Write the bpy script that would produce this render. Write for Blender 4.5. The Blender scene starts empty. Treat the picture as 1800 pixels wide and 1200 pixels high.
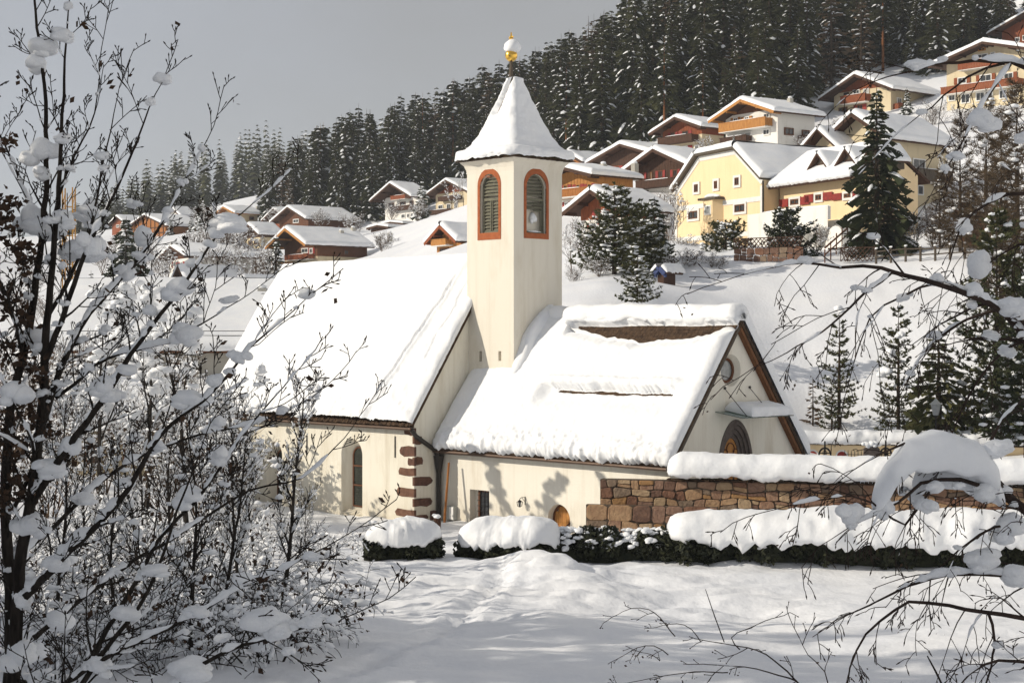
import bpy, bmesh, math, random
import numpy as np
from mathutils import Vector, Matrix
from mathutils.geometry import tessellate_polygon

sc = bpy.context.scene
COL = sc.collection
F = 2848.0            # focal length in pixels of the 1800 px wide photograph
CAMZ = 8.0
HOR = 590.0

# ------------------------------------------------------------------ camera
cam = bpy.data.cameras.new('camera')
cam.sensor_width = 36.0
cam.lens = F / 1800 * 36
cam.shift_y = -10 / 1800
cam.clip_start = 0.5
cam.clip_end = 6000
camo = bpy.data.objects.new('camera', cam)
camo.location = (0, 0, CAMZ)
camo.rotation_euler = (math.radians(90), 0, 0)
COL.objects.link(camo)
sc.camera = camo

# ------------------------------------------------------------------ sun, sky, exposure
SUN_EL = math.radians(25)
SUN_H = Vector((-0.992, -0.125)).normalized()          # horizontal direction towards the sun
sun = bpy.data.lights.new('sun', 'SUN')
sun.energy = 3.9
sun.angle = math.radians(0.5)
sun.color = (1.0, 0.91, 0.77)
suno = bpy.data.objects.new('sun', sun)
tosun = Vector((SUN_H.x * math.cos(SUN_EL), SUN_H.y * math.cos(SUN_EL), math.sin(SUN_EL)))
suno.rotation_euler = tosun.to_track_quat('Z', 'Y').to_euler()
suno.location = (-60, -30, 60)
COL.objects.link(suno)

world = bpy.data.worlds.new('World')
sc.world = world
world.use_nodes = True
wn = world.node_tree.nodes
wl = world.node_tree.links
wn.clear()
wo = wn.new('ShaderNodeOutputWorld')
sky = wn.new('ShaderNodeTexSky')
sky.sky_type = 'NISHITA'
sky.sun_disc = False
sky.sun_elevation = SUN_EL
sky.sun_rotation = math.atan2(SUN_H.x, SUN_H.y) % (2 * math.pi)
sky.altitude = 1300
bg1 = wn.new('ShaderNodeBackground')
bg1.inputs['Strength'].default_value = 0.09
wl.new(sky.outputs[0], bg1.inputs['Color'])
tc = wn.new('ShaderNodeTexCoord')
mp = wn.new('ShaderNodeMapping')
mp.inputs['Scale'].default_value = (1.0, 1.0, 1.6)
mp.inputs['Location'].default_value = (0.35, 0.1, 0.2)
wl.new(tc.outputs['Generated'], mp.inputs['Vector'])
nz = wn.new('ShaderNodeTexNoise')
nz.inputs['Scale'].default_value = 2.6
nz.inputs['Detail'].default_value = 5
nz.inputs['Roughness'].default_value = 0.5
wl.new(mp.outputs[0], nz.inputs['Vector'])
cr = wn.new('ShaderNodeValToRGB')
cr.color_ramp.elements[0].position = 0.3
cr.color_ramp.elements[0].color = (0.365, 0.352, 0.335, 1)
cr.color_ramp.elements[1].position = 0.7
cr.color_ramp.elements[1].color = (0.455, 0.465, 0.495, 1)
sx0 = wn.new('ShaderNodeSeparateXYZ'); wl.new(tc.outputs['Generated'], sx0.inputs[0])
sm0 = wn.new('ShaderNodeMath'); sm0.operation = 'MULTIPLY_ADD'; wl.new(sx0.outputs['X'], sm0.inputs[0]); sm0.inputs[1].default_value = -0.45; wl.new(nz.outputs['Fac'], sm0.inputs[2])
wl.new(sm0.outputs[0], cr.inputs['Fac'])
bg2 = wn.new('ShaderNodeBackground')
bg2.inputs['Strength'].default_value = 1.0
wl.new(cr.outputs['Color'], bg2.inputs['Color'])
mixw = wn.new('ShaderNodeMixShader')
mixw.inputs[0].default_value = 0.82
wl.new(bg1.outputs[0], mixw.inputs[1])
wl.new(bg2.outputs[0], mixw.inputs[2])
wl.new(mixw.outputs[0], wo.inputs['Surface'])

vs = sc.view_settings
vs.view_transform = 'Standard'
vs.look = 'None'
vs.exposure = 0.0
vs.gamma = 1.0
vs.use_curve_mapping = False
sc.render.engine = 'CYCLES'
sc.cycles.max_bounces = 6
sc.cycles.diffuse_bounces = 3
sc.cycles.glossy_bounces = 2
sc.cycles.transparent_max_bounces = 8
sc.cycles.volume_bounces = 1
sc.cycles.use_denoising = True

# ------------------------------------------------------------------ helpers
def P(px, py, d):
    return Vector(((px - 900) / F * d, d, CAMZ - (py - HOR) / F * d))

def _hash(i, j, k, seed):
    n = (i * 374761393 + j * 668265263 + k * 1274126177 + seed * 144665) & 0xFFFFFFFF
    n = ((n ^ (n >> 13)) * 1274126177) & 0xFFFFFFFF
    n = n ^ (n >> 16)
    return (n & 0xFFFF) / 65535.0

def vnoise(x, y, z, seed=0):
    x = np.asarray(x, float); y = np.asarray(y, float); z = np.asarray(z, float)
    x, y, z = np.broadcast_arrays(x, y, z)
    xi = np.floor(x).astype(np.int64); yi = np.floor(y).astype(np.int64); zi = np.floor(z).astype(np.int64)
    fx = x - xi; fy = y - yi; fz = z - zi
    fx = fx * fx * (3 - 2 * fx); fy = fy * fy * (3 - 2 * fy); fz = fz * fz * (3 - 2 * fz)
    r = 0
    for a in (0, 1):
        for b in (0, 1):
            for c in (0, 1):
                w = (fx if a else 1 - fx) * (fy if b else 1 - fy) * (fz if c else 1 - fz)
                r = r + w * _hash(xi + a, yi + b, zi + c, seed)
    return r * 2 - 1

def fbm(x, y, z=0.0, scale=1.0, octaves=3, seed=0):
    r = 0; amp = 1.0; f = 1.0 / scale
    for o in range(octaves):
        r = r + amp * vnoise(np.asarray(x) * f, np.asarray(y) * f, np.asarray(z) * f, seed + o * 17)
        amp *= 0.5; f *= 2.03
    return r

def sstep(a, b, x):
    t = np.clip((x - a) / (b - a), 0, 1)
    return t * t * (3 - 2 * t)

# ---- materials
def new_mat(name):
    m = bpy.data.materials.new(name)
    m.use_nodes = True
    n = m.node_tree.nodes
    return m, n, m.node_tree.links, n['Principled BSDF']

def mat(name, c1, c2=None, scale=5.0, rough=0.8, spec=0.3, bump=0.0, bscale=None, metallic=0.0, stretch=(1, 1, 1), detail=4, contrast=(0.35, 0.65)):
    m, n, l, b = new_mat(name)
    b.inputs['Roughness'].default_value = rough
    b.inputs['Metallic'].default_value = metallic
    b.inputs['Specular IOR Level'].default_value = spec
    if c2 is None:
        b.inputs['Base Color'].default_value = (*c1, 1)
    tcn = n.new('ShaderNodeTexCoord')
    mpn = n.new('ShaderNodeMapping')
    mpn.inputs['Scale'].default_value = stretch
    l.new(tcn.outputs['Object'], mpn.inputs['Vector'])
    if c2 is not None:
        t = n.new('ShaderNodeTexNoise')
        t.inputs['Scale'].default_value = scale
        t.inputs['Detail'].default_value = detail
        l.new(mpn.outputs[0], t.inputs['Vector'])
        r = n.new('ShaderNodeValToRGB')
        r.color_ramp.elements[0].position = contrast[0]
        r.color_ramp.elements[0].color = (*c1, 1)
        r.color_ramp.elements[1].position = contrast[1]
        r.color_ramp.elements[1].color = (*c2, 1)
        l.new(t.outputs['Fac'], r.inputs['Fac'])
        l.new(r.outputs['Color'], b.inputs['Base Color'])
    if bump > 0:
        t2 = n.new('ShaderNodeTexNoise')
        t2.inputs['Scale'].default_value = bscale or scale * 3
        t2.inputs['Detail'].default_value = 5
        l.new(mpn.outputs[0], t2.inputs['Vector'])
        bp = n.new('ShaderNodeBump')
        bp.inputs['Strength'].default_value = bump
        bp.inputs['Distance'].default_value = 0.05
        l.new(t2.outputs['Fac'], bp.inputs['Height'])
        l.new(bp.outputs[0], b.inputs['Normal'])
    return m

M = {}
M['snow'] = mat('snow', (0.84, 0.86, 0.89), (0.90, 0.91, 0.92), 1.2, 0.65, 0.25, 0.35, 7.0)
M['snow_rough'] = mat('snow_rough', (0.84, 0.86, 0.89), (0.90, 0.91, 0.92), 2.0, 0.6, 0.25, 0.8, 5.0)
M['snow_ground'] = mat('snow_ground', (0.83, 0.85, 0.89), (0.89, 0.90, 0.92), 0.3, 0.6, 0.25, 0.6, 5.0)
M['snow_dust'] = mat('snow_dust', (0.86, 0.88, 0.90), None, rough=0.7, spec=0.2)

def plaster(name, base, dirt, amount=0.5, streak=0.0):
    m, n, l, b = new_mat(name)
    b.inputs['Roughness'].default_value = 0.9
    b.inputs['Specular IOR Level'].default_value = 0.15
    tcn = n.new('ShaderNodeTexCoord')
    mp1 = n.new('ShaderNodeMapping'); mp1.inputs['Scale'].default_value = (1.0, 1.0, 0.25)
    l.new(tcn.outputs['Object'], mp1.inputs['Vector'])
    t1 = n.new('ShaderNodeTexNoise'); t1.inputs['Scale'].default_value = 0.9; t1.inputs['Detail'].default_value = 8; t1.inputs['Roughness'].default_value = 0.65
    l.new(mp1.outputs[0], t1.inputs['Vector'])
    r = n.new('ShaderNodeValToRGB')
    r.color_ramp.elements[0].position = 0.30; r.color_ramp.elements[0].color = (*dirt, 1)
    r.color_ramp.elements[1].position = 0.30 + 0.35 * amount; r.color_ramp.elements[1].color = (*base, 1)
    l.new(t1.outputs['Fac'], r.inputs['Fac'])
    l.new(r.outputs['Color'], b.inputs['Base Color'])
    if streak > 0:
        mp2 = n.new('ShaderNodeMapping'); mp2.inputs['Scale'].default_value = (2.6, 2.6, 0.14)
        l.new(tcn.outputs['Object'], mp2.inputs['Vector'])
        t3 = n.new('ShaderNodeTexNoise'); t3.inputs['Scale'].default_value = 1.3; t3.inputs['Detail'].default_value = 7; t3.inputs['Roughness'].default_value = 0.6
        l.new(mp2.outputs[0], t3.inputs['Vector'])
        r3 = n.new('ShaderNodeValToRGB'); r3.color_ramp.elements[0].position = 0.50; r3.color_ramp.elements[0].color = (0, 0, 0, 1); r3.color_ramp.elements[1].position = 0.78; r3.color_ramp.elements[1].color = (1, 1, 1, 1)
        l.new(t3.outputs['Fac'], r3.inputs['Fac'])
        sx_ = n.new('ShaderNodeSeparateXYZ'); l.new(tcn.outputs['Object'], sx_.inputs[0])
        mr = n.new('ShaderNodeMapRange'); mr.inputs['From Min'].default_value = 1.0; mr.inputs['From Max'].default_value = -0.8; mr.inputs['To Min'].default_value = 0; mr.inputs['To Max'].default_value = 1
        l.new(sx_.outputs['Z'], mr.inputs['Value'])
        t4 = n.new('ShaderNodeTexNoise'); t4.inputs['Scale'].default_value = 1.8; t4.inputs['Detail'].default_value = 7
        l.new(tcn.outputs['Object'], t4.inputs['Vector'])
        mu = n.new('ShaderNodeMath'); mu.operation = 'MULTIPLY'; l.new(mr.outputs[0], mu.inputs[0]); l.new(t4.outputs['Fac'], mu.inputs[1])
        ad = n.new('ShaderNodeMath'); ad.operation = 'MULTIPLY_ADD'; l.new(r3.outputs['Color'], ad.inputs[0]); ad.inputs[1].default_value = streak; l.new(mu.outputs[0], ad.inputs[2]); ad.use_clamp = True
        mx = n.new('ShaderNodeMixRGB'); l.new(ad.outputs[0], mx.inputs['Fac']); l.new(r.outputs['Color'], mx.inputs['Color1']); mx.inputs['Color2'].default_value = (dirt[0] * 0.72, dirt[1] * 0.68, dirt[2] * 0.62, 1)
        l.new(mx.outputs[0], b.inputs['Base Color'])
    t2 = n.new('ShaderNodeTexNoise'); t2.inputs['Scale'].default_value = 14; t2.inputs['Detail'].default_value = 6
    l.new(tcn.outputs['Object'], t2.inputs['Vector'])
    bp = n.new('ShaderNodeBump'); bp.inputs['Strength'].default_value = 0.25; bp.inputs['Distance'].default_value = 0.03
    l.new(t2.outputs['Fac'], bp.inputs['Height']); l.new(bp.outputs[0], b.inputs['Normal'])
    return m

M['church_plaster'] = plaster('church_plaster', (0.81, 0.77, 0.66), (0.66, 0.60, 0.48), 0.5, 0.4)
M['tower_plaster'] = plaster('tower_plaster', (0.79, 0.74, 0.635), (0.70, 0.64, 0.52), 0.5, 0.25)
M['chapel_plaster'] = plaster('chapel_plaster', (0.82, 0.78, 0.68), (0.70, 0.64, 0.53), 0.5, 0.32)
M['yellow_plaster'] = plaster('yellow_plaster', (0.87, 0.68, 0.42), (0.81, 0.62, 0.37), 0.5, 0.15)
M['white_plaster'] = plaster('white_plaster', (0.78, 0.76, 0.71), (0.66, 0.63, 0.57))
M['beige_plaster'] = plaster('beige_plaster', (0.66, 0.56, 0.38), (0.55, 0.46, 0.31))
M['grey_plaster'] = plaster('grey_plaster', (0.45, 0.43, 0.38), (0.35, 0.33, 0.29))
M['ochre_plaster'] = plaster('ochre_plaster', (0.66, 0.36, 0.10), (0.55, 0.30, 0.09))
M['pink_plaster'] = plaster('pink_plaster', (0.68, 0.48, 0.32), (0.58, 0.40, 0.26))
M['trim_white'] = mat('trim_white', (0.80, 0.79, 0.76), (0.72, 0.71, 0.68), 3, 0.8)
M['surround_red'] = mat('surround_red', (0.42, 0.13, 0.05), (0.34, 0.10, 0.04), 4, 0.85, 0.2, 0.2)

def wood(name, c1, c2, stretch=(6, 6, 1), scale=2.0, rough=0.75):
    return mat(name, c1, c2, scale, rough, 0.25, 0.25, scale * 4, stretch=stretch, contrast=(0.3, 0.7))
M['wood_orange'] = wood('wood_orange', (0.42, 0.17, 0.045), (0.25, 0.09, 0.02))
M['wood_bright'] = wood('wood_bright', (0.52, 0.25, 0.07), (0.36, 0.15, 0.04))
M['wood_dark'] = wood('wood_dark', (0.045, 0.022, 0.013), (0.085, 0.038, 0.02))
M['wood_brown'] = wood('wood_brown', (0.16, 0.065, 0.03), (0.10, 0.04, 0.018))
M['wood_red'] = wood('wood_red', (0.30, 0.085, 0.03), (0.18, 0.05, 0.02))
M['verge_brown'] = wood('verge_brown', (0.20, 0.085, 0.032), (0.12, 0.05, 0.02))
M['wood_grey'] = wood('wood_grey', (0.12, 0.095, 0.07), (0.07, 0.055, 0.04))
M['shutter_red'] = mat('shutter_red', (0.30, 0.03, 0.022), (0.22, 0.022, 0.018), 3, 0.6)
M['slat_green'] = mat('slat_green', (0.20, 0.19, 0.135), (0.14, 0.135, 0.10), 3, 0.85, stretch=(1, 1, 6))
M['shingle'] = mat('shingle', (0.040, 0.024, 0.015), (0.09, 0.055, 0.032), 5, 0.85, 0.2, 0.4)
M['shingle_tan'] = mat('shingle_tan', (0.17, 0.115, 0.05), (0.09, 0.06, 0.028), 5, 0.85, 0.2, 0.4)
M['metal_dark'] = mat('metal_dark', (0.05, 0.045, 0.04), None, rough=0.5, metallic=0.4)
M['metal_brown'] = mat('metal_brown', (0.10, 0.06, 0.04), (0.07, 0.045, 0.03), 4, rough=0.5, metallic=0.3)
M['iron'] = mat('iron', (0.025, 0.023, 0.022), None, rough=0.55, metallic=0.6)
M['gold'] = mat('gold', (0.85, 0.52, 0.10), None, rough=0.25, metallic=1.0)
M['glass_dark'] = mat('glass_dark', (0.02, 0.022, 0.024), (0.05, 0.055, 0.06), 2.0, 0.12, 0.6)
M['glass_lead'] = mat('glass_lead', (0.05, 0.06, 0.045), (0.09, 0.10, 0.08), 18.0, 0.25, 0.6)
M['glass_pale'] = mat('glass_pale', (0.34, 0.35, 0.34), (0.22, 0.23, 0.23), 3, 0.15, 0.6)
M['glass_green'] = mat('glass_green', (0.35, 0.5, 0.45), None, rough=0.08, spec=0.6)
M['glass_green'].node_tree.nodes['Principled BSDF'].inputs['Transmission Weight'].default_value = 0.85
M['curtain'] = mat('curtain', (0.55, 0.55, 0.52), (0.35, 0.35, 0.34), 4, 0.7, stretch=(8, 8, 1))
M['stone_door'] = mat('stone_door', (0.16, 0.13, 0.115), (0.11, 0.09, 0.08), 6, 0.85, 0.2, 0.4)
M['quoin_a'] = mat('quoin_a', (0.135, 0.072, 0.052), (0.20, 0.11, 0.075), 3.5, 0.95, 0.1, 0.9, 7)
M['quoin_b'] = mat('quoin_b', (0.10, 0.058, 0.045), (0.17, 0.09, 0.065), 3.5, 0.95, 0.1, 0.9, 7)
for i, (a, b) in enumerate([((0.34, 0.21, 0.125), (0.44, 0.29, 0.17)), ((0.27, 0.16, 0.105), (0.36, 0.23, 0.155)), ((0.38, 0.22, 0.10), (0.31, 0.175, 0.08)),
                            ((0.20, 0.145, 0.105), (0.27, 0.20, 0.14)), ((0.17, 0.09, 0.06), (0.24, 0.13, 0.085)), ((0.44, 0.32, 0.20), (0.36, 0.25, 0.155)),
                            ((0.135, 0.08, 0.06), (0.20, 0.12, 0.085)), ((0.30, 0.19, 0.135), (0.23, 0.14, 0.10))]):
    M['stone%d' % i] = mat('wall_stone_%d' % i, a, b, 4.0, 0.95, 0.1, 0.9, 9)
M['mortar'] = mat('mortar', (0.13, 0.10, 0.075), (0.08, 0.06, 0.045), 5, 0.95, 0.1, 0.5)
M['needle'] = mat('needle', (0.026, 0.036, 0.018), (0.062, 0.070, 0.030), 0.8, 0.85, 0.15)
M['needle_far'] = mat('needle_far', (0.036, 0.042, 0.022), (0.085, 0.085, 0.038), 0.3, 0.9, 0.1)
M['larch_twig'] = mat('larch_twig', (0.075, 0.052, 0.032), (0.12, 0.085, 0.05), 1.0, 0.9, 0.1)
M['needle_pine'] = mat('needle_pine', (0.045, 0.055, 0.022), (0.10, 0.095, 0.035), 1.2, 0.8, 0.2)
M['bark'] = mat('bark', (0.045, 0.033, 0.024), (0.09, 0.065, 0.045), 6, 0.9, 0.1, 0.5, stretch=(2, 2, 0.5))
M['bark_dark'] = mat('bark_dark', (0.016, 0.013, 0.011), (0.04, 0.033, 0.027), 8, 0.9, 0.1, 0.5, stretch=(2, 2, 0.5))
M['bark_orange'] = mat('bark_orange', (0.30, 0.12, 0.045), (0.16, 0.07, 0.03), 4, 0.9, 0.1, 0.4)
M['bark_birch'] = mat('bark_birch', (0.028, 0.02, 0.017), (0.055, 0.038, 0.03), 8, 0.85, 0.15)
M['twig_brown'] = mat('twig_brown', (0.07, 0.045, 0.03), (0.12, 0.08, 0.05), 5, 0.9, 0.1)
M['leaf_dry'] = mat('leaf_dry', (0.030, 0.020, 0.014), (0.075, 0.042, 0.024), 6, 0.85, 0.2)
M['hedge_leaf'] = mat('hedge_leaf', (0.014, 0.018, 0.010), (0.045, 0.048, 0.022), 2.5, 0.75, 0.25)
M['crane_yellow'] = mat('crane_yellow', (0.50, 0.26, 0.05), (0.38, 0.19, 0.04), 3, 0.6)
M['inscription'] = mat('inscription', (0.52, 0.22, 0.14), None, rough=0.9)
M['ornament'] = mat('ornament', (0.22, 0.13, 0.09), None, rough=0.9)
M['blue_edge'] = mat('blue_edge', (0.03, 0.05, 0.15), None, rough=0.6)
M['grey_box'] = mat('grey_box', (0.42, 0.43, 0.40), (0.36, 0.37, 0.35), 3, 0.6)

# ---- objects
def link(o, parent=None):
    COL.objects.link(o)
    if parent is not None:
        o.parent = parent
    return o

def mesh_obj(name, verts, faces, material, parent=None, smooth=False, loc=None):
    me = bpy.data.meshes.new(name)
    me.from_pydata([tuple(v) for v in verts], [], faces)
    if isinstance(material, (list, tuple)):
        for mm in material:
            me.materials.append(mm)
    else:
        me.materials.append(material)
    if smooth:
        me.polygons.foreach_set('use_smooth', [True] * len(me.polygons))
    me.update()
    o = bpy.data.objects.new(name, me)
    if loc is not None:
        o.location = loc
    return link(o, parent)

def tag(o, label=None, cat=None, group=None, kind=None):
    if label: o['label'] = label
    if cat: o['category'] = cat
    if group: o['group'] = group
    if kind: o['kind'] = kind
    return o

def thing(name, label, cat, loc=(0, 0, 0), rz=0.0, group=None):
    o = bpy.data.objects.new(name, None)
    o.empty_display_size = 0.5
    o.location = loc
    o.rotation_euler = (0, 0, rz)
    link(o)
    return tag(o, label, cat, group)

def copy_tree(o, parent=None):
    c = o.copy()
    COL.objects.link(c)
    if parent is not None:
        c.parent = parent
    for ch in o.children:
        copy_tree(ch, c)
    return c

class MB:
    def __init__(self):
        self.v = []; self.f = []
    def add(self, verts, faces):
        b = len(self.v)
        self.v.extend(verts)
        self.f.extend([tuple(i + b for i in f) for f in faces])
        return self
    def box(self, x0, x1, y0, y1, z0, z1):
        v = [(x0, y0, z0), (x1, y0, z0), (x1, y1, z0), (x0, y1, z0), (x0, y0, z1), (x1, y0, z1), (x1, y1, z1), (x0, y1, z1)]
        return self.add(v, [(0, 3, 2, 1), (4, 5, 6, 7), (0, 1, 5, 4), (1, 2, 6, 5), (2, 3, 7, 6), (3, 0, 4, 7)])
    def obox(self, o, ax, ay, az):
        o = Vector(o); ax = Vector(ax); ay = Vector(ay); az = Vector(az)
        v = [o, o + ax, o + ax + ay, o + ay, o + az, o + ax + az, o + ax + ay + az, o + ay + az]
        return self.add([tuple(p) for p in v], [(0, 3, 2, 1), (4, 5, 6, 7), (0, 1, 5, 4), (1, 2, 6, 5), (2, 3, 7, 6), (3, 0, 4, 7)])
    def bar(self, a, b, t, t2=None):
        a = Vector(a); b = Vector(b); d = (b - a)
        if d.length < 1e-6: return self
        dn = d.normalized()
        up = Vector((0, 0, 1)) if abs(dn.z) < 0.95 else Vector((1, 0, 0))
        s = dn.cross(up).normalized(); u = s.cross(dn)
        t2 = t2 or t
        return self.obox(a - s * t / 2 - u * t2 / 2, d, s * t, u * t2)
    def prism(self, poly, f0, f1):
        """poly: 2d list; f0,f1 map (a,b)->3d for front and back"""
        n = len(poly)
        v = [tuple(f0(*p)) for p in poly] + [tuple(f1(*p)) for p in poly]
        fs = [tuple(range(n)), tuple(range(2 * n - 1, n - 1, -1))]
        fs += [(i, n + i, n + (i + 1) % n, (i + 1) % n) for i in range(n)]
        return self.add(v, fs)
    def tube(self, pts, radii, k=5, cap=True):
        pts = [Vector(p) for p in pts]
        n = len(pts); b = len(self.v)
        prev = None
        for i, p in enumerate(pts):
            d = (pts[min(i + 1, n - 1)] - pts[max(i - 1, 0)])
            if d.length < 1e-9: d = Vector((0, 0, 1))
            d.normalize()
            if prev is None:
                ref = Vector((0, 0, 1)) if abs(d.z) < 0.9 else Vector((1, 0, 0))
                s = d.cross(ref).normalized()
            else:
                s = (prev - d * prev.dot(d))
                s = s.normalized() if s.length > 1e-6 else d.orthogonal().normalized()
            prev = s
            u = d.cross(s)
            r = radii[i] if hasattr(radii, '__len__') else radii
            for j in range(k):
                a = 2 * math.pi * j / k
                q = p + (s * math.cos(a) + u * math.sin(a)) * r
                self.v.append((q.x, q.y, q.z))
        for i in range(n - 1):
            for j in range(k):
                self.f.append((b + i * k + j, b + i * k + (j + 1) % k, b + (i + 1) * k + (j + 1) % k, b + (i + 1) * k + j))
        if cap:
            self.f.append(tuple(b + j for j in range(k - 1, -1, -1)))
            self.f.append(tuple(b + (n - 1) * k + j for j in range(k)))
        return self
    def build(self, name, material, parent=None, smooth=False):
        return mesh_obj(name, self.v, self.f, material, parent, smooth)

def grid_faces(nu, nv, closed_u=False):
    f = []
    for i in range(nu if closed_u else nu - 1):
        for j in range(nv - 1):
            a = i * nv + j; b = ((i + 1) % nu) * nv + j
            f.append((a, b, b + 1, a + 1))
    return f

def arch(x0, x1, z0, z1, n=10, pointed=False):
    """outline, counter-clockwise, flat bottom, arched top whose crown is z1"""
    cx = (x0 + x1) / 2; hw = (x1 - x0) / 2
    pts = [(x0, z0), (x1, z0)]
    if pointed:
        hh = hw * 1.5
        zs = z1 - hh
        for i in range(n + 1):
            t = i / n
            pts.append((x1 - hw * (1 - math.cos(t * math.pi / 2)) ** 0.85, zs + hh * math.sin(t * math.pi / 2)))
        for i in range(1, n + 1):
            t = 1 - i / n
            pts.append((x0 + hw * (1 - math.cos(t * math.pi / 2)) ** 0.85, zs + hh * math.sin(t * math.pi / 2)))
    else:
        zs = z1 - hw
        for i in range(2 * n + 1):
            a = math.pi * i / (2 * n)
            pts.append((cx + hw * math.cos(a), zs + hw * math.sin(a)))
    return pts

def holed_face(mb, outer, holes, to3):
    """front skin with holes + splayed reveals. holes: list of (front outline, back outline, depth). to3(a,b,depth)"""
    loops = [[Vector((a, b, 0)) for a, b in outer]] + [[Vector((a, b, 0)) for a, b in h[0]] for h in holes]
    tris = tessellate_polygon(loops)
    flat = [p for lp in loops for p in lp]
    mb.add([tuple(to3(p.x, p.y, 0)) for p in flat], [tuple(t) for t in tris])
    for fr, bk, dep in holes:
        n = len(fr)
        v = [tuple(to3(a, b, 0)) for a, b in fr] + [tuple(to3(a, b, dep)) for a, b in bk]
        mb.add(v, [(i, (i + 1) % n, n + (i + 1) % n, n + i) for i in range(n)])
        # dark back closes the hole well behind
        mb.add([tuple(to3(a, b, dep)) for a, b in bk], [tuple(range(n))])

def scale_outline(o, sx, sz, dx=0, dz=0):
    cx = sum(p[0] for p in o) / len(o); cz = sum(p[1] for p in o) / len(o)
    return [((p[0] - cx) * sx + cx + dx, (p[1] - cz) * sz + cz + dz) for p in o]

def ring(mb, outer, inner, to3, d0, d1):
    """solid band between two outlines with the same number of points, from depth d0 (front) to d1"""
    n = len(outer)
    v = [tuple(to3(a, b, d0)) for a, b in outer] + [tuple(to3(a, b, d0)) for a, b in inner] + \
        [tuple(to3(a, b, d1)) for a, b in outer] + [tuple(to3(a, b, d1)) for a, b in inner]
    f = []
    for i in range(n):
        j = (i + 1) % n
        f += [(i, j, n + j, n + i), (i, 2 * n + i, 2 * n + j, j), (n + i, n + j, 3 * n + j, 3 * n + i)]
    mb.add(v, f)

def edge_profile(length, r, nmid, ne=5):
    """positions along a span and a height factor: rounded rise at both ends"""
    pos = []; hf = []
    for i in range(ne + 1):
        a = math.pi / 2 * i / ne
        pos.append(r * (1 - math.sin(a) ** 0.9) * -0.0 + r * (1 - math.cos(a)) - 0.22 * r * math.sin(2 * a) * (1 if a < math.pi / 4 else 0.6)); hf.append(math.sin(a))
    for i in range(1, nmid):
        pos.append(r + (length - 2 * r) * i / nmid); hf.append(1)
    for i in range(ne, -1, -1):
        a = math.pi / 2 * i / ne
        pos.append(length - (r * (1 - math.cos(a)) - 0.22 * r * math.sin(2 * a) * (1 if a < math.pi / 4 else 0.6))); hf.append(math.sin(a))
    return np.array(pos), np.array(hf)

def roof_snow(name, parent, o, ax, ay, thick, nu=60, nv=40, r=0.3, rough=0.05, ragged=0.12, seed=0, mask=None, top_round=True, material=None, rscale=0.35, warp=None):
    """snow lying on the plane o + s*ax + t*ay (t=0 is the eave, t=1 the ridge)"""
    o = Vector(o); ax = Vector(ax); ay = Vector(ay)
    n = ax.cross(ay).normalized()
    if n.z < 0: n = -n
    L = ax.length; W = ay.length; axn = ax / L; ayn = ay / W
    pu, hu = edge_profile(L, r, nu); pv, hv = edge_profile(W, r, nv)
    if not top_round:
        hv[len(hv) // 2:] = 1.0
        k = len(pv) // 2
        pv[k:] = np.linspace(pv[k], W, len(pv) - k)
    U, V = np.meshgrid(pu, pv, indexing='ij'); H = np.outer(hu, hv)
    if warp is not None: V = warp(U, V, W)
    jit = fbm(U, V, 0, 0.22, 3, seed + 5) * ragged
    eave = np.clip(1 - V / 0.8, 0, 1)
    V2 = V - np.abs(jit) * eave * (1 - 0.3 * H) + ragged * 0.5 * eave
    big = fbm(U, V, 0, 2.2, 2, seed) * 0.13
    fine = fbm(U, V, 0, rscale, 3, seed + 9) * rough * (0.16 + 1.0 * np.clip(1 - V / 1.3, 0, 1))
    T = thick * H * (1 + big) + fine * np.sqrt(np.clip(H, 0, 1))
    if mask is not None:
        mk = mask(U / L, V / W, U, V)
        T = T * mk - 0.05 * (mk < 0.02)
    T = T + 0.015
    V2 = V2
    pts = np.array(o)[None, None, :] + U[..., None] * np.array(axn) + V2[..., None] * np.array(ayn) + T[..., None] * np.array(n)
    nu_, nv_ = U.shape
    verts = pts.reshape(-1, 3).tolist()
    faces = grid_faces(nu_, nv_)
    # underside
    b = len(verts)
    cs = [pts[0, 0], pts[-1, 0], pts[-1, -1], pts[0, -1]]
    me = mesh_obj(name, verts, faces, material or M['snow'], parent, True)
    return me

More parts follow.
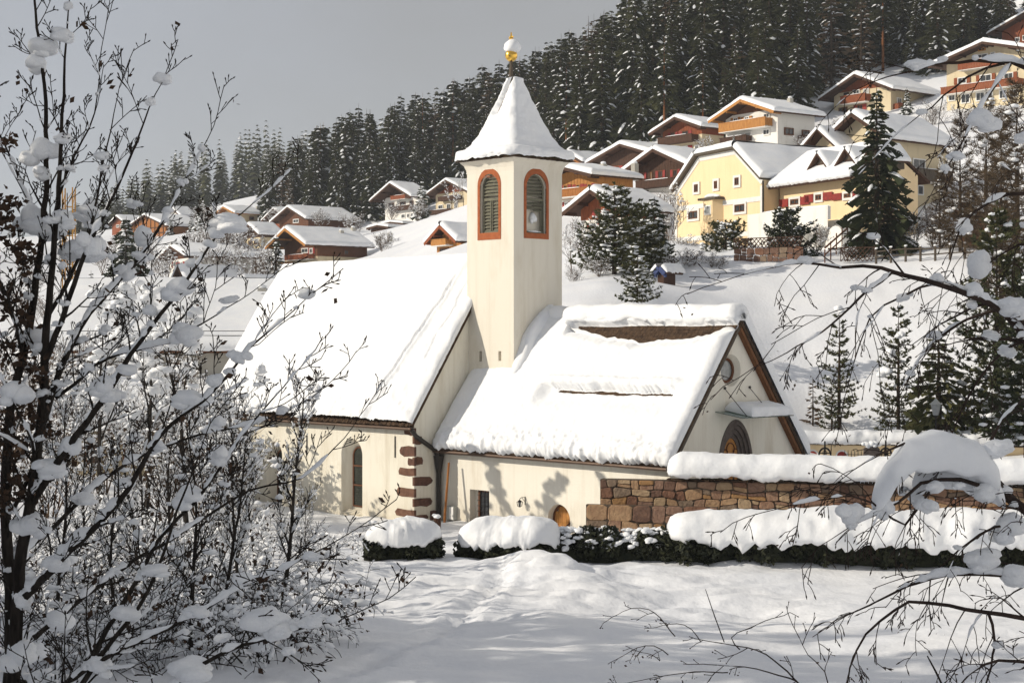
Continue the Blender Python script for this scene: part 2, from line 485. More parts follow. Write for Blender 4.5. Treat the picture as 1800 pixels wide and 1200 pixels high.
def snow_bank(name, parent, path, hw, h, seed=0, nu=90, nv=18, rough=0.05, ragged=0.1, endr=0.8, sag=0.35, skew=0.0, material=None, big=0.12):
    """long rounded bank of snow along a path of (x,y,z) points (z = underside)"""
    path = [np.array(p, float) for p in path]
    seg = [np.linalg.norm((path[i + 1] - path[i])[:2]) for i in range(len(path) - 1)]
    tot = sum(seg); acc = np.concatenate([[0], np.cumsum(seg)])
    arr = np.array(path)
    ss = np.concatenate([np.linspace(0, endr, 8)[:-1], np.linspace(endr, tot - endr, nu), np.linspace(tot - endr, tot, 8)[1:]])
    C = np.stack([np.interp(ss, acc, arr[:, k]) for k in range(3)], 1)
    tg = np.gradient(C, axis=0); tg[:, 2] = 0; tg /= np.linalg.norm(tg, axis=1)[:, None]
    sd = np.stack([tg[:, 1], -tg[:, 0], 0 * tg[:, 0]], 1)
    dend = np.minimum(ss, tot - ss)
    e = np.sqrt(np.clip(1 - (1 - np.clip(dend / endr, 0, 1)) ** 2, 0, 1))
    ph = np.linspace(-0.22 * math.pi, 1.22 * math.pi, nv)
    cx = np.sign(np.cos(ph)) * np.abs(np.cos(ph)) ** 0.75
    cz = np.where(np.sin(ph) > 0, np.abs(np.sin(ph)) ** 0.8, -sag * np.abs(np.sin(ph)))
    E = e[:, None]
    hwa = np.interp(ss, np.linspace(0, tot, len(hw)), hw)[:, None] if hasattr(hw, '__len__') else hw
    ha = np.interp(ss, np.linspace(0, tot, len(h)), h)[:, None] if hasattr(h, '__len__') else h
    bn = fbm(ss, ss * 0 + seed, 0, 2.0, 3, seed)[:, None] * big
    off = cx[None, :] * hwa * (0.25 + 0.75 * E) * (1 + bn)
    z = (cz[None, :] + skew * cx[None, :]) * ha * (0.3 + 0.7 * E) * (1 + bn)
    pts = C[:, None, :] + sd[:, None, :] * off[..., None]
    pts[..., 2] += z
    nn = fbm(pts[..., 0], pts[..., 1], pts[..., 2], 0.4, 3, seed + 3) * rough + fbm(pts[..., 0], pts[..., 1], pts[..., 2], 1.4, 2, seed + 6) * rough * 1.5
    pts[..., 2] += nn
    pts += sd[:, None, :] * (nn * cx[None, :])[..., None]
    rg = fbm(ss[:, None] * 1.0 + 0 * cx[None, :], cx[None, :] * 0.2, 0, 0.35, 3, seed + 8)
    low = np.clip(-cz / max(sag, 0.01) + 0.25, 0, 1)[None, :]
    pts[..., 2] += rg * ragged * low
    nu_, nv_ = pts.shape[:2]
    verts = pts.reshape(-1, 3).tolist()
    faces = grid_faces(nu_, nv_)
    faces += [tuple(range(nv_ - 1, -1, -1)), tuple((nu_ - 1) * nv_ + j for j in range(nv_))]
    faces += [((i) * nv_, (i) * nv_ + nv_ - 1, (i + 1) * nv_ + nv_ - 1, (i + 1) * nv_) for i in range(nu_ - 1)]
    return mesh_obj(name, verts, faces, material or M['snow'], parent, True)

# lumps of snow, shared
def ico(sub):
    bm = bmesh.new()
    bmesh.ops.create_icosphere(bm, subdivisions=sub, radius=1.0)
    v = np.array([tuple(x.co) for x in bm.verts]); f = [tuple(x.index for x in fc.verts) for fc in bm.faces]
    bm.free()
    return v, f
ICO = {1: ico(1), 2: ico(2), 3: ico(3), 4: ico(4)}

def lump_arrays(seed, sub=3, amp=0.35, flat=0.8):
    v, f = ICO[sub]
    n = fbm(v[:, 0] + seed * 7.3, v[:, 1], v[:, 2], 0.9, 3, seed)
    w = v * (1 + amp * n)[:, None]
    w[:, 2] *= flat
    w[:, 2] = np.where(w[:, 2] < 0, w[:, 2] * 0.7, w[:, 2])
    return w, f

LUMPS = []
SMOOTH = []
for i in range(16):
    r_ = random.Random(100 + i)
    mb_ = MB()
    nb = 2 + i % 3
    am = 0.28 if i < 8 else 0.2
    for k in range(nb + 1):
        w, f = lump_arrays(i * 5 + k, 3, am, 0.92)
        s = 0.8 if k == 0 else r_.uniform(0.3, 0.68)
        off = np.array([0, 0, 0]) if k == 0 else np.array([r_.uniform(-1, 1), r_.uniform(-1, 1) * 0.8, r_.uniform(-0.8, 0.6)]) * 0.75
        mb_.add((w * s + off).tolist(), f)
    me = bpy.data.meshes.new('snow_clump')
    me.from_pydata(mb_.v, [], mb_.f)
    me.materials.append(M['snow'])
    me.polygons.foreach_set('use_smooth', [True] * len(me.polygons))
    (LUMPS if i < 8 else SMOOTH).append(me)

def clump(parent, loc, s, rng, sq=(1, 1, 1), smooth=None):
    fam = SMOOTH if (s > 0.17 if smooth is None else smooth) else LUMPS
    o = bpy.data.objects.new('snow_clump', fam[rng.randrange(len(fam))])
    o.location = loc
    o.rotation_euler = (rng.uniform(-0.15, 0.15), rng.uniform(-0.25, 0.25), rng.uniform(0, 6.28))
    o.scale = (s * sq[0], s * sq[1], s * sq[2])
    return link(o, parent)

# ================================================================== TERRAIN
CP = [  # (px, py, depth) of the ground
    (300, 1200, 38), (900, 1200, 38), (1500, 1200, 38), (-600, 1200, 38), (2400, 1180, 38),
    (250, 1020, 52), (600, 1000, 57), (900, 990, 59), (1200, 988, 60), (1600, 985, 60), (2100, 960, 60), (0, 1000, 54), (-500, 960, 55),
    (620, 915, 77), (690, 930, 72.5), (770, 935, 70), (830, 940, 68), (900, 940, 67), (960, 945, 66.5), (1030, 950, 65), (900, 960, 64), (760, 960, 64), (1100, 950, 63.5), (560, 930, 74), (1350, 880, 66), (1550, 850, 70), (1800, 870, 68),
    (450, 918, 74), (300, 880, 74), (100, 860, 74), (-300, 840, 76), (200, 800, 92), (420, 760, 92), (900, 800, 82), (1200, 800, 78),
    (1430, 830, 84), (1600, 825, 84), (1750, 820, 82), (2000, 780, 84), (1470, 752, 93), (1600, 762, 91), (1750, 765, 90),
    (1400, 620, 101), (1600, 620, 99), (1300, 640, 98), (1800, 600, 98), (1400, 510, 112), (1600, 500, 110), (1800, 480, 110), (2200, 430, 115),
    (1350, 466, 121), (1500, 462, 118), (1680, 450, 115), (1186, 436, 158), (1342, 432, 143), (1500, 434, 135), (1620, 350, 165), (1540, 440, 125),
    (1000, 530, 100), (1090, 497, 104), (1200, 496, 112), (1120, 532, 97), (900, 560, 98), (1000, 480, 122), (1090, 480, 120),
    (1040, 410, 142), (1010, 372, 162), (1100, 375, 165), (1165, 342, 176), (1090, 302, 216), (1205, 266, 206), (1320, 270, 196), (1510, 200, 226), (1740, 192, 206), (1800, 300, 160),
    (1830, 90, 236), (1000, 290, 230), (900, 330, 230),
    (790, 447, 171), (700, 440, 210), (570, 478, 226), (700, 392, 290), (790, 394, 276), (640, 410, 255), (800, 520, 130), (650, 520, 140),
    (445, 436, 260), (515, 412, 290), (405, 396, 340), (310, 421, 360), (258, 419, 350), (205, 412, 390), (318, 488, 220), (440, 548, 180), (325, 506, 190), (215, 604, 117),
    (300, 690, 104), (450, 660, 104), (150, 690, 108), (0, 640, 115), (50, 560, 170), (0, 520, 260), (120, 480, 300), (-300, 560, 200), (-300, 480, 400),
    (470, 337, 450), (385, 386, 430), (440, 345, 560), (300, 385, 560), (150, 420, 560), (50, 436, 700), (-200, 440, 700), (250, 400, 480), (480, 330, 620),
    (500, 385, 330), (620, 372, 370), (620, 370, 430), (760, 345, 320), (760, 300, 390), (900, 285, 300), (900, 240, 385), (1000, 250, 275), (1000, 200, 360),
    (1100, 220, 270), (1100, 150, 350), (1250, 175, 250), (1250, 70, 335), (1450, 120, 255), (1450, 0, 325), (1650, 80, 265), (1650, -60, 325), (1800, 20, 270), (1800, -130, 335), (2300, 0, 230), (2300, -300, 330),
]
XYZ = [tuple(P(*c)) for c in CP]
XYZ += [(0, 25, 0.2), (-12, 26, 0.2), (14, 26, 0.2), (0, 12, 3.2), (-10, 12, 3.0), (10, 12, 3.0), (0, 0, 6.2), (-12, 0, 6.0), (12, 0, 6.0), (0, -30, 7.5), (-40, -20, 6), (40, -20, 7), (-40, 30, 1.0), (40, 30, 1.5), (-40, 60, 1.2), (45, 60, 1.5),
        (120, 100, 45), (160, 220, 95), (180, 400, 150), (60, 480, 84), (30, 440, 68), (0, 480, 58), (90, 700, 100), (40, 380, 74), (-60, 500, 55), (-120, 100, 2), (-120, 300, 25), (-250, 500, 40), (-400, 900, 55), (0, 900, 90), (300, 900, 280), (-1200, 1500, 60), (0, 1800, 120), (1200, 1500, 400), (-1500, 0, 20), (1500, 0, 300), (0, -800, 60)]
XYZ = np.array(XYZ)
_c2 = 5.0 ** 2
def _phi(r2): return np.sqrt(r2 + _c2)
_n = len(XYZ)
_A = np.zeros((_n + 1, _n + 1))
_A[:_n, :_n] = _phi((XYZ[:, None, 0] - XYZ[None, :, 0]) ** 2 + (XYZ[:, None, 1] - XYZ[None, :, 1]) ** 2) - np.eye(_n) * 0.6
_A[:_n, _n] = 1; _A[_n, :_n] = 1
_w = np.linalg.solve(_A, np.concatenate([XYZ[:, 2], [0]]))

def ground_z(x, y):
    x = np.asarray(x, float); y = np.asarray(y, float)
    sh = x.shape
    x = x.ravel(); y = y.ravel()
    out = np.empty(x.size)
    for i in range(0, x.size, 20000):
        a = x[i:i + 20000]; b = y[i:i + 20000]
        out[i:i + 20000] = _phi((a[:, None] - XYZ[None, :, 0]) ** 2 + (b[:, None] - XYZ[None, :, 1]) ** 2) @ _w[:_n] + _w[_n]
    near = np.exp(-((y - 48) / 16.0) ** 2)
    sc_ = sstep(46, 52, y) * sstep(-16, -10, x) * (1 - sstep(6, 12, x))
    out += near * (0.17 * fbm(x * 0.6 + y * 0.25, y, 0, 3.2, 3, 3) + (0.07 + 0.10 * sc_) * fbm(x * 0.5 + y * 0.5, y - x * 0.3, 0, 1.0, 3, 9) + (0.012 + 0.03 * sc_) * fbm(x, y, 0, 0.45, 2, 19))
    # ploughed-up ridge running down from the hedge
    rx = 1.0 + (59 - y) * 0.22
    out += 0.55 * np.exp(-((x - rx) / 1.6) ** 2) * sstep(47, 57, y) * (1 - sstep(58.5, 60, y)) * (1 + 0.4 * fbm(x, y, 0, 0.9, 2, 4))
    far = sstep(85, 130, y)
    out += far * 0.5 * fbm(x, y, 0, 14, 3, 21)
    out += sstep(86, 100, y) * (1 - sstep(120, 150, y)) * 0.18 * fbm(x, y, 0, 4, 3, 31)
    lxx = (x - 0.08) * 0.695 - (y - 75.0) * 0.719; lyy = (x - 0.08) * 0.719 + (y - 75.0) * 0.695
    k_ = sstep(-20, -15, lxx) * (1 - sstep(11, 14, lxx)) * sstep(-9.5, -7.0, lyy) * (1 - sstep(0, 2, lyy))
    out = out * (1 - k_) + k_ * (-0.62 + 0.10 * fbm(x, y, 0, 1.6, 3, 77))
    tx_ = -2.2 + 0.9 * np.sin(y * 0.16) + (y - 48) * 0.18
    tr_ = np.exp(-((x - tx_) / 0.38) ** 2) * sstep(36, 39, y) * (1 - sstep(57, 60, y))
    out -= 0.16 * tr_ * (0.55 + 0.45 * np.sin(y * 8.5 + 1.5 * np.sign(x - tx_))) 
    out += 0.05 * np.exp(-((np.abs(x - tx_) - 0.6) / 0.2) ** 2) * sstep(36, 39, y) * (1 - sstep(57, 60, y)) * (1 + fbm(x, y, 0, 0.3, 2, 88))
    # the far mountain levels off
    out = np.where(out > 110, 110 + 35 * np.tanh((out - 110) / 35), out)
    return out.reshape(sh)

def gz(x, y): return float(ground_z(np.array([x]), np.array([y]))[0])

def axis(core0, core1, step, lo, hi, g):
    a = list(np.arange(core0, core1, step))
    s = step; p = core0
    left = []
    while p > lo:
        s *= g; p -= s; left.append(p)
    s = step; p = a[-1]; right = []
    while p < hi:
        s *= g; p += s; right.append(p)
    return np.array(left[::-1] + a + right)

gx = axis(-20, 24, 0.16, -1600, 1600, 1.06)
gy = axis(37, 63, 0.15, -300, 2000, 1.035)
GX, GY = np.meshgrid(gx, gy, indexing='ij')
GZ = ground_z(GX, GY)
ground = mesh_obj('snow_ground', np.stack([GX, GY, GZ], -1).reshape(-1, 3).tolist(), grid_faces(len(gx), len(gy)), M['snow_ground'], None, True)
tag(ground, 'snow covered ground sloping up behind the church', None, None, 'structure')

# ================================================================== CHURCH
TX, TY = 0.08, 75.0
CA, SA = 0.695, 0.719
def LX(px, Y):
    t = (px - 900) / F
    return (t * (TY + CA * Y) - TX - SA * Y) / (CA + SA * t)
def LY(px, X):
    t = (px - 900) / F
    return (t * (TY - SA * X) - TX - CA * X) / (SA - CA * t)
def LZ(py, X, Y):
    return CAMZ - (py - HOR) / F * (TY - SA * X + CA * Y)
church = thing('church', 'cream church with a snow capped bell tower, steep nave and lower chapel', 'church', (TX, TY, 0), -math.atan2(SA, CA))
rng = random.Random(7)

# ---- nave
NX0, NX1 = -19.6, -3.1          # walls
NYC, NZC = -3.74, 3.87          # roof eave edge
NYR, NZR = 1.6, 11.69           # ridge
NYW = -3.4
slopeN = (NZR - NZC) / (NYR - NYC)
mb = MB()
holes = []
win_specs = []
for (pa, pb, ga, gb, pt, pbm, gt, gbm) in [(600, 637, 617, 637, 770, 902, 795, 893), (468, 496, 479, 496, 776, 905, 800, 896)]:
    xa, xb = LX(pa, NYW), LX(pb, NYW)
    zt = LZ(pt, (xa + xb) / 2, NYW); zb = LZ(pbm, (xa + xb) / 2, NYW)
    dep = 0.55
    w0, w1 = xa + 0.34, xb - 0.34
    fo = arch(xa, xb, zb, zt); bo = arch(w0, w1, zb + 0.28, zt - 0.42)
    holes.append((fo, bo, dep)); win_specs.append((w0, w1, zb + 0.28, zt - 0.42, dep))
to3 = lambda a, b, d: (a, NYW + d, b)
zt_w = NZC + slopeN * (NYW - NYC) - 0.12
holed_face(mb, [(NX0, -1.6), (NX1, -1.6), (NX1, zt_w), (NX0, zt_w)], holes, to3)
# gables and back
YB = 2 * NYR - NYW
for X in (NX0, NX1):
    mb.add([(X, NYW, -1.6), (X, YB, -1.6), (X, YB, zt_w), (X, NYR, NZR - 0.2), (X, NYW, zt_w)], [(0, 1, 2, 3, 4)])
mb.add([(NX0, YB, -1.6), (NX1, YB, -1.6), (NX1, YB, zt_w), (NX0, YB, zt_w)], [(0, 1, 2, 3)])
nave = mb.build('nave_wall', M['church_plaster'], church)
for (w0, w1, z0, z1, dep) in win_specs:
    t3 = lambda a, b, d, D=dep: (a, NYW + D - 0.12 + d, b)
    oo = arch(w0 + 0.01, w1 - 0.01, z0 + 0.01, z1 - 0.01); ii = arch(w0 + 0.07, w1 - 0.07, z0 + 0.07, z1 - 0.07)
    mb = MB(); ring(mb, oo, ii, t3, 0, 0.07)
    h = z1 - z0
    for k in (0.36, 0.68):
        mb.box(w0 + 0.05, w1 - 0.05, NYW + dep - 0.125, NYW + dep - 0.05, z0 + h * k - 0.035, z0 + h * k + 0.035)
    wf = mb.build('nave_window', M['wood_brown'], church)
    mb = MB(); mb.add([tuple(t3(a, b, 0.05)) for a, b in ii], [tuple(range(len(ii)))])
    mb.build('pane', M['glass_lead'], wf)
    mb = MB()
    nx_ = 5
    for k in range(1, nx_ * 2):
        xx = w0 + (w1 - w0) * k / (nx_ * 2)
        ztop = z1 - 0.1 - 0.4 * abs(k / nx_ - 1) ** 2
        mb.bar((xx, NYW + dep - 0.08, z0 + 0.05), (xx, NYW + dep - 0.08, ztop), 0.014)
    for k in range(1, 24):
        zz = z0 + 0.05 + (h - 0.35) * k / 24
        mb.bar((w0 + 0.06, NYW + dep - 0.08, zz), (w1 - 0.06, NYW + dep - 0.08, zz), 0.014)
    mb.build('lead_lattice', M['iron'], wf)
    mb = MB()
    mb.prism([(w0 - 0.3, 0), (w1 + 0.3, 0), (w1, 1), (w0, 1)], lambda a, b: (a, NYW + b * (dep - 0.02), z0 - 0.3 + b * 0.28), lambda a, b: (a, NYW + b * (dep - 0.02), z0 - 0.33 + b * 0.28))
    mb.build('sill', M['beige_plaster'], wf)
# roof: slabs, verge board, gutter
def roof_slab(name, parent, X0, X1, Ye, Ze, Yr, Zr, th, material, courses=True, mirror=False):
    mb = MB()
    n = Vector((0, -(Zr - Ze), (Yr - Ye))).normalized()
    if n.z < 0: n = -n
    mb.obox((X0, Ye, Ze) , (X1 - X0, 0, 0), (0, Yr - Ye, Zr - Ze), tuple(-n * th))
    return mb.build(name, material, parent)
NR0, NR1 = NX0 - 0.3, -2.92
roofN = roof_slab('nave_roof', church, NR0, NR1, NYC, NZC, NYR, NZR, 0.14, M['shingle'])
roof_slab('nave_roof', church, NR0, NR1, 2 * NYR - NYC, NZC, NYR, NZR, 0.14, M['shingle'])
# ragged ends of the shingles under the snow along eave and verge
def shingle_edge(parent, a, b, outv, n, width, proj, seed, name='shingle_edge'):
    r = random.Random(seed); a = Vector(a); b = Vector(b); L = (b - a).length; d = (b - a) / L
    mb = MB(); s = 0
    outv = Vector(outv).normalized(); n = Vector(n).normalized()
    while s < L:
        w = width * r.uniform(0.7, 1.3)
        p = proj * r.uniform(0.4, 1.2)
        mb.obox(a + d * s - outv * 0.3 + n * r.uniform(-0.01, 0.03), d * (w * 0.9), outv * (0.3 + p), n * 0.035)
        s += w
    o = mb.build(name, M['shingle'], parent); o['kind'] = 'stuff'
    return o
nN = Vector((0, -(NZR - NZC), (NYR - NYC))).normalized()
dN = Vector((0, NYC - NYR, NZC - NZR)).normalized()
shingle_edge(church, (NR0, NYC, NZC), (NR1, NYC, NZC), dN, nN, 0.16, 0.08, 1)
shingle_edge(church, (NR1, NYC, NZC), (NR1, NYR, NZR), (1, 0, 0), nN, 0.2, 0.06, 2)
def crack(u, v, U, V):
    # a shallow break running obliquely near the right verge
    L = NR1 - NR0
    xc = L - 3.3 + 1.9 * (v * 1.0) ** 0.8 + 0.10 * fbm(V, V * 0, 0, 1.0, 3, 66)
    m = 1 - 0.55 * np.exp(-((U - xc) / 0.05) ** 2) * sstep(0.05, 0.15, v) * sstep(0, 0.15, 0.93 - v)
    right = sstep(0, 0.35, U - xc)
    m = m - 0.28 * right
    x2 = L - 1.15 + 0.6 * v + 0.12 * fbm(V, V * 0, 0, 0.8, 3, 67)
    m = m - 0.30 * np.exp(-((U - x2) / 0.05) ** 2) * sstep(0.3, 0.45, v)
    m = m + right * 0.10 * fbm(U * 1.2 + V * 0.9, V * 0.5 - U * 0.4, 0, 0.5, 3, 68)
    return m
roof_snow('snow_cover', church, (NR0 - 0.1, NYC - 0.06, NZC - 0.03), (NR1 - NR0 + 0.16, 0, 0), (0, NYR - NYC + 0.08, NZR - NZC + 0.1), 0.42, 260, 110, 0.38, 0.08, 0.14, 11, crack, False, rscale=0.22)
roof_snow('snow_cover', church, (NR0 - 0.1, 2 * NYR - NYC + 0.06, NZC - 0.03), (NR1 - NR0 + 0.16, 0, 0), (0, -(NYR - NYC + 0.08), NZR - NZC + 0.1), 0.42, 60, 30, 0.38, 0.05, 0.2, 12, None, False)
# gutter and downpipes
mb = MB(); mb.tube([(NR0, NYC - 0.05, NZC - 0.16), (NR1 + 0.05, NYC - 0.05, NZC - 0.16)], 0.075, 8)
mb.bar((NR0, NYC + 0.12, NZC - 0.10), (NR1, NYC + 0.12, NZC - 0.10), 0.06, 0.2)
mb.build('gutter', M['metal_brown'], church)

# quoin stones on the near corner of the nave gable: (side, px0, px1, py0, py1)
QS = [('l', 711, 725, 750, 764), ('r', 725, 742, 766, 781), ('l', 703, 725, 782, 800), ('r', 725, 743, 803, 817), ('l', 717, 725, 804, 818), ('l', 701, 725, 820, 834), ('r', 725, 759, 838, 855),
      ('l', 698, 725, 855, 871), ('r', 725, 759, 875, 891), ('l', 696, 725, 892, 905), ('r', 725, 752, 906, 914), ('l', 706, 725, 907, 914), ('r', 756, 772, 896, 915)]
qi = 0
for side, a, b, p0, p1 in QS:
    r = random.Random(qi + 40)
    if side == 'l':
        x0, x1 = LX(a, NYW), NX1 + 0.03
        z1, z0 = LZ(p0, x0, NYW), LZ(p1, x0, NYW)
        f0 = lambda u, w: (u, NYW - 0.012 - 0.02 * r.random(), w)
        f1 = lambda u, w: (u, NYW + 0.1, w)
    else:
        x0, x1 = max(LY(a, NX1), NYW - 0.02), LY(b, NX1)
        z1, z0 = LZ(p0, NX1, x0), LZ(p1, NX1, x0)
        f0 = lambda u, w: (NX1 + 0.012 + 0.02 * r.random(), u, w)
        f1 = lambda u, w: (NX1 - 0.1, u, w)
    dx = x1 - x0; dz = z1 - z0
    poly = [(x0 + dx * .03, z0 + dz * r.uniform(0, .28)), (x0 + dx * .3, z0 + dz * r.uniform(-.1, .1)), (x0 + dx * .65, z0 + dz * r.uniform(-.08, .14)), (x1, z0 + dz * r.uniform(0, .1)), (x1, z1 - dz * r.uniform(0, .1)),
            (x0 + dx * .6, z1 + dz * r.uniform(-.12, .06)), (x0 + dx * .1, z1 - dz * r.uniform(0, .18)), (x0 - dx * r.uniform(0, .06), z0 + dz * .5)]
    if side == 'r':
        poly = [(x0 + (x1 - q[0]), q[1]) for q in poly][::-1]
    mb = MB(); mb.prism(poly, f0, f1)
    mb.build('quoin_stone', M['quoin_a' if qi % 2 else 'quoin_b'], church)
    qi += 1
# wall tie irons
for px in (540, 695):
    X = LX(px, NYW); mb = MB()
    z = LZ(782 if px == 540 else 785, X, NYW)
    mb.bar((X, NYW - 0.03, z + 0.5), (X, NYW - 0.03, z - 0.5), 0.035)
    mb.build('wall_anchor', M['iron'], church)

# ---- tower
TW = 3.2
TZ = 16.25
def tower_face(mb, holes, to3):
    holed_face(mb, [(0, 3.5), (TW, 3.5), (TW, TZ - 0.55), (0, TZ - 0.55)], holes, to3)
tl = lambda a, b, d: (a - TW, d, b)             # left (near) face, a along +X
tr = lambda a, b, d: (-d, a, b)                 # right face, a along +Y
# openings from the photograph
def front_rect(pa, pb, p0, p1):
    xa, xb = LX(pa, 0) + TW, LX(pb, 0) + TW
    return xa, xb, LZ(p1, (xa + xb) / 2 - TW, 0), LZ(p0, (xa + xb) / 2 - TW, 0)
def side_rect(pa, pb, p0, p1):
    ya, yb = LY(pa, 0), LY(pb, 0)
    return ya, yb, LZ(p1, 0, (ya + yb) / 2), LZ(p0, 0, (ya + yb) / 2)
wl_ = front_rect(844, 876.5, 306, 409)
wr_ = side_rect(925, 960, 306, 410)
sl = [front_rect(842, 847, 617, 635), front_rect(876, 881, 617, 634)]
mb = MB()
lo = arch(*wl_); ro = arch(*wr_)
hl = [(lo, lo, 0.42)]
for s in sl:
    q = [(s[0], s[2]), (s[1], s[2]), (s[1], s[3]), (s[0], s[3])]
    hl.append((q, q, 0.5))
holed_face(mb, [(0, 3.5), (TW, 3.5), (TW, TZ - 0.6), (0, TZ - 0.6)], hl, tl)
holed_face(mb, [(0, 3.5), (TW, 3.5), (TW, TZ - 0.6), (0, TZ - 0.6)], [(ro, ro, 0.42)], tr)
mb.add([(-TW, 0, 3.5), (-TW, TW, 3.5), (-TW, TW, TZ - 0.6), (-TW, 0, TZ - 0.6)], [(0, 1, 2, 3)])
mb.add([(0, TW, 3.5), (-TW, TW, 3.5), (-TW, TW, TZ - 0.6), (0, TW, TZ - 0.6)], [(0, 1, 2, 3)])
# coved cornice
prof = [(0.0, TZ - 0.6), (0.03, TZ - 0.4), (0.10, TZ - 0.2), (0.22, TZ - 0.06), (0.26, TZ)]
b0 = len(mb.v)
for e, z in prof:
    mb.v += [(-TW - e, -e, z), (e, -e, z), (e, TW + e, z), (-TW - e, TW + e, z)]
for i in range(len(prof) - 1):
    for j in range(4):
        mb.f.append((b0 + i * 4 + j, b0 + i * 4 + (j + 1) % 4, b0 + (i + 1) * 4 + (j + 1) % 4, b0 + (i + 1) * 4 + j))
mb.f.append(tuple(b0 + (len(prof) - 1) * 4 + j for j in range(4)))
tower = mb.build('tower_wall', M['tower_plaster'], church)
# belfry openings with painted surround and louvres
def belfry(rect, outer_rect, t3, state):
    oo = arch(*outer_rect); ii = arch(*rect)
    mb = MB(); ring(mb, oo, ii, t3, -0.025, 0.06)
    w = mb.build('belfry_window', M['surround_red'], church)
    x0, x1, z0, z1 = rect
    zs = z1 - (x1 - x0) / 2; hw = (x1 - x0) / 2; cx = (x0 + x1) / 2
    dep = 0.16
    fo = arch(x0 + 0.0, x1, z0, z1); fi = arch(x0 + 0.1, x1 - 0.1, z0 + 0.1, z1 - 0.1)
    mb = MB(); ring(mb, fo, fi, t3, dep, dep + 0.08)
    zmid = z0 + (z1 - z0) * 0.57
    mb.obox(t3(x0 + 0.02, zmid - 0.06, dep - 0.01), Vector(t3(x1 - 0.02, 0, 0)) - Vector(t3(x0 + 0.02, 0, 0)), Vector(t3(0, 0, 0.09)) - Vector(t3(0, 0, 0)), (0, 0, 0.13))
    mb.build('louvre_frame', M['slat_green'], w)
    dv = Vector(t3(0, 0, 1)) - Vector(t3(0, 0, 0))
    def slat(a, b, z, tilt=0.11, hh=0.085, mat_=None):
        mb = MB()
        p = Vector(t3(a, z, dep + 0.10)); 
        ax = Vector(t3(b, z, dep + 0.10)) - p
        mb.obox(p, ax, -dv * 0.10 + Vector((0, 0, -tilt)), (0, 0, 0.03))
        return mb.build('louvre_slat', mat_ or M['slat_green'], w)
    n = 6
    for k in range(n):
        z = zmid + 0.14 + (z1 - zmid - 0.22) * (k + 0.5) / n
        half = hw - 0.09
        if z > zs: half = max(0.12, math.sqrt(max(0.0, (hw) ** 2 - (z - zs) ** 2)) - 0.08)
        slat(cx - half, cx + half, z + 0.06)
    if state == 'closed':
        for (a, b) in ((x0 + 0.09, cx - 0.03), (cx + 0.03, x1 - 0.09)):
            mb = MB()
            for aa in (a, b - 0.05):
                mb.obox(t3(aa, z0 + 0.08, dep - 0.03), Vector(t3(aa + 0.05, 0, 0)) - Vector(t3(aa, 0, 0)), dv * 0.06, (0, 0, zmid - z0 - 0.12))
            mb.build('shutter_stile', M['slat_green'], w)
            for k in range(9):
                slat(a + 0.05, b - 0.05, z0 + 0.2 + (zmid - z0 - 0.24) * k / 8.6, 0.12)
    else:
        for k in range(3):
            slat(cx - 0.02, x1 - 0.09, zmid - 0.12 - 0.16 * k, 0.12)
        slat(x0 + 0.12, cx - 0.04, zmid - 0.14, 0.12); slat(x0 + 0.12, cx - 0.04, zmid - 0.32, 0.15)
        mb = MB()
        for aa in (x1 - 0.2, x1 - 0.1):
            mb.obox(t3(aa, z0 + 0.08, dep), Vector(t3(aa + 0.05, 0, 0)) - Vector(t3(aa, 0, 0)), dv * 0.05, (0, 0, zmid - z0 - 0.1))
        mb.build('shutter_stile', M['slat_green'], w)
        # snow blown into the broken shutter and onto the sill
        o = clump(w, Vector(t3(cx + 0.06, z0 + 0.72, 0.3)), 0.2, random.Random(3), (1, 1, 1.9))
        o = bpy.data.objects.new('snow_clump', LUMPS[0]); o.location = t3(cx, z0 + 0.08, 0.16); o.scale = (0.15, 0.5, 0.07); link(o, w)
    return w
belfry(wl_, (wl_[0] - 0.16, wl_[1] + 0.16, wl_[2] - 0.33, wl_[3] + 0.27), tl, 'closed')
belfry(wr_, (wr_[0] - 0.16, wr_[1] + 0.16, wr_[2] - 0.26, wr_[3] + 0.27), tr, 'broken')
# faint painted inscription and ornament under the eave
def text_mesh(name, body, size, parent, to3, a, b, material):
    cu = bpy.data.curves.new('text', 'FONT'); cu.body = body; cu.size = size; cu.align_x = 'CENTER'; cu.extrude = 0.003
    tmp = bpy.data.objects.new('text', cu); COL.objects.link(tmp)
    dg = bpy.context.evaluated_depsgraph_get(); dg.update()
    me = bpy.data.meshes.new_from_object(tmp.evaluated_get(dg))
    bpy.data.objects.remove(tmp); bpy.data.curves.remove(cu)
    for v in me.vertices:
        v.co = Vector(to3(a + v.co.x, b + v.co.y, -0.006 - v.co.z))
    me.materials.clear(); me.materials.append(material)
    o = bpy.data.objects.new(name, me)
    return link(o, parent)
cxl = (wl_[0] + wl_[1]) / 2
text_mesh('inscription', 'RENOVIERT', 0.17, church, tl, cxl - 0.12, TZ - 0.60, M['inscription'])
text_mesh('inscription', 'Anno 1903 - 1963', 0.15, church, tl, cxl - 0.05, TZ - 0.82, M['inscription'])
for o in church.children:
    if o.name.startswith('inscription'): o['kind'] = 'stuff'
mb = MB(); rr = random.Random(5)
for k in range(26):
    a = rr.uniform(-0.38, 0.38); zz = rr.uniform(-0.11, 0.11) * (1 - (a / 0.42) ** 2)
    aa = (wr_[0] + wr_[1]) / 2 + 0.18 + a
    mb.prism([(aa - .035, -.012), (aa, -.025), (aa + .035, 0), (aa, .025)], lambda p, q: tr(p, TZ - 0.62 + zz + q, -0.012), lambda p, q: tr(p, TZ - 0.62 + zz + q, 0.01))
mb.build('painted_ornament', M['ornament'], church)
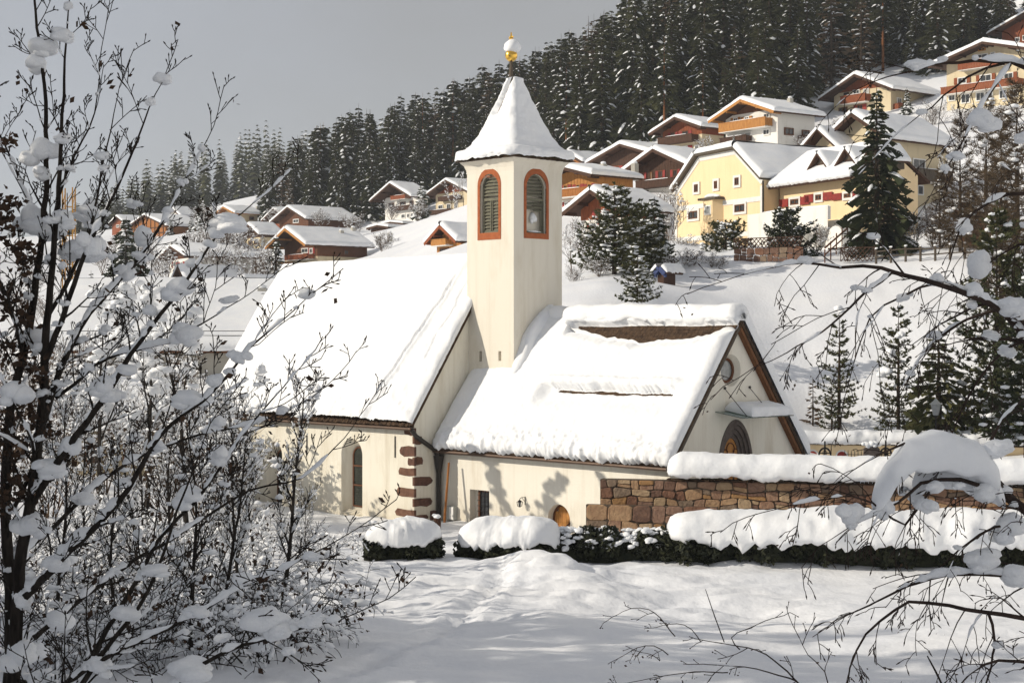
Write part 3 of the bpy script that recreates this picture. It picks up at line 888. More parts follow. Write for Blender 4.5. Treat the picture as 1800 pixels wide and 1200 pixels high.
# small round boss
mb = MB(); X = LX(886, 0)
mb.tube([(X, -0.08, LZ(667, X, 0)), (X, 0.02, LZ(667, X, 0))], [0.09, 0.1], 10)
mb.build('wall_boss', M['grey_plaster'], church)
mb = MB(); mb.box(-3.0, -0.5, -0.12, -0.003, LZ(683, -1.5, 0) - 0.05, LZ(680, -1.5, 0) + 0.06)
mb.build('flashing', M['metal_brown'], church)

# tower roof (bell-cast pyramid), its snow, rod, ball
cxT, cyT = -TW / 2, TW / 2
RP = [(1.95, TZ + 0.02), (1.72, TZ + 0.28), (1.42, TZ + 0.70), (1.10, TZ + 1.25), (0.80, TZ + 1.95), (0.55, TZ + 2.7), (0.34, TZ + 3.4), (0.16, TZ + 3.9)]
mb = MB()
for hw_, z in RP:
    mb.v += [(cxT - hw_, cyT - hw_, z), (cxT + hw_, cyT - hw_, z), (cxT + hw_, cyT + hw_, z), (cxT - hw_, cyT + hw_, z)]
for i in range(len(RP) - 1):
    for j in range(4):
        mb.f.append((i * 4 + j, i * 4 + (j + 1) % 4, (i + 1) * 4 + (j + 1) % 4, (i + 1) * 4 + j))
mb.f += [(3, 2, 1, 0)]
troof = mb.build('tower_roof', M['shingle_tan'], church)
for c0, c1, ov in [((-1.95, -1.95), (1.95, -1.95), (0, -1, 0)), ((1.95, -1.95), (1.95, 1.95), (1, 0, 0))]:
    shingle_edge(troof, (cxT + c0[0], cyT + c0[1], TZ + 0.0), (cxT + c1[0], cyT + c1[1], TZ + 0.0), ov, (0, 0, 1), 0.15, 0.10, 77)
zz_ = np.array([r[1] for r in RP]); hh_ = np.array([r[0] for r in RP])
nu_, nv_ = 128, 74
th = np.linspace(0, 2 * math.pi, nu_, endpoint=False)
VV = np.linspace(0, 1, nv_)
# profile param: bottom lip curling under
S = []
for v in VV:
    if v < 0.22:
        a = -0.6 + (v / 0.22) * 2.0
        S.append((1.98 + 0.22 * math.cos(a), TZ + 0.26 + 0.30 * math.sin(a)))
    else:
        t = (v - 0.22) / 0.78
        z = TZ + 0.55 + t * 3.51
        hw_ = np.interp(z, zz_, hh_) + 0.20 + 0.12 * (1 - t)
        S.append((float(hw_), z))
S = np.array(S)
if True:
    k = 14
    S[14:22, 0] = np.linspace(S[14, 0], S[22, 0], 8) * 0.5 + S[14:22, 0] * 0.5
p_ = 7.0
TH, _ = np.meshgrid(th, VV, indexing='ij')
cs = np.abs(np.cos(TH)); sn = np.abs(np.sin(TH))
pw = np.interp(VV, [0, 0.3, 1], [9, 7, 3.2])[None, :]
rad = 1.0 / (cs ** pw + sn ** pw) ** (1 / pw)
R = S[None, :, 0] * rad
Zs = np.repeat(S[None, :, 1], nu_, 0)
PX = cxT + R * np.cos(TH); PY = cyT + R * np.sin(TH)
nn = fbm(PX, PY, Zs, 0.35, 3, 90) * 0.05 + fbm(PX, PY, Zs, 1.1, 2, 91) * 0.05 + fbm(PX * 0.5, PY * 0.5, Zs * 1.5, 0.12, 2, 92) * 0.025
nn *= 0.6 + 0.8 * np.exp(-((Zs - TZ - 0.2) / 0.5) ** 2)
# bare strip on the left side of the near face, and the top hollow round the rod
loc_a = PX - cxT
bare = (PY < cyT) * (1 - sstep(0.0, 0.05, np.abs(loc_a + 0.02 + (TZ + 3.6 - Zs) * 0.31) - 0.13 - 0.07 * (TZ + 3.6 - Zs))) * sstep(TZ + 2.2, TZ + 2.3, Zs)
R2 = R + nn - bare * 0.55
R2 = np.maximum(R2, 0.02)
R2[:, -1] *= 0.55; 
PX = cxT + R2 * np.cos(TH); PY = cyT + R2 * np.sin(TH)
Zs = Zs + 0.05 * fbm(PX, PY, 0, 0.22, 3, 93) * (np.abs(VV - 0.0) < 0.12)[None, :]
verts = np.stack([PX, PY, Zs], -1).reshape(-1, 3).tolist()
faces = grid_faces(nu_, nv_, True)
verts += [(cxT + 0.06, cyT, TZ + 4.10)]
faces += [(i * nv_ + nv_ - 1, ((i + 1) % nu_) * nv_ + nv_ - 1, len(verts) - 1) for i in range(nu_)]
mesh_obj('snow_cover', verts, faces, M['snow'], troof, True)
rod = MB().tube([(cxT - 0.10, cyT - 0.12, TZ + 3.6), (cxT - 0.10, cyT - 0.12, TZ + 4.85)], [0.13, 0.07], 8).build('spire_rod', M['wood_grey'], church)
fx, fy = cxT - 0.10, cyT - 0.12
v, f = ICO[3]
mesh_obj('gilded_ball', (v * np.array([0.30, 0.30, 0.30]) + np.array([fx, fy, TZ + 5.10])).tolist(), f, M['gold'], rod, True)
mb = MB(); mb.tube([(fx, fy, TZ + 5.3), (fx, fy, TZ + 5.78), (fx, fy, TZ + 5.9), (fx, fy, TZ + 6.0), (fx, fy, TZ + 6.2)], [0.05, 0.05, 0.12, 0.05, 0.03], 8)
mb.bar((fx - 0.14, fy, TZ + 5.98), (fx + 0.14, fy, TZ + 5.98), 0.05)
mb.build('gilded_finial', M['gold'], rod)
w, f = lump_arrays(31, 3, 0.22, 0.85)
mesh_obj('snow_clump', (w * np.array([0.40, 0.40, 0.44]) + np.array([fx + 0.03, fy + 0.02, TZ + 5.48])).tolist(), f, M['snow'], rod, True)

# ---- chapel
GX1 = 11.3; GXW = 11.0
CYe, CZe = -2.18, 2.77
CYr, CZr = 2.44, 8.80
CYW = -1.80
CX0 = NX1
slopeC = (CZr - CZe) / (CYr - CYe)
CYB = 2 * CYr - CYW
ztc = CZe + slopeC * (CYW - CYe) - 0.12
mb = MB()
# near wall with window and door
def crect(pa, pb, p0, p1):
    xa, xb = LX(pa, CYW), LX(pb, CYW); m = (xa + xb) / 2
    return xa, xb, LZ(p1, m, CYW), LZ(p0, m, CYW)
cw = crect(826, 860, 861, 918); cd = crect(963, 1002, 886, 945)
q = [(cw[0], cw[2]), (cw[1], cw[2]), (cw[1], cw[3]), (cw[0], cw[3])]
da = arch(*cd)
holed_face(mb, [(CX0, -1.6), (GXW, -1.6), (GXW, ztc), (CX0, ztc)], [(q, [(p[0] , p[1]) for p in q], 0.34), (da, da, 0.42)], lambda a, b, d: (a, CYW + d, b))
# gable wall with round window and door
gy_ = lambda px: LY(px, GXW)
gz_ = lambda py, Y: LZ(py, GXW, Y)
yd0, yd1 = gy_(1263), gy_(1322); ydc = (yd0 + yd1) / 2
dtop = gz_(737, ydc)
dout = arch(yd0, yd1, -1.0, dtop, 10, True); din = arch(yd0 + 0.55, yd1 - 0.55, -0.9, dtop - 0.75, 10, True)
yw0, yw1 = gy_(1268), gy_(1301)
ywc = (yw0 + yw1) / 2; zwc = gz_(651, ywc); rw = 0.68
circ = lambda r, cy, cz: [(cy + r * math.cos(2 * math.pi * i / 28), cz + r * math.sin(2 * math.pi * i / 28)) for i in range(28)]
tg3 = lambda a, b, d: (GXW - d, a, b)
outer = [(CYW, -1.6), (CYB, -1.6), (CYB, ztc), (CYr, CZr - 0.16), (CYW, ztc)]
holed_face(mb, outer, [(dout, dout, 0.3), (circ(rw, ywc, zwc), circ(0.52, ywc, zwc), 0.34)], tg3)
mb.add([(CX0, CYB, -1.6), (GXW, CYB, -1.6), (GXW, CYB, ztc), (CX0, CYB, ztc)], [(0, 1, 2, 3)])
mb.build('chapel_wall', M['chapel_plaster'], church)
# door portal: stepped stone surround, wooden leaf with tracery
mb = MB()
for k in range(4):
    e0 = 0.16 * k; e1 = 0.16 * (k + 1)
    oo = arch(yd0 + e0, yd1 - e0, -1.0 + 0.001 * k, dtop - e0 * 1.25, 10, True); ii = arch(yd0 + e1, yd1 - e1, -0.98 + 0.001 * k, dtop - e1 * 1.25, 10, True)
    ring(mb, oo, ii, tg3, -0.03 + 0.09 * k, 0.05 + 0.09 * k + 0.1)
portal = mb.build('door_portal', M['stone_door'], church)
mb = MB(); mb.add([tuple(tg3(a, b, 0.285)) for a, b in arch(yd0 + 0.5, yd1 - 0.5, -0.9, dtop - 0.7, 10, True)], [tuple(range(23))])
door = mb.build('door_leaf', M['wood_bright'], portal)
mb = MB()
def arc_bar(cy, cz, r, a0, a1, n=10):
    pts = [tg3(cy + r * math.cos(a0 + (a1 - a0) * i / n), cz + r * math.sin(a0 + (a1 - a0) * i / n), 0.27) for i in range(n + 1)]
    mb.tube(pts, 0.028, 4)
zt_ = dtop - 1.75
for cy_ in (ydc - 0.42, ydc, ydc + 0.42):
    arc_bar(cy_, zt_, 0.21, 0, math.pi); 
    for e in (-0.21, 0.21): mb.bar(tg3(cy_ + e, zt_, 0.27), tg3(cy_ + e, -0.9, 0.27), 0.05)
arc_bar(ydc, zt_ + 0.48, 0.26, 0, 2 * math.pi, 16); arc_bar(ydc - 0.35, zt_ + 0.3, 0.18, 0.3, 4.2); arc_bar(ydc + 0.35, zt_ + 0.3, 0.18, -1.2, 2.8)
mb.build('tracery', M['wood_brown'], portal)
# round window
mb = MB(); ring(mb, circ(0.53, ywc, zwc), circ(0.43, ywc, zwc), tg3, 0.24, 0.33)
rwn = mb.build('round_window', M['wood_brown'], church)
mb = MB(); mb.add([tuple(tg3(a, b, 0.31)) for a, b in circ(0.44, ywc, zwc)], [tuple(range(28))]); mb.build('pane', M['glass_pale'], rwn)
# glass canopy with tie rods and snow
zc = gz_(731, ydc) + 0.05
yc0, yc1 = gy_(1262), gy_(1345)
cc = MB(); cc.obox((GXW + 0.01, yc0 - 0.2, zc + 0.16), (1.45, 0, -0.22), (0, yc1 - yc0 + 0.3, 0), (0, 0, 0.025))
can = cc.build('glass_canopy', M['glass_green'], church)
mb = MB()
for yy in (ydc - 0.75, ydc + 0.95):
    mb.tube([(GXW, yy, zc + 1.15), (GXW + 1.2, yy, zc + 0.0)], 0.016, 5); mb.tube([(GXW - 0.01, yy, zc + 1.15), (GXW + 0.06, yy, zc + 1.15)], 0.06, 8)
mb.build('tie_rod', M['metal_dark'], can)
roof_snow('snow_cover', can, (GXW + 1.45, yc0 + 0.45, zc - 0.03), (0, yc1 - yc0 - 0.4, 0), (-1.42, 0, 0.24), 0.36, 24, 14, 0.22, 0.05, 0.05, 70)
# roof slabs with verge boards
for sgn in (0, 1):
    Ye = CYe if sgn == 0 else 2 * CYr - CYe
    roof_slab('chapel_roof', church, CX0 + 0.02, GX1, Ye, CZe, CYr, CZr, 0.16, M['shingle'])
    a = Vector((GX1 - 0.02, Ye, CZe - 0.02)); b = Vector((GX1 - 0.02, CYr, CZr - 0.02))
    n_ = Vector((0, -(CZr - CZe), CYr - CYe)).normalized()
    if sgn == 1: n_ = Vector((0, (CZr - CZe), CYr - CYe)).normalized()
    mb = MB(); mb.obox(a + Vector((-0.26, 0, 0)) - n_ * 0.30, b - a, n_ * 0.13, (0.25, 0, 0))
    mb.build('verge_board', M['verge_brown'] if sgn else M['wood_grey'], church)
nC = Vector((0, -(CZr - CZe), CYr - CYe)).normalized(); dC = Vector((0, CYe - CYr, CZe - CZr)).normalized()
shingle_edge(church, (CX0, CYe, CZe), (GX1, CYe, CZe), dC, nC, 0.16, 0.09, 3)
shingle_edge(church, (GX1, CYe, CZe), (GX1, CYr, CZr), (1, 0, 0), nC, 0.18, 0.07, 4)
# exposed courses of shingles near the ridge and at the crack
mb = MB(); rs = random.Random(12)
LC = math.hypot(CYr - CYe, CZr - CZe); dup = -dC
X0b, X1b = LX(1000, 2.0), GX1 - 0.1
for row in range(13):
    t = LC - 2.25 + row * 0.17
    x = X0b
    while x < X1b:
        w = rs.uniform(0.12, 0.22)
        o = Vector((x, CYe, CZe)) + dup * t + nC * (0.012 + rs.uniform(0, 0.012))
        mb.obox(o, (w * 0.92, 0, 0), dup * 0.24 - nC * 0.02, nC * 0.02)
        x += w
o = mb.build('shingle_course', M['shingle'], church); o['kind'] = 'stuff'
LXC = GX1 - CX0
def band_edge(U):
    t_ = np.clip((CX0 - 0.05 + U - X0b) / (GX1 - X0b), 0, 1)
    return LC - 0.66 - 0.92 * np.sin(math.pi * np.clip(t_ * 0.92 + 0.02, 0, 1)) ** 0.8 + 0.09 * fbm(U, U * 0, 0, 0.9, 3, 52)
def chapel_warp(U, V, W):
    v0 = LC - 1.5; d1 = band_edge(U) + 0.1
    return np.where(V < v0, V * d1 / v0, d1 + (V - v0) * (W - d1) / (W - v0))
def chapel_mask(u, v, U, V):
    X = CX0 - 0.05 + U
    # bare band under the ridge
    up = LC - 0.40 - 0.05 * fbm(U, U * 0, 0, 1.2, 1, 51)
    t_ = np.clip((X - X0b) / (GX1 - X0b), 0, 1)
    dn = band_edge(U)
    inside = sstep(0, 0.06, V - dn - 0.1) * sstep(0, 0.05, up - V) * sstep(X0b + 0.0, X0b + 0.5, X)
    m = 1 - inside
    # edge of the upper slab rounds off towards the band
    m = m * np.where(X > X0b + 0.3, np.where(V < dn + 0.1, np.clip((dn + 0.1 - V) / 0.55, 0, 1) ** 0.55, 1), 1)
    # lower slab lies deeper: step at the crack
    vc = LC * 0.475 + 0.04 * fbm(U, U * 0, 0, 0.45, 3, 53)
    xa, xb = LX(975, 0.2), LX(1205, 0.2)
    win = sstep(xa - 0.5, xa + 0.2, X) * sstep(0, 0.7, xb + 0.3 - X)
    below = sstep(0, 0.25, vc - V)
    m = m * (1 - 0.88 * win * (V < vc) * (1 - sstep(0.1, 1.5, vc - V)))
    gw_ = 0.17 + 0.06 * fbm(U, U * 0, 0, 0.8, 2, 54)
    gap = sstep(xa, xa + 0.6, X) * sstep(0, 0.6, xb - X) * (1 - sstep(gw_ * 0.6, gw_, np.abs(V - vc + 0.12)))
    m = m * (1 - gap)
    lip = win * np.exp(-((V - vc - 0.24) / 0.16) ** 2) * 0.35
    return m + lip
roof_snow('snow_cover', church, (CX0 + 0.02, CYe - 0.06, CZe - 0.03), (GX1 - CX0 + 0.06, 0, 0), (0, CYr - CYe + 0.10, CZr - CZe + 0.13), 0.46, 280, 190, 0.34, 0.10, 0.16, 14, chapel_mask, False, rscale=0.22, warp=chapel_warp)
roof_snow('snow_cover', church, (CX0 + 0.02, 2 * CYr - CYe + 0.06, CZe - 0.03), (GX1 - CX0 + 0.06, 0, 0), (0, -(CYr - CYe + 0.10), CZr - CZe + 0.13), 0.62, 80, 50, 0.34, 0.07, 0.24, 15, None, False)
# ridge roll of snow
snow_bank('snow_cover', church, [(0.2, CYr, CZr + 0.02), (3, CYr - 0.05, CZr + 0.05), (7, CYr - 0.02, CZr + 0.02), (GX1 + 0.15, CYr, CZr + 0.0)], 0.62, 0.56, 71, 80, 18, 0.05, 0.12, 0.45, 0.5)
# drift against the tower's right face
w, f = lump_arrays(44, 3, 0.25, 1.0)
mesh_obj('snow_cover', (w * np.array([0.45, 1.9, 0.5]) @ np.array([[1, 0, 0], [0, 0.62, 0.78], [0, -0.78, 0.62]]) + np.array([0.15, 1.2, 7.9])).tolist(), f, M['snow'], church, True)
# gutters, pipe to the corner, downpipe
mb = MB()
mb.tube([(CX0, CYe - 0.05, CZe - 0.15), (GX1 - 0.1, CYe - 0.05, CZe - 0.17)], 0.075, 8)
mb.bar((CX0, CYe + 0.16, CZe - 0.14), (GX1 - 0.2, CYe + 0.16, CZe - 0.14), 0.05, 0.24)
mb.build('gutter', M['metal_brown'], church)
yq = -2.02
mb = MB()
mb.tube([(NR1 + 0.02, NYC - 0.02, NZC - 0.16), (NX1 + 0.10, NYC + 0.35, NZC - 0.5), (NX1 + 0.10, yq - 0.2, LZ(790, NX1, yq)), (NX1 + 0.14, yq, LZ(805, NX1, yq)), (NX1 + 0.14, yq, -1.0)], 0.11, 8)
mb.tube([(CX0 + 0.3, CYe - 0.05, CZe - 0.2), (NX1 + 0.14, yq, LZ(815, NX1, yq))], 0.07, 8)
mb.tube([(NX1 + 0.14, yq, LZ(800, NX1, yq)), (NX1 + 0.14, yq, LZ(830, NX1, yq))], [0.26, 0.12], 8)
mb.build('downpipe', M['metal_dark'], church)
# small barred window and side door
mb = MB()
x0, x1, z0, z1 = cw
x0w = x0 + 0.3
rec = lambda e: [(x0w + e, z0 + e), (x1 - e, z0 + e), (x1 - e, z1 - e), (x0w + e, z1 - e)]
ring(mb, rec(0.005), rec(0.1), lambda a, b, d: (a, CYW + 0.24 + d, b), 0, 0.08)
sw = mb.build('small_window', M['wood_brown'], church)
mb = MB(); mb.add([(x0w, CYW + 0.31, z0), (x1, CYW + 0.31, z0), (x1, CYW + 0.31, z1), (x0w, CYW + 0.31, z1)], [(0, 1, 2, 3)]); mb.build('pane', M['glass_dark'], sw)
mb = MB()
for k in (1, 2, 3): mb.bar((x0w + (x1 - x0w) * k / 4, CYW + 0.2, z0), (x0w + (x1 - x0w) * k / 4, CYW + 0.2, z1), 0.025)
for k in range(1, 6): mb.bar((x0w, CYW + 0.2, z0 + (z1 - z0) * k / 6), (x1, CYW + 0.2, z0 + (z1 - z0) * k / 6), 0.025)
mb.build('window_grille', M['iron'], sw)
x0, x1, z0, z1 = cd
di = arch(x0 + 0.04, x1 - 0.04, z0, z1 - 0.04)
mb = MB(); ring(mb, arch(x0 + 0.01, x1 - 0.01, z0 - 0.01, z1 - 0.01), arch(x0 + 0.1, x1 - 0.1, z0 + 0.01, z1 - 0.1), lambda a, b, d: (a, CYW + 0.30 + d, b), 0, 0.1)
sd = mb.build('side_door', M['wood_brown'], church)
nb = 5
for k in range(nb):
    a = x0 + 0.1 + (x1 - x0 - 0.2) * k / nb; b = x0 + 0.1 + (x1 - x0 - 0.2) * (k + 1) / nb
    hw_ = (x1 - x0) / 2; c_ = (x0 + x1) / 2
    zz = z1 - hw_ + math.sqrt(max(0.01, hw_ ** 2 - max(abs(a - c_), abs(b - c_)) ** 2)) - 0.03
    mb = MB(); mb.box(a + 0.008, b - 0.008, CYW + 0.33, CYW + 0.37, z0, zz)
    mb.build('plank', M['wood_bright'], sd)
mb = MB(); mb.bar((x0 + 0.15, CYW + 0.31, z1 - 1.5), (x1 - 0.15, CYW + 0.31, z1 - 0.7), 0.12, 0.03); mb.build('brace', M['wood_dark'], sd)

CH = church.matrix_basis
def CW(X, Y, Z): return CH @ Vector((X, Y, Z))

# things fixed to or leaning on the church
lx = LX(922, CYW); lz = LZ(880, lx, CYW)
p = CW(lx, CYW, lz)
lamp = thing('wall_lantern', 'black iron lantern on a curled bracket on the chapel side wall', 'lantern', p, church.rotation_euler[2])
mb = MB(); mb.tube([(0.06, -0.03, 0.2), (0.06, -0.03, -0.16)], 0.018, 5); mb.tube([(0.06, -0.03, 0.16), (0.0, -0.16, 0.17), (-0.02, -0.26, 0.12), (-0.02, -0.28, 0.06)], 0.014, 5)
mb.tube([(0.06, -0.03, -0.02), (0.03, -0.10, 0.06), (0.01, -0.16, 0.15)], 0.010, 5)
mb.build('bracket', M['iron'], lamp)
mb = MB()
for sx in (-1, 1):
    for sy in (-1, 1):
        mb.bar((-0.02 + sx * 0.09, -0.28 + sy * 0.09, -0.02), (-0.02 + sx * 0.06, -0.28 + sy * 0.06, -0.22), 0.02)
mb.tube([(-0.02, -0.28, 0.09), (-0.02, -0.28, 0.05), (-0.02, -0.28, -0.02)], [0.01, 0.05, 0.16], 4)
mb.tube([(-0.02, -0.28, -0.21), (-0.02, -0.28, -0.25)], [0.09, 0.05], 4)
mb.build('cage', M['iron'], lamp)
mb = MB(); mb.tube([(-0.02, -0.28, -0.03), (-0.02, -0.28, -0.21)], [0.10, 0.065], 4); mb.build('lamp_glass', M['glass_pale'], lamp)

bx = LX(797, CYW)
p = CW(bx, CYW - 0.02, LZ(912, bx, CYW))
eb = thing('meter_box', 'pale grey meter box on the wall beside the dark downpipe', 'meter box', p, church.rotation_euler[2])
mb = MB(); mb.box(-0.28, 0.28, -0.22, 0, 0, 0.62); mb.build('case', M['grey_box'], eb)
mb = MB(); mb.box(-0.01, 0.26, -0.235, -0.222, 0.03, 0.59); mb.build('lid', M['trim_white'], eb)
p0 = CW(LX(789, CYW - 0.5), CYW - 0.5, 2.15); p1 = CW(LX(781, CYW - 0.9), CYW - 0.9, -0.6)
pole = MB().tube([p0, p1], [0.05, 0.06], 7).build('wooden_pole', M['wood_orange'])
tag(pole, 'brown wooden pole leaning in the corner beside the downpipe', 'pole')
p = P(768, 905, 69.0)
st = thing('stump', 'dark weathered wooden stump topped with snow at the nave corner', 'stump', (p.x, p.y, gz(p.x, p.y)))
mb = MB(); mb.tube([(0, 0, 0), (0, 0, 0.55), (0.02, 0, 0.95)], [0.2, 0.17, 0.16], 9); mb.build('wood', M['wood_dark'], st)
clump(st, (0.02, 0, 0.98), 0.22, rng, (1, 1, .7))

# ================================================================== WALLS, HEDGES
def wall_stones(parent, A, B, z0, z1, rows, wmin, wmax, seed, pal=(0, 0, 1, 1, 2, 3, 4, 5, 5, 6, 7), name='stone'):
    """irregular stones laid on the vertical plane from A to B (xy), facing the camera"""
    r = random.Random(seed)
    A = Vector((A[0], A[1], 0)); B = Vector((B[0], B[1], 0))
    L = (B - A).length; d = (B - A) / L; nrm = Vector((d.y, -d.x, 0))
    zs = [z0 + (z1 - z0) * (i + r.uniform(-0.12, 0.12) * (0 < i < rows)) / rows for i in range(rows + 1)]
    hgt = lambda i, s: zs[i] + (0.06 * math.sin(s * 1.7 + i * 2.1 + seed) + 0.05 * math.sin(s * 4.3 + i) if 0 < i < rows else 0)
    cnt = 0
    for i in range(rows):
        s = 0
        cuts = [0.0]
        while s < L - wmin:
            s += r.uniform(wmin, wmax); cuts.append(min(s, L))
        if cuts[-1] < L: cuts.append(L)
        tilt = [0] + [r.uniform(-0.09, 0.09) for _ in cuts[1:-1]] + [0]
        k = 0
        while k < len(cuts) - 1:
            s0, s1 = cuts[k], cuts[k + 1]
            pieces = [(0.0, 1.0)]
            if r.random() < 0.22: 
                m = r.uniform(0.4, 0.6); pieces = [(0.0, m), (m, 1.0)]
            for (q0, q1) in pieces:
                def pt(s, q, off):
                    tk = tilt[k] if s == s0 else tilt[k + 1]
                    zz = hgt(i, s) * (1 - q) + hgt(i + 1, s) * q
                    return A + d * (s + tk * (q - 0.5)) + nrm * off + Vector((0, 0, zz))
                g = 0.018
                c = [pt(s0, q0, 0), pt(s1, q0, 0), pt(s1, q1, 0), pt(s0, q1, 0)]
                mid = sum(c, Vector()) / 4
                # cut corners for an irregular outline
                ring8 = []
                for j in range(4):
                    p_, n_, pr = c[j], c[(j + 1) % 4], c[j - 1]
                    e = r.uniform(0.06, 0.22)
                    ring8 += [p_.lerp(pr, e), p_.lerp(n_, r.uniform(0.06, 0.22))]
                ring8 = [p_ + (mid - p_).normalized() * g for p_ in ring8]
                out = r.uniform(0.02, 0.075)
                v = [tuple(p_ - nrm * 0.02) for p_ in ring8]
                v += [tuple(p_.lerp(mid, 0.02) + nrm * (out * r.uniform(0.55, 0.9))) for p_ in ring8]
                v += [tuple(p_.lerp(mid, 0.10) + nrm * (out * r.uniform(0.95, 1.3))) for p_ in ring8]
                fs = []
                for j in range(8):
                    jj = (j + 1) % 8
                    fs += [(j, jj, 8 + jj, 8 + j), (8 + j, 8 + jj, 16 + jj, 16 + j)]
                fs.append(tuple(range(16, 24)))
                mesh_obj(name, v, fs, M['stone%d' % r.choice(pal)], parent); cnt += 1
            k += 1
    return cnt
WA = P(1055, 0, 64.6); WB = P(1800, 0, 61.0); WB = WA + (WB - WA) * 1.12
wz1 = 2.28
sw_ = thing('stone_wall', 'long wall of brown and ochre rubble stones under a thick snow cap', 'stone wall', (0, 0, 0))
wd = Vector((WB.x - WA.x, WB.y - WA.y, 0)).normalized(); wnm = Vector((wd.y, -wd.x, 0))
mb = MB(); mb.obox((WA.x - wnm.x * 0.6, WA.y - wnm.y * 0.6, -0.8), (WB.x - WA.x, WB.y - WA.y, 0), wnm * 0.6, (0, 0, wz1 + 0.8)); mb.build('core', M['mortar'], sw_)
wall_stones(sw_, (WA.x, WA.y), (WB.x, WB.y), 0.45, wz1, 5, 0.26, 0.78, 5)
PA = P(1030, 0, 64.2); 
PB = PA + wd * 5.2
mb = MB(); mb.obox((PA.x - wnm.x * 0.3, PA.y - wnm.y * 0.3, -0.9), wd * 5.2, wnm * 0.3, (0, 0, 0.9 + 1.32)); mb.build('footing', M['mortar'], sw_)
wall_stones(sw_, (PA.x, PA.y), (PB.x, PB.y), -0.5, 1.34, 3, 0.5, 1.05, 8)
# left end face of the wall
capA = P(1172, 0, 64.0) - Vector((wnm.x, wnm.y, 0)) * 0.25
capB = Vector((WB.x, WB.y, 0)) - Vector((wnm.x, wnm.y, 0)) * 0.25
shingle_edge(sw_, (capA.x, capA.y, wz1 + 0.03), (capB.x, capB.y, wz1 + 0.03), (wnm.x, wnm.y, 0), (0, 0, 1), 0.17, 0.62, 31, 'coping_edge')
snow_bank('snow_cover', sw_, [(capA.x, capA.y, wz1 + 0.36), ((capA.x + capB.x) / 2, (capA.y + capB.y) / 2, wz1 + 0.36), (capB.x, capB.y, wz1 + 0.36)], 0.86, 0.74, 81, 150, 22, 0.035, 0.10, 0.7, 0.45, big=0.05)

def leaf_cloud(mb, pts, r, size=(0.06, 0.14)):
    for p in pts:
        s = r.uniform(*size)
        a = Vector((r.gauss(0, 1), r.gauss(0, 1), r.gauss(0, 1))).normalized(); b = a.orthogonal().normalized()
        b = Matrix.Rotation(r.uniform(0, 6.28), 3, a) @ b
        c = a.cross(b)
        p = Vector(p)
        mb.add([tuple(p + b * s), tuple(p + c * s * 0.55), tuple(p - b * s * 0.8), tuple(p - c * s * 0.55)], [(0, 1, 2, 3)])

def hedge(label, path, halfw, z0, z1, nleaf, cap, seed, speck=0, group=None):
    """path of (x,y); cap = (hw, h, z) or None"""
    r = random.Random(seed)
    t = thing('hedge', label, 'hedge', (path[0][0], path[0][1], z0), 0, group)
    o0 = Vector((path[0][0], path[0][1], z0))
    arr = np.array(path, float); seg = np.linalg.norm(np.diff(arr, axis=0), axis=1); acc = np.concatenate([[0], np.cumsum(seg)])
    def at(s): return np.array([np.interp(s, acc, arr[:, 0]), np.interp(s, acc, arr[:, 1])])
    mb = MB(); pts = []
    for k in range(nleaf):
        s = r.uniform(0, acc[-1]); c = at(s); d = at(min(s + 0.1, acc[-1])) - at(max(s - 0.1, 0)); d /= np.linalg.norm(d)
        nn = np.array([d[1], -d[0]])
        a = r.uniform(0, 2 * math.pi); q = r.random() ** 0.35
        bump = 1 + 0.25 * math.sin(s * 2.6 + seed) + 0.22 * math.sin(s * 6.1 + seed * 2)
        off = math.cos(a) * halfw * q * bump; z = (z0 + z1) / 2 + math.sin(a) * (z1 - z0) / 2 * q * bump
        pts.append((c[0] + nn[0] * off - o0.x, c[1] + nn[1] * off - o0.y, z - o0.z))
    leaf_cloud(mb, pts, r, (0.06, 0.17))
    # dark woody interior
    st_ = MB()
    for k in range(int(acc[-1] * 5)):
        s = r.uniform(0.1, acc[-1] - 0.1); c = at(s)
        st_.tube([(c[0] - o0.x, c[1] - o0.y, -0.3), (c[0] - o0.x + r.uniform(-.3, .3), c[1] - o0.y + r.uniform(-.4, .4) * halfw, (z1 - z0) * 0.9)], [0.03, 0.012], 4)
    mb.build('foliage', M['hedge_leaf'], t)
    st_.build('stem', M['bark_dark'], t)['kind'] = 'stuff'
    core = MB()
    for i in range(len(path) - 1):
        a = Vector((*path[i], z0 - 0.2)) - o0; b = Vector((*path[i + 1], z0 - 0.2)) - o0
        d = (b - a); n_ = Vector((d.y, -d.x, 0)).normalized()
        core.obox(a - n_ * halfw * 0.3, d, n_ * halfw * 0.6, (0, 0, (z1 - z0) * 0.6 + 0.2))
    core.build('inner_growth', M['hedge_leaf'], t)
    if cap:
        hw, h, z = cap
        snow_bank('snow_cover', t, [(p[0] - o0.x, p[1] - o0.y, z - o0.z) for p in path], hw, h, seed, 110, 24, 0.06, 0.24, min(1.0, acc[-1] * 0.3), 0.45, 0.0)
    for k in range(speck):
        s = r.uniform(0, acc[-1]); c = at(s)
        z = z1 - (r.random() ** 2.0) * (z1 - z0) * 0.75
        y = -halfw * r.uniform(0.2, 1.0) * (1 if z < z1 - 0.15 else r.uniform(-1, 1))
        clump(t, Vector((c[0], c[1] + y, z + 0.03)) - o0, r.uniform(0.08, 0.24), r, (1, 0.8, 0.6))
    return t
def xy(px, d): return ((px - 900) / F * d, d)
h1 = hedge('rounded clipped hedge with a heavy snow bonnet left of the gap', [xy(640, 60.3), xy(700, 60.4), xy(775, 60.8)], 0.75, -0.3, 0.45, 3000, ([0.5, 1.1, 0.9], [0.5, 0.82, 0.7], 0.5), 21)
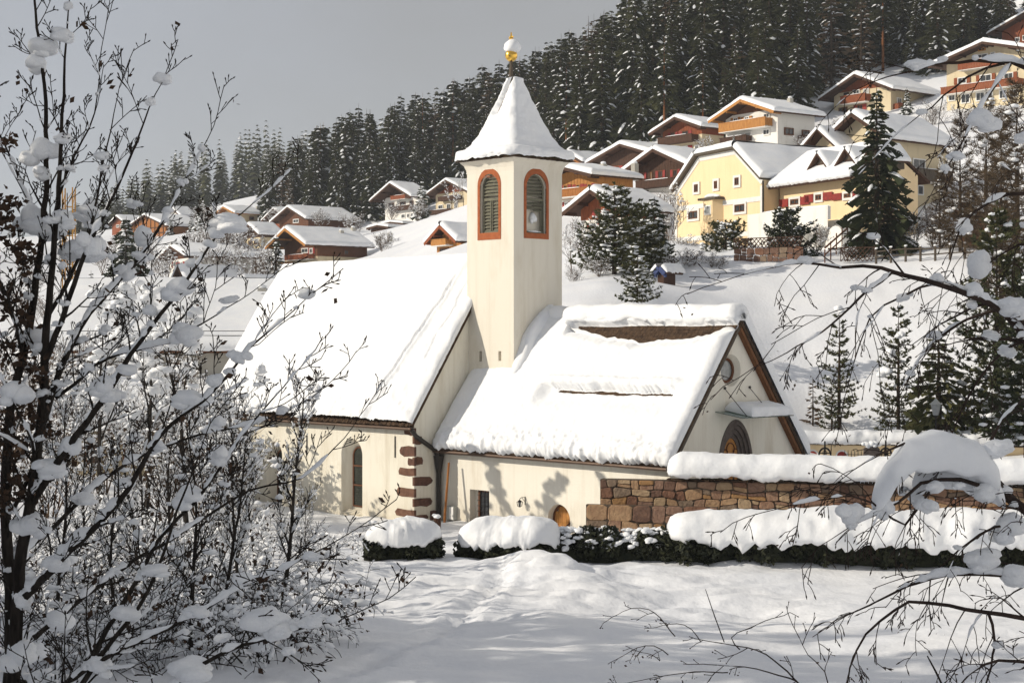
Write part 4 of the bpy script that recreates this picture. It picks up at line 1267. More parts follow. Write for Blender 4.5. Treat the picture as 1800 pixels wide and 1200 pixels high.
h2 = hedge('short hedge under a broad snow dome in front of the chapel window', [xy(808, 61.2), xy(900, 60.6), xy(985, 60.4)], 0.75, -0.45, 0.4, 2500, ([0.9, 1.2, 1.0], [0.6, 0.80, 0.7], 0.45), 22)
h3 = hedge('dark hedge speckled with snow lumps below the stone wall footing', [xy(985, 60.8), xy(1080, 60.6), xy(1180, 60.4)], 0.7, -0.3, 0.75, 4200, None, 23, 110)
h4 = hedge('long dark hedge buried under a deep smooth snow slab', [xy(1172, 60.2), xy(1300, 60), xy(1450, 59.6), xy(1600, 59), xy(1790, 58.4), xy(1900, 58)], 0.95, -0.35, 0.68, 11000, ([1.2, 1.5, 1.6, 1.7, 1.6], [0.85, 0.9, 1.0, 1.15, 1.1], 0.66), 24, 14)
# cemetery wall with niches behind, cross, railings
ca_, cb_ = P(1380, 0, 88), P(1900, 0, 85)
cwz = LZ(780, 0, 0)
cwt = CAMZ - (783 - HOR) / F * 87
cem = thing('cemetery_wall', 'pale yellow cemetery wall with red niches behind the chapel', 'wall', (0, 0, 0))
mb = MB(); d_ = (cb_ - ca_); d_.z = 0; n_ = Vector((d_.y, -d_.x, 0)).normalized()
mb.obox((ca_.x, ca_.y, -1), d_, -n_ * 0.5, (0, 0, cwt + 1)); mb.build('plaster', M['yellow_plaster'], cem)
shingle_edge(cem, (ca_.x, ca_.y, cwt + 0.02), (cb_.x, cb_.y, cwt + 0.02), n_, (0, 0, 1), 0.2, 0.1, 33, 'coping_edge')
snow_bank('snow_cover', cem, [(ca_.x - n_.x * .2, ca_.y - n_.y * .2, cwt + 0.25), (cb_.x - n_.x * .2, cb_.y - n_.y * .2, cwt + 0.25)], 0.8, 0.55, 83, 120, 16, 0.06, 0.1, 0.7, 0.4)
for px in (1428, 1480, 1620, 1672):
    c = P(px, 0, 87); tpar = (c - ca_).dot(d_.normalized()); c = Vector((ca_.x, ca_.y, 0)) + d_.normalized() * tpar
    dn_ = d_.normalized()
    zt_ = CAMZ - (793 - HOR) / F * 87
    to3 = lambda a, b, dd: tuple(c + dn_ * a + n_ * (0.02 - dd) + Vector((0, 0, b)))
    mb = MB(); ring(mb, arch(-0.34, 0.34, zt_ - 1.2, zt_ + 0.06), arch(-0.26, 0.26, zt_ - 1.15, zt_ - 0.03), to3, 0, 0.03)
    nc = mb.build('niche', M['trim_white'], cem)
    mb = MB(); ol = arch(-0.26, 0.26, zt_ - 1.15, zt_ - 0.03); mb.add([to3(a, b, 0.005) for a, b in ol], [tuple(range(len(ol)))]); mb.build('niche_panel', M['shutter_red'], nc)
for px, lab in ((1450, 'wrought iron grave cross in a ring left of the snowy grave'), (1557, 'wrought iron grave cross in a ring right of the snowy grave')):
    c = P(px, 0, 84); zt_ = CAMZ - (775 - HOR) / F * 84
    g = thing('grave_cross', lab, 'grave cross', (c.x, c.y, 0), 0.3)
    mb = MB(); mb.tube([(0, 0, 0), (0, 0, zt_)], 0.045, 6); mb.bar((-0.34, 0, zt_ - 0.62), (0.34, 0, zt_ - 0.62), 0.05); mb.build('cross', M['iron'], g)
    mb = MB(); mb.tube([(0.34 * math.cos(a), 0, zt_ - 0.72 + 0.36 * math.sin(a)) for a in [i * math.pi / 10 - 0.3 for i in range(12)]], 0.05, 5)
    mb.tube([(0.12 * math.cos(a), 0, zt_ - 0.62 + 0.12 * math.sin(a)) for a in [i * math.pi / 5 for i in range(11)]], 0.02, 4); mb.build('ring', M['iron'], g)
c = P(1532, 0, 84.2); zt_ = CAMZ - (782 - HOR) / F * 84
g = thing('gravestone', 'dark gravestone heaped with snow between two iron crosses', 'gravestone', (c.x, c.y, 0))
mb = MB(); mb.prism([(-.4, 0), (.4, 0), (.4, zt_ - .2), (.2, zt_), (-.2, zt_), (-.4, zt_ - .2)], lambda a, b: (a, -.12, b), lambda a, b: (a, .12, b)); mb.build('slab', M['stone_door'], g)
for k in range(3): clump(g, (-0.2 + 0.2 * k, -0.05, zt_ + 0.02 * k), 0.3, rng, (1, 0.8, 0.8))
rl = thing('railing', 'low spiked iron railing in front of the cemetery wall', 'railing', (0, 0, 0))
a0, a1 = P(1485, 0, 85), P(1680, 0, 83.5); zt_ = CAMZ - (794 - HOR) / F * 84
for k in range(34):
    q = a0.lerp(a1, k / 33)
    mb = MB(); mb.tube([(q.x, q.y, zt_ - 1.2), (q.x, q.y, zt_ - 0.1), (q.x, q.y, zt_ + 0.05)], [0.018, 0.018, 0.004], 4); mb.build('picket', M['iron'], rl)
mb = MB(); mb.bar((a0.x, a0.y, zt_ - 0.2), (a1.x, a1.y, zt_ - 0.2), 0.03); mb.bar((a0.x, a0.y, zt_ - 1.0), (a1.x, a1.y, zt_ - 1.0), 0.03); mb.build('rail', M['iron'], rl)
# street lamp in front of the spruce
c = P(1645, 0, 82); zt_ = CAMZ - (700 - HOR) / F * 82; zb_ = gz(c.x, c.y)
sl_ = thing('street_lamp', 'old style street lamp with a tapered glass lantern before a dark spruce', 'street lamp', (c.x, c.y, zb_))
H_ = zt_ - zb_
mb = MB(); mb.tube([(0, 0, 0), (0, 0, 0.6), (0, 0, 0.7), (0, 0, H_ - 0.95)], [0.09, 0.09, 0.05, 0.04], 8); mb.tube([(0, 0, H_ - 0.95), (0, 0, H_ - 0.85)], [0.1, 0.12], 8); mb.build('post', M['iron'], sl_)
mb = MB(); mb.tube([(0, 0, H_ - 0.85), (0, 0, H_ - 0.3)], [0.14, 0.26], 6); mb.build('lantern_glass', M['glass_pale'], sl_)
mb = MB(); mb.tube([(0, 0, H_ - 0.3), (0, 0, H_ - 0.12), (0, 0, H_)], [0.33, 0.12, 0.03], 6); mb.build('lantern_roof', M['grey_box'], sl_)

# ================================================================== HOUSES
def rect_frame(mb, T3, a0, a1, z0, z1, t, d0, d1):
    ring(mb, [(a0, z0), (a1, z0), (a1, z1), (a0, z1)], [(a0 + t, z0 + t), (a1 - t, z0 + t), (a1 - t, z1 - t), (a0 + t, z1 - t)], T3, d0, d1)

class House:
    """gabled house in local metres: front gable on y=0 (facing -y), ridge along +y"""
    def __init__(s, label, C, yaw, w, L, he, ha, wall, upper=None, zsplit=None, name='chalet', cat='house', over=(1.3, 1.1), snow=0.45, roofmat='wood_dark', verge='wood_dark', apex_dx=0.0, below=3.0, oback=0.6, thick=0.16, hb=None):
        s.C = Vector((C.x, C.y, C.z)); s.yaw = yaw; s.w = w; s.L = L; s.he = he; s.ha = ha
        s.ca, s.sa = math.cos(yaw), math.sin(yaw)
        s.root = thing(name, label, cat, s.C, yaw, None)
        hw = w / 2
        mb = MB()
        ax = apex_dx
        poly = [(-hw, -below), (hw, -below), (hw, he), (ax, ha), (-hw, he)]
        mb.prism(poly, lambda a, b: (a, 0, b), lambda a, b: (a, L, b))
        s.wall = mb.build('wall', M[wall], s.root)
        if upper:
            zs = zsplit
            def xlim(z):
                return hw if z <= he else max(0.02, hw * (ha - z) / (ha - he))
            mb = MB()
            if zs < he: pl = [(-hw - .03, zs), (hw + .03, zs), (hw + .03, he), (ax, ha), (-hw - .03, he)]
            else: pl = [(-xlim(zs), zs), (xlim(zs), zs), (ax, ha)]
            mb.prism(pl, lambda a, b: (a, -0.05, b), lambda a, b: (a, -0.004, b))
            # board joints as thin battens
            n = int(w / 0.45)
            for k in range(1, n):
                x = -hw + w * k / n
                zt = he + (ha - he) * (1 - abs(x) / hw)
                if zt > zs + 0.2: mb.box(x - 0.02, x + 0.02, -0.075, -0.051, zs, zt - 0.05)
            mb.build('gable_boarding', M[upper], s.root)
            if zs < he:
                mb = MB(); mb.box(hw + 0.004, hw + 0.05, -0.05, L, zs, he); mb.build('side_boarding', M[upper], s.root)
        # roof
        sl = (ha - he) / hw
        of, ov = over
        n_ = math.sqrt(1 + sl * sl)
        for sg in (-1, 1):
            mb = MB()
            e = Vector((sg * (hw + ov), -of, he - sl * ov + 0.1)); r_ = Vector((ax, -of, ha + 0.1))
            nn = Vector((sg * sl, 0, 1)).normalized()
            Ltot = L + of + oback
            mb.obox(e, r_ - e, (0, Ltot, 0), nn * thick)
            s.roof = mb.build('roof', M[roofmat], s.root)
            mb = MB(); mb.obox(e + Vector((0, -0.07, 0)) - nn * 0.14, r_ - e, (0, 0.06, 0), nn * (thick + 0.16)); mb.build('verge_board', M[verge], s.roof)
            # purlins carrying the overhang
            for q in (0.12, 0.55, 0.95) if sg == 1 or True else ():
                c = e.lerp(r_, q)
                mb = MB(); mb.box(c.x - 0.09, c.x + 0.09, -of + 0.1, 0.02, c.z - 0.26, c.z - 0.02); mb.build('purlin', M[verge], s.roof)
            if snow > 0:
                ee = e + nn * (thick + 0.0) + Vector((0, -0.05, 0))
                up = (r_ - e)
                if sg == 1: roof_snow('snow_cover', s.roof, ee + Vector((0.06 * sg, 0, 0)), (0, Ltot + 0.1, 0), up * 1.03, snow, 26, 14, min(0.4, snow), 0.05, 0.16, int(abs(C.x * 13 + C.y * 7)) % 900, None, False)
                else: roof_snow('snow_cover', s.roof, ee + Vector((0.06 * sg, Ltot + 0.1, 0)), (0, -(Ltot + 0.1), 0), up * 1.03, snow, 26, 14, min(0.4, snow), 0.05, 0.16, int(abs(C.x * 17 + C.y * 7)) % 900, None, False)
        s.sl = sl
    def fx(s, px):
        t = (px - 900) / F
        return (t * s.C.y - s.C.x) / (s.ca - t * s.sa)
    def fz(s, py, x): return CAMZ - (py - HOR) / F * (s.C.y + x * s.sa) - s.C.z
    def sy(s, px):
        t = (px - 900) / F; hw = s.w / 2
        # point = C + hw*(ca,sa) + y*(-sa,ca)
        return (t * (s.C.y + hw * s.sa) - s.C.x - hw * s.ca) / (-s.sa - t * s.ca)
    def szz(s, py, y): return CAMZ - (py - HOR) / F * (s.C.y + s.w / 2 * s.sa + y * s.ca) - s.C.z
    def win(s, p0, p1, q0, q1, side=False, frame='trim_white', glass='glass_dark', shutter=None, meters=False, cross=True, sw=None):
        if meters: a0, a1, z0, z1 = p0, p1, q0, q1
        elif side: a0, a1 = s.sy(p0), s.sy(p1); m = (a0 + a1) / 2; z1, z0 = s.szz(q0, m), s.szz(q1, m)
        else: a0, a1 = s.fx(p0), s.fx(p1); m = (a0 + a1) / 2; z1, z0 = s.fz(q0, m), s.fz(q1, m)
        hw = s.w / 2
        T3 = (lambda a, b, d: (hw - d, a, b)) if side else (lambda a, b, d: (a, d, b))
        off = -0.085
        mb = MB(); rect_frame(mb, T3, a0, a1, z0, z1, min(0.12, (a1 - a0) * 0.15), off - 0.06, -0.0)
        cm = (a0 + a1) / 2
        if cross and (a1 - a0) > 0.5:
            rect_frame(mb, T3, cm - 0.05, cm + 0.05, z0 + 0.05, z1 - 0.05, 0.02, off - 0.03, off + 0.02)
        o = mb.build('window', M[frame], s.root)
        g = MB(); g.add([T3(a0 + .02, z0 + .02, off), T3(a1 - .02, z0 + .02, off), T3(a1 - .02, z1 - .02, off), T3(a0 + .02, z1 - .02, off)], [(0, 1, 2, 3)])
        g.build('pane', M[glass], o)
        if shutter:
            sw = sw or (a1 - a0) * 0.5
            for (b0, b1) in ((a0 - sw - 0.03, a0 - 0.03), (a1 + 0.03, a1 + 0.03 + sw)):
                mb = MB(); v = [T3(b0, z0, -0.14), T3(b1, z0, -0.14), T3(b1, z1, -0.14), T3(b0, z1, -0.14), T3(b0, z0, -0.09), T3(b1, z0, -0.09), T3(b1, z1, -0.09), T3(b0, z1, -0.09)]
                mb.add(v, [(0, 1, 2, 3), (4, 7, 6, 5), (0, 4, 5, 1), (1, 5, 6, 2), (2, 6, 7, 3), (3, 7, 4, 0)]); mb.build('shutter', M[shutter], s.root)
        return o
    def balcony(s, p0, p1, q0, q1, material='wood_orange', depth=1.2, meters=False, snow=True, side=False):
        if meters: a0, a1, z0, z1 = p0, p1, q0, q1
        elif side: a0, a1 = s.sy(p0), s.sy(p1); m = (a0 + a1) / 2; z1, z0 = s.szz(q0, m), s.szz(q1, m)
        else:
            a0, a1 = s.fx(p0), s.fx(p1); m = (a0 + a1) / 2; z1, z0 = s.fz(q0, m), s.fz(q1, m)
        hw = s.w / 2
        T3 = (lambda a, d, b: (hw - d, a, b)) if side else (lambda a, d, b: (a, d, b))
        mb = MB()
        def bx(m_, x0, x1, y0, y1, zz0, zz1):
            v = [T3(x0, y0, zz0), T3(x1, y0, zz0), T3(x1, y1, zz0), T3(x0, y1, zz0), T3(x0, y0, zz1), T3(x1, y0, zz1), T3(x1, y1, zz1), T3(x0, y1, zz1)]
            m_.add(v, [(0, 3, 2, 1), (4, 5, 6, 7), (0, 1, 5, 4), (1, 2, 6, 5), (2, 3, 7, 6), (3, 0, 4, 7)])
        bx(mb, a0, a1, -depth, 0, z0 - 0.05, z0 + 0.10)
        b = mb.build('balcony', M['white_plaster' if material != 'wood_dark' else 'wood_dark'], s.root)
        mb = MB()
        n = max(3, int((a1 - a0) / 0.24))
        for k in range(n):
            x0 = a0 + (a1 - a0) * k / n; x1 = a0 + (a1 - a0) * (k + 1) / n
            bx(mb, x0 + 0.015, x1 - 0.015, -depth - 0.03, -depth, z0 + 0.02, z1 - 0.06)
        nn = max(2, int(depth / 0.24))
        for k in range(nn):
            for xx in (a0, a1 - 0.03):
                bx(mb, xx, xx + 0.03, -depth + depth * k / nn + 0.015, -depth + depth * (k + 1) / nn - 0.015, z0 + 0.02, z1 - 0.06)
        bx(mb, a0 - 0.05, a1 + 0.05, -depth - 0.08, -depth + 0.05, z1 - 0.06, z1 + 0.02)
        r = mb.build('railing', M[material], b); r['kind'] = 'stuff'
        if snow:
            o = bpy.data.objects.new('snow_clump', LUMPS[0]); o.location = T3((a0 + a1) / 2, -depth, z1 + 0.03); o.scale = ((a1 - a0) * 0.4, 0.09, 0.09) if not side else (0.09, (a1 - a0) * 0.4, 0.09); link(o, b)
        return b
    def chimney(s, x, y, h=1.2, w=0.55, material='grey_plaster'):
        z = s.ha - abs(x) * s.sl
        mb = MB(); mb.box(x - w / 2, x + w / 2, y - w / 2, y + w / 2, z - 0.3, z + h); c = mb.build('chimney', M[material], s.roof)
        o = bpy.data.objects.new('snow_clump', LUMPS[0]); o.location = (x, y, z + h + 0.1); o.scale = (w * .6, w * .6, 0.25); link(o, c)
    def auto_windows(s, cols, rows, z0=0.9, hh=2.7, ww=0.95, wh=1.2, **k):
        for r in range(rows):
            for c in range(cols):
                x = -s.w / 2 + s.w * (c + 0.5) / cols
                zt = z0 + r * hh
                s.win(x - ww / 2, x + ww / 2, zt, zt + wh, meters=True, **k)
    def auto_side(s, cols, rows, z0=0.9, hh=2.7, ww=0.9, wh=1.1, **k):
        for r in range(rows):
            for c in range(cols):
                y = s.L * (c + 0.6) / (cols + 0.2)
                s.win(y - ww / 2, y + ww / 2, z0 + r * hh, z0 + r * hh + wh, side=True, meters=True, **k)

def pxhouse(label, d, yaw, xl, xr, base, eave, apex, side=None, L=None, upper=None, usplit=None, **k):
    yaw = math.radians(yaw)
    xm = (xl + xr) / 2
    C = P(xm, base, d); ca, sa = math.cos(yaw), math.sin(yaw)
    f = lambda px: ((px - 900) / F * C.y - C.x) / (ca - (px - 900) / F * sa)
    a0, a1 = f(xl), f(xr)
    w = a1 - a0; mid = (a0 + a1) / 2
    C = Vector((C.x + mid * ca, C.y + mid * sa, C.z))
    he = (base - eave) / F * C.y; ha = (base - apex) / F * C.y
    C.z = CAMZ - (base - HOR) / F * C.y
    if side:
        t = (side - 900) / F; hw = w / 2
        L = (t * (C.y + hw * sa) - C.x - hw * ca) / (-sa - t * ca)
    zs = (base - usplit) / F * C.y if usplit else None
    return House(label, C, yaw, w, L, he, ha, k.pop('wall'), upper, zs, **k)

# --- right hand slope
h = pxhouse('white chalet with long honey coloured upper balcony and wide gable roof', 195, -55, 1276, 1367, 269, 204, 181, side=1432, wall='white_plaster', upper='wood_brown', usplit=198, verge='wood_bright', over=(1.8, 1.2))
h.balcony(1276, 1358, 213, 229, 'wood_bright')
for a in [(1290, 1298, 207, 216), (1309, 1318, 205, 213), (1343, 1354, 199, 208)]: h.win(*a, shutter='wood_bright' if a[0] < 1330 else None)
h.win(1342, 1354, 227, 238); h.win(1297, 1322, 233, 246, glass='curtain'); h.balcony(1276, 1322, 241, 250, 'wood_dark', 1.0)
h.win(1327, 1351, 254, 270, glass='curtain')
h.win(1378, 1394, 225, 238, side=True, frame='wood_brown'); h.win(1409, 1422, 229, 240, side=True, frame='wood_brown'); h.balcony(1402, 1424, 239, 248, 'wood_dark', 0.9, side=True)
h.chimney(1.5, 5.0, 1.3); h.chimney(-0.5, 2.0, 0.8)

h = pxhouse('chalet with orange boarded gable tucked left of the white chalet', 206, -52, 1166, 1234, 268, 228, 211, side=1272, wall='beige_plaster', upper='wood_red', usplit=240, over=(1.4, 1.2))
h.balcony(1168, 1228, 240, 252, 'wood_dark'); h.win(1200, 1211, 230, 240, frame='wood_brown', shutter='shutter_red'); h.win(1180, 1188, 233, 241, frame='wood_brown', shutter='shutter_red')
h.win(1222, 1230, 255, 265); h.win(1195, 1210, 257, 266, shutter='shutter_red')

h = pxhouse('dark brown timber chalet with red shutters beside the yellow house', 176, -52, 1118, 1212, 345, 296, 268, L=11, wall='white_plaster', upper='wood_dark', usplit=330, over=(1.4, 1.4), snow=0.5)
h.balcony(1132, 1200, 317, 329, 'wood_dark')
for a in [(1125, 1133, 304, 315), (1158, 1166, 300, 313), (1184, 1192, 298, 311)]: h.win(*a, frame='wood_brown', shutter='shutter_red')
h.win(1178, 1186, 276, 283, frame='wood_brown'); h.win(1122, 1140, 335, 343, frame='wood_dark'); 
h.win(1145, 1147, 303, 315, frame='wood_bright', glass='curtain')

h = pxhouse('low dark roofed chalet half hidden above the orange chalet', 216, -52, 1058, 1152, 306, 278, 258, L=12, wall='wood_dark', upper='wood_dark', usplit=300, over=(1.5, 1.6), snow=0.55)
h.win(1080, 1090, 292, 300, frame='wood_red', shutter='shutter_red')
h.chimney(-2.5, 3, 1.0); h.chimney(-1.0, 1.5, 0.9)

h = pxhouse('orange log chalet with red shutters right beside the bell tower', 161, -50, 962, 1049, 370, 315, 299, side=1112, wall='white_plaster', upper='wood_bright', usplit=350, over=(1.5, 0.8), snow=0.5)
h.balcony(962, 1049, 334, 348, 'wood_orange')
for x in (992, 1014, 1034): h.win(x, x + 7, 325 - (x - 992) * .05, 335 - (x - 992) * .05, frame='wood_bright', glass='curtain' if False else 'glass_dark', shutter='shutter_red', sw=0.5)
for x in (994, 1010): h.win(x, x + 7, 355, 365, shutter='shutter_red')
h.win(1090, 1100, 332, 342, side=True, frame='wood_brown')
h.chimney(1.8, 7, 1.4); h.chimney(1.2, 3.2, 1.0)

h = pxhouse('reddish gable with snow roof rising behind the snowy pine cluster', 141, -50, 1022, 1092, 410, 366, 341, L=4.5, wall='white_plaster', upper='wood_red', usplit=385, over=(1.3, 1.2), snow=0.5)
h.win(1048, 1058, 370, 380, frame='wood_brown', shutter='shutter_red'); h.win(1040, 1052, 392, 402, shutter='shutter_red')

h = pxhouse('small orange gable peeping out behind the bell tower eave', 232, -50, 985, 1024, 306, 286, 272, L=8, wall='wood_orange', over=(0.9, 0.9))
h.win(1000, 1006, 286, 293, frame='wood_brown')

h = pxhouse('beige chalet with red balcony and triangular boarded gable below the forest', 226, -52, 1466, 1566, 200, 163, 136, side=1640, wall='beige_plaster', upper='wood_red', usplit=158, over=(1.6, 1.5), snow=0.5)
h.balcony(1487, 1531, 168, 182, 'wood_red'); h.win(1500, 1512, 158, 167, frame='trim_white'); h.win(1518, 1528, 156, 166, glass='curtain'); h.win(1484, 1492, 163, 172, frame='wood_dark')
h.win(1507, 1518, 184, 194, frame='wood_red', shutter='shutter_red'); h.win(1475, 1490, 189, 199, frame='wood_brown')
h.win(1576, 1584, 172, 184, side=True); h.balcony(1570, 1600, 184, 196, 'wood_red', 0.9, side=True)

h = pxhouse('large cream chalet with two long red balconies at the upper right edge', 206, -50, 1664, 1822, 196, 103, 80, L=14, wall='beige_plaster', over=(1.8, 1.6), snow=0.5, verge='wood_dark')
h.balcony(1694, 1766, 106, 121, 'wood_red', 1.3); h.balcony(1664, 1800, 147, 160, 'wood_red', 1.3)
for a in [(1716, 1737, 95, 106), (1742, 1750, 92, 103), (1684, 1700, 136, 148), (1723, 1744, 131, 145), (1765, 1782, 128, 143)]: h.win(*a, shutter='wood_red' if a[0] > 1680 and a[2] > 110 else None, sw=0.5)
for a in [(1658 + 10, 1680, 162, 178), (1690, 1706, 165, 182), (1716, 1732, 162, 178), (1733, 1746, 160, 177), (1757, 1770, 158, 174), (1774, 1790, 157, 172)]: h.win(*a)
h.win(1720, 1733, 84, 90, frame='wood_bright')

h = pxhouse('roof edge of a brown chalet highest at the top right corner', 240, -50, 1762, 1910, 92, 44, 14, L=12, wall='wood_red', upper='wood_red', usplit=80, over=(1.6, 1.6), snow=0.4)
h.win(1785, 1793, 66, 74); h.win(1798, 1806, 62, 72)

h = pxhouse('beige house with double gable and shaded side wall behind the tall spruce', 157, -50, 1462, 1560, 348, 246, 206, side=1664, wall='beige_plaster', over=(1.2, 0.9), snow=0.5)
h.win(1603, 1625, 279, 297, side=True); h.win(1603, 1622, 325, 343, side=True); h.balcony(1597, 1660, 300, 322, 'grey_plaster' if False else 'wood_grey', 1.0, side=True)
h.win(1480, 1492, 268, 280); h.chimney(-1, 3, 1.3)
h2_ = h
# second lower gable in front of the same house
mb = MB(); mb.prism([(-5, -1), (-0.2, -1), (-0.2, 4.4), (-2.6, 6.4), (-5, 4.4)], lambda a, b: (a, -1.8, b), lambda a, b: (a, -0.01, b)); pb = mb.build('front_bay', M['beige_plaster'], h.root)
for sg in (-1, 1):
    e = Vector((-2.6 + sg * 3.3, -3.2, 6.4 - 3.3 * 2.0 / 2.4 + 0.08)); r_ = Vector((-2.6, -3.2, 6.48))
    mb = MB(); nn = Vector((sg * 2.0 / 2.4, 0, 1)).normalized(); mb.obox(e, r_ - e, (0, 5, 0), nn * 0.16); br = mb.build('bay_roof', M['wood_dark'], h.root)
    if sg == 1: roof_snow('snow_cover', br, e + nn * .16, (0, 5, 0), (r_ - e) * 1.04, 0.4, 12, 8, 0.3, 0.04, 0.1, 301, None, False)
    else: roof_snow('snow_cover', br, e + nn * .16 + Vector((0, 5, 0)), (0, -5, 0), (r_ - e) * 1.04, 0.4, 12, 8, 0.3, 0.04, 0.1, 302, None, False)

h = pxhouse('small red timber hut among the bare larches at right', 118, -40, 1690, 1714, 398, 372, 360, L=3.5, wall='wood_red', over=(0.5, 0.5), snow=0.35, name='hut', cat='hut')
h.win(1697, 1706, 376, 388, frame='wood_brown')

h = pxhouse('tiny shed with blue edged snowy roof behind the chapel ridge pine', 112, -40, 1156, 1167, 490, 480, 474, L=1.4, wall='wood_dark', over=(0.2, 0.2), snow=0.3, verge='blue_edge', name='shed', cat='shed')
# --- middle and left
h = pxhouse('white chalet with small dark balconies at the foot of the forest', 291, -52, 677, 733, 392, 347, 326, side=752, wall='white_plaster', upper='wood_dark', usplit=345, over=(2.4, 1.5), snow=0.45)
h.balcony(696, 722, 344, 351, 'wood_red'); h.win(707, 716, 334, 343, frame='wood_bright', glass='curtain'); h.balcony(694, 731, 362, 369, 'wood_dark', 0.9)
for a in [(684, 693, 357, 365), (704, 713, 355, 368), (721, 727, 353, 364)]: h.win(*a, frame='wood_brown')
for a in [(706, 713, 376, 384), (716, 721, 375, 383), (723, 728, 374, 382)]: h.win(*a)
h = pxhouse('beige chalet behind frosted birches close to the left of the tower', 277, -52, 766, 830, 396, 340, 320, L=11, wall='beige_plaster', upper='wood_red', usplit=338, over=(1.8, 1.5), snow=0.4)
h.balcony(778, 812, 345, 352, 'wood_dark', 1.0); h.balcony(760, 800, 369, 376, 'wood_dark', 1.0)
for a in [(771, 779, 360, 368), (786, 793, 358, 368), (799, 805, 356, 367), (768, 776, 381, 389), (778, 786, 379, 388), (811, 818, 377, 386)]: h.win(*a, frame='trim_white')
h = pxhouse('little honey coloured log hut with curved balcony left of the tower', 171, -52, 768, 811, 450, 424, 401, L=7, wall='wood_bright', upper='wood_bright', usplit=430, over=(1.2, 0.6), snow=0.5, verge='wood_red', name='log_hut', cat='hut')
h.balcony(771, 797, 421, 432, 'wood_bright', 1.0, snow=False); h.win(774, 790, 436, 446, frame='wood_brown'); h.win(801, 806, 434, 441, frame='wood_brown')
for (a, b, lab, d) in ((652, 682, 'low dark shed with a snowy flat roof under the forest edge', 262), (672, 708, 'dark open shed just behind the lower shed under the forest', 272)):
    h = pxhouse(lab, d, -40, a, b, 420 if d == 262 else 412, 402 if d == 262 else 396, 399 if d == 262 else 393, L=4, wall='wood_dark', over=(0.5, 0.5), snow=0.4, name='shed', cat='shed')
h = pxhouse('big brown chalet with broad snowy roof and several chimneys left of the tower', 226, -51, 501, 558, 484, 431, 406, side=645, wall='beige_plaster', upper='wood_brown', usplit=452, over=(2.6, 1.0), snow=0.45, verge='wood_bright')
h.balcony(513, 553, 448, 457, 'wood_red', 1.2); h.balcony(494, 515, 460, 467, 'wood_orange', 1.6)
for a in [(531, 543, 436, 445), (545, 551, 436, 446), (507, 514, 448, 459)]: h.win(*a, shutter='shutter_red' if a[0] > 540 else None)
h.chimney(1.8, 5.5, 1.0); h.chimney(1.0, 8, 1.2); h.chimney(3.0, 11, 0.9); h.chimney(1.5, 14, 0.9)
h.win(604, 612, 439, 448, side=True, frame='wood_brown')
h = pxhouse('brown barn roof just left of the many chimneyed chalet', 261, -52, 430, 459, 438, 412, 397, side=490, wall='beige_plaster', upper='wood_dark', usplit=418, over=(1.0, 0.9), snow=0.45)
h.win(438, 444, 423, 430, frame='wood_brown'); h.win(448, 453, 422, 429, frame='wood_brown')
h = pxhouse('dark gabled chalet with white right wall below the forest corner', 291, -50, 492, 542, 414, 386, 367, L=10, wall='white_plaster', upper='wood_brown', usplit=402, over=(1.4, 1.2), snow=0.45)
h.win(516, 526, 385, 392); h.win(505, 511, 392, 399, frame='wood_brown')
h = pxhouse('reddish gable peeking out behind the dark gabled chalet', 312, -50, 474, 506, 408, 384, 370, L=8, wall='wood_red', over=(1.2, 1.0), snow=0.45)
h.win(486, 492, 386, 393, frame='wood_brown')
h = pxhouse('cream house with orange eaves below the open white field', 341, -50, 389, 419, 398, 376, 366, side=453, wall='beige_plaster', over=(1.6, 1.2), snow=0.45, verge='wood_bright', roofmat='wood_orange')
h.balcony(394, 416, 386, 393, 'wood_orange', 1.0, snow=False); h.win(397, 402, 376, 382); h.win(408, 413, 375, 382); h.win(438, 446, 381, 387, side=True, frame='wood_brown')
h.chimney(1.2, 6, 1.0)
h = pxhouse('tall white house with red balcony and steep roof in the far village', 361, -50, 292, 321, 422, 382, 367, side=341, wall='white_plaster', over=(0.8, 0.5), snow=0.4)
for q in (379, 392, 404): 
    for x in (296, 304, 313): h.win(x, x + 4.5, q - (x - 296) * .1, q + 6 - (x - 296) * .1, frame='wood_brown')
h.balcony(295, 310, 398, 404, 'wood_red', 1.0, snow=False)
h = pxhouse('long orange timber framed barn in the far village', 351, -48, 226, 291, 421, 399, 380, L=9, wall='wood_orange', over=(0.7, 1.5), snow=0.45, name='barn', cat='barn')
for k in range(9):
    x = -h.w / 2 + h.w * (k + 0.5) / 9
    mb = MB(); mb.box(x - 0.07, x + 0.07, -0.12, -0.003, 0.3, h.he + (h.ha - h.he) * (1 - abs(x) / (h.w / 2)) - 0.1); mb.build('timber_post', M['wood_dark'], h.root)
for zz in (1.2, 2.4):
    mb = MB(); mb.box(-h.w / 2, h.w / 2, -0.14, -0.121, zz - 0.08, zz + 0.08); mb.build('timber_rail', M['wood_dark'], h.root)
h = pxhouse('red gabled cottage behind the far timber barn', 392, -50, 197, 222, 414, 394, 382, L=10, wall='wood_red', over=(0.8, 0.8), snow=0.45)
h.win(205, 210, 395, 400); h.win(212, 216, 394, 400)
h = pxhouse('white house with red shutters under a long sagging snow roof', 221, -62, 298, 336, 492, 452, 436, L=9, wall='white_plaster', upper='wood_brown', usplit=455, over=(1.4, 1.6), snow=0.55)
for x in (306, 318, 328): h.win(x, x + 5, 460, 470, shutter='shutter_red'); h.win(x, x + 5, 478, 485, frame='wood_brown')
h = pxhouse('small steep pink gable with red shutters touching the nave roof', 181, -50, 416, 453, 552, 528, 492, L=7, wall='pink_plaster', over=(0.9, 0.7), snow=0.5, verge='wood_brown')
h.win(432, 437, 516, 525, frame='trim_white', shutter='shutter_red'); h.win(443, 448, 514, 523, frame='trim_white', shutter='shutter_red')
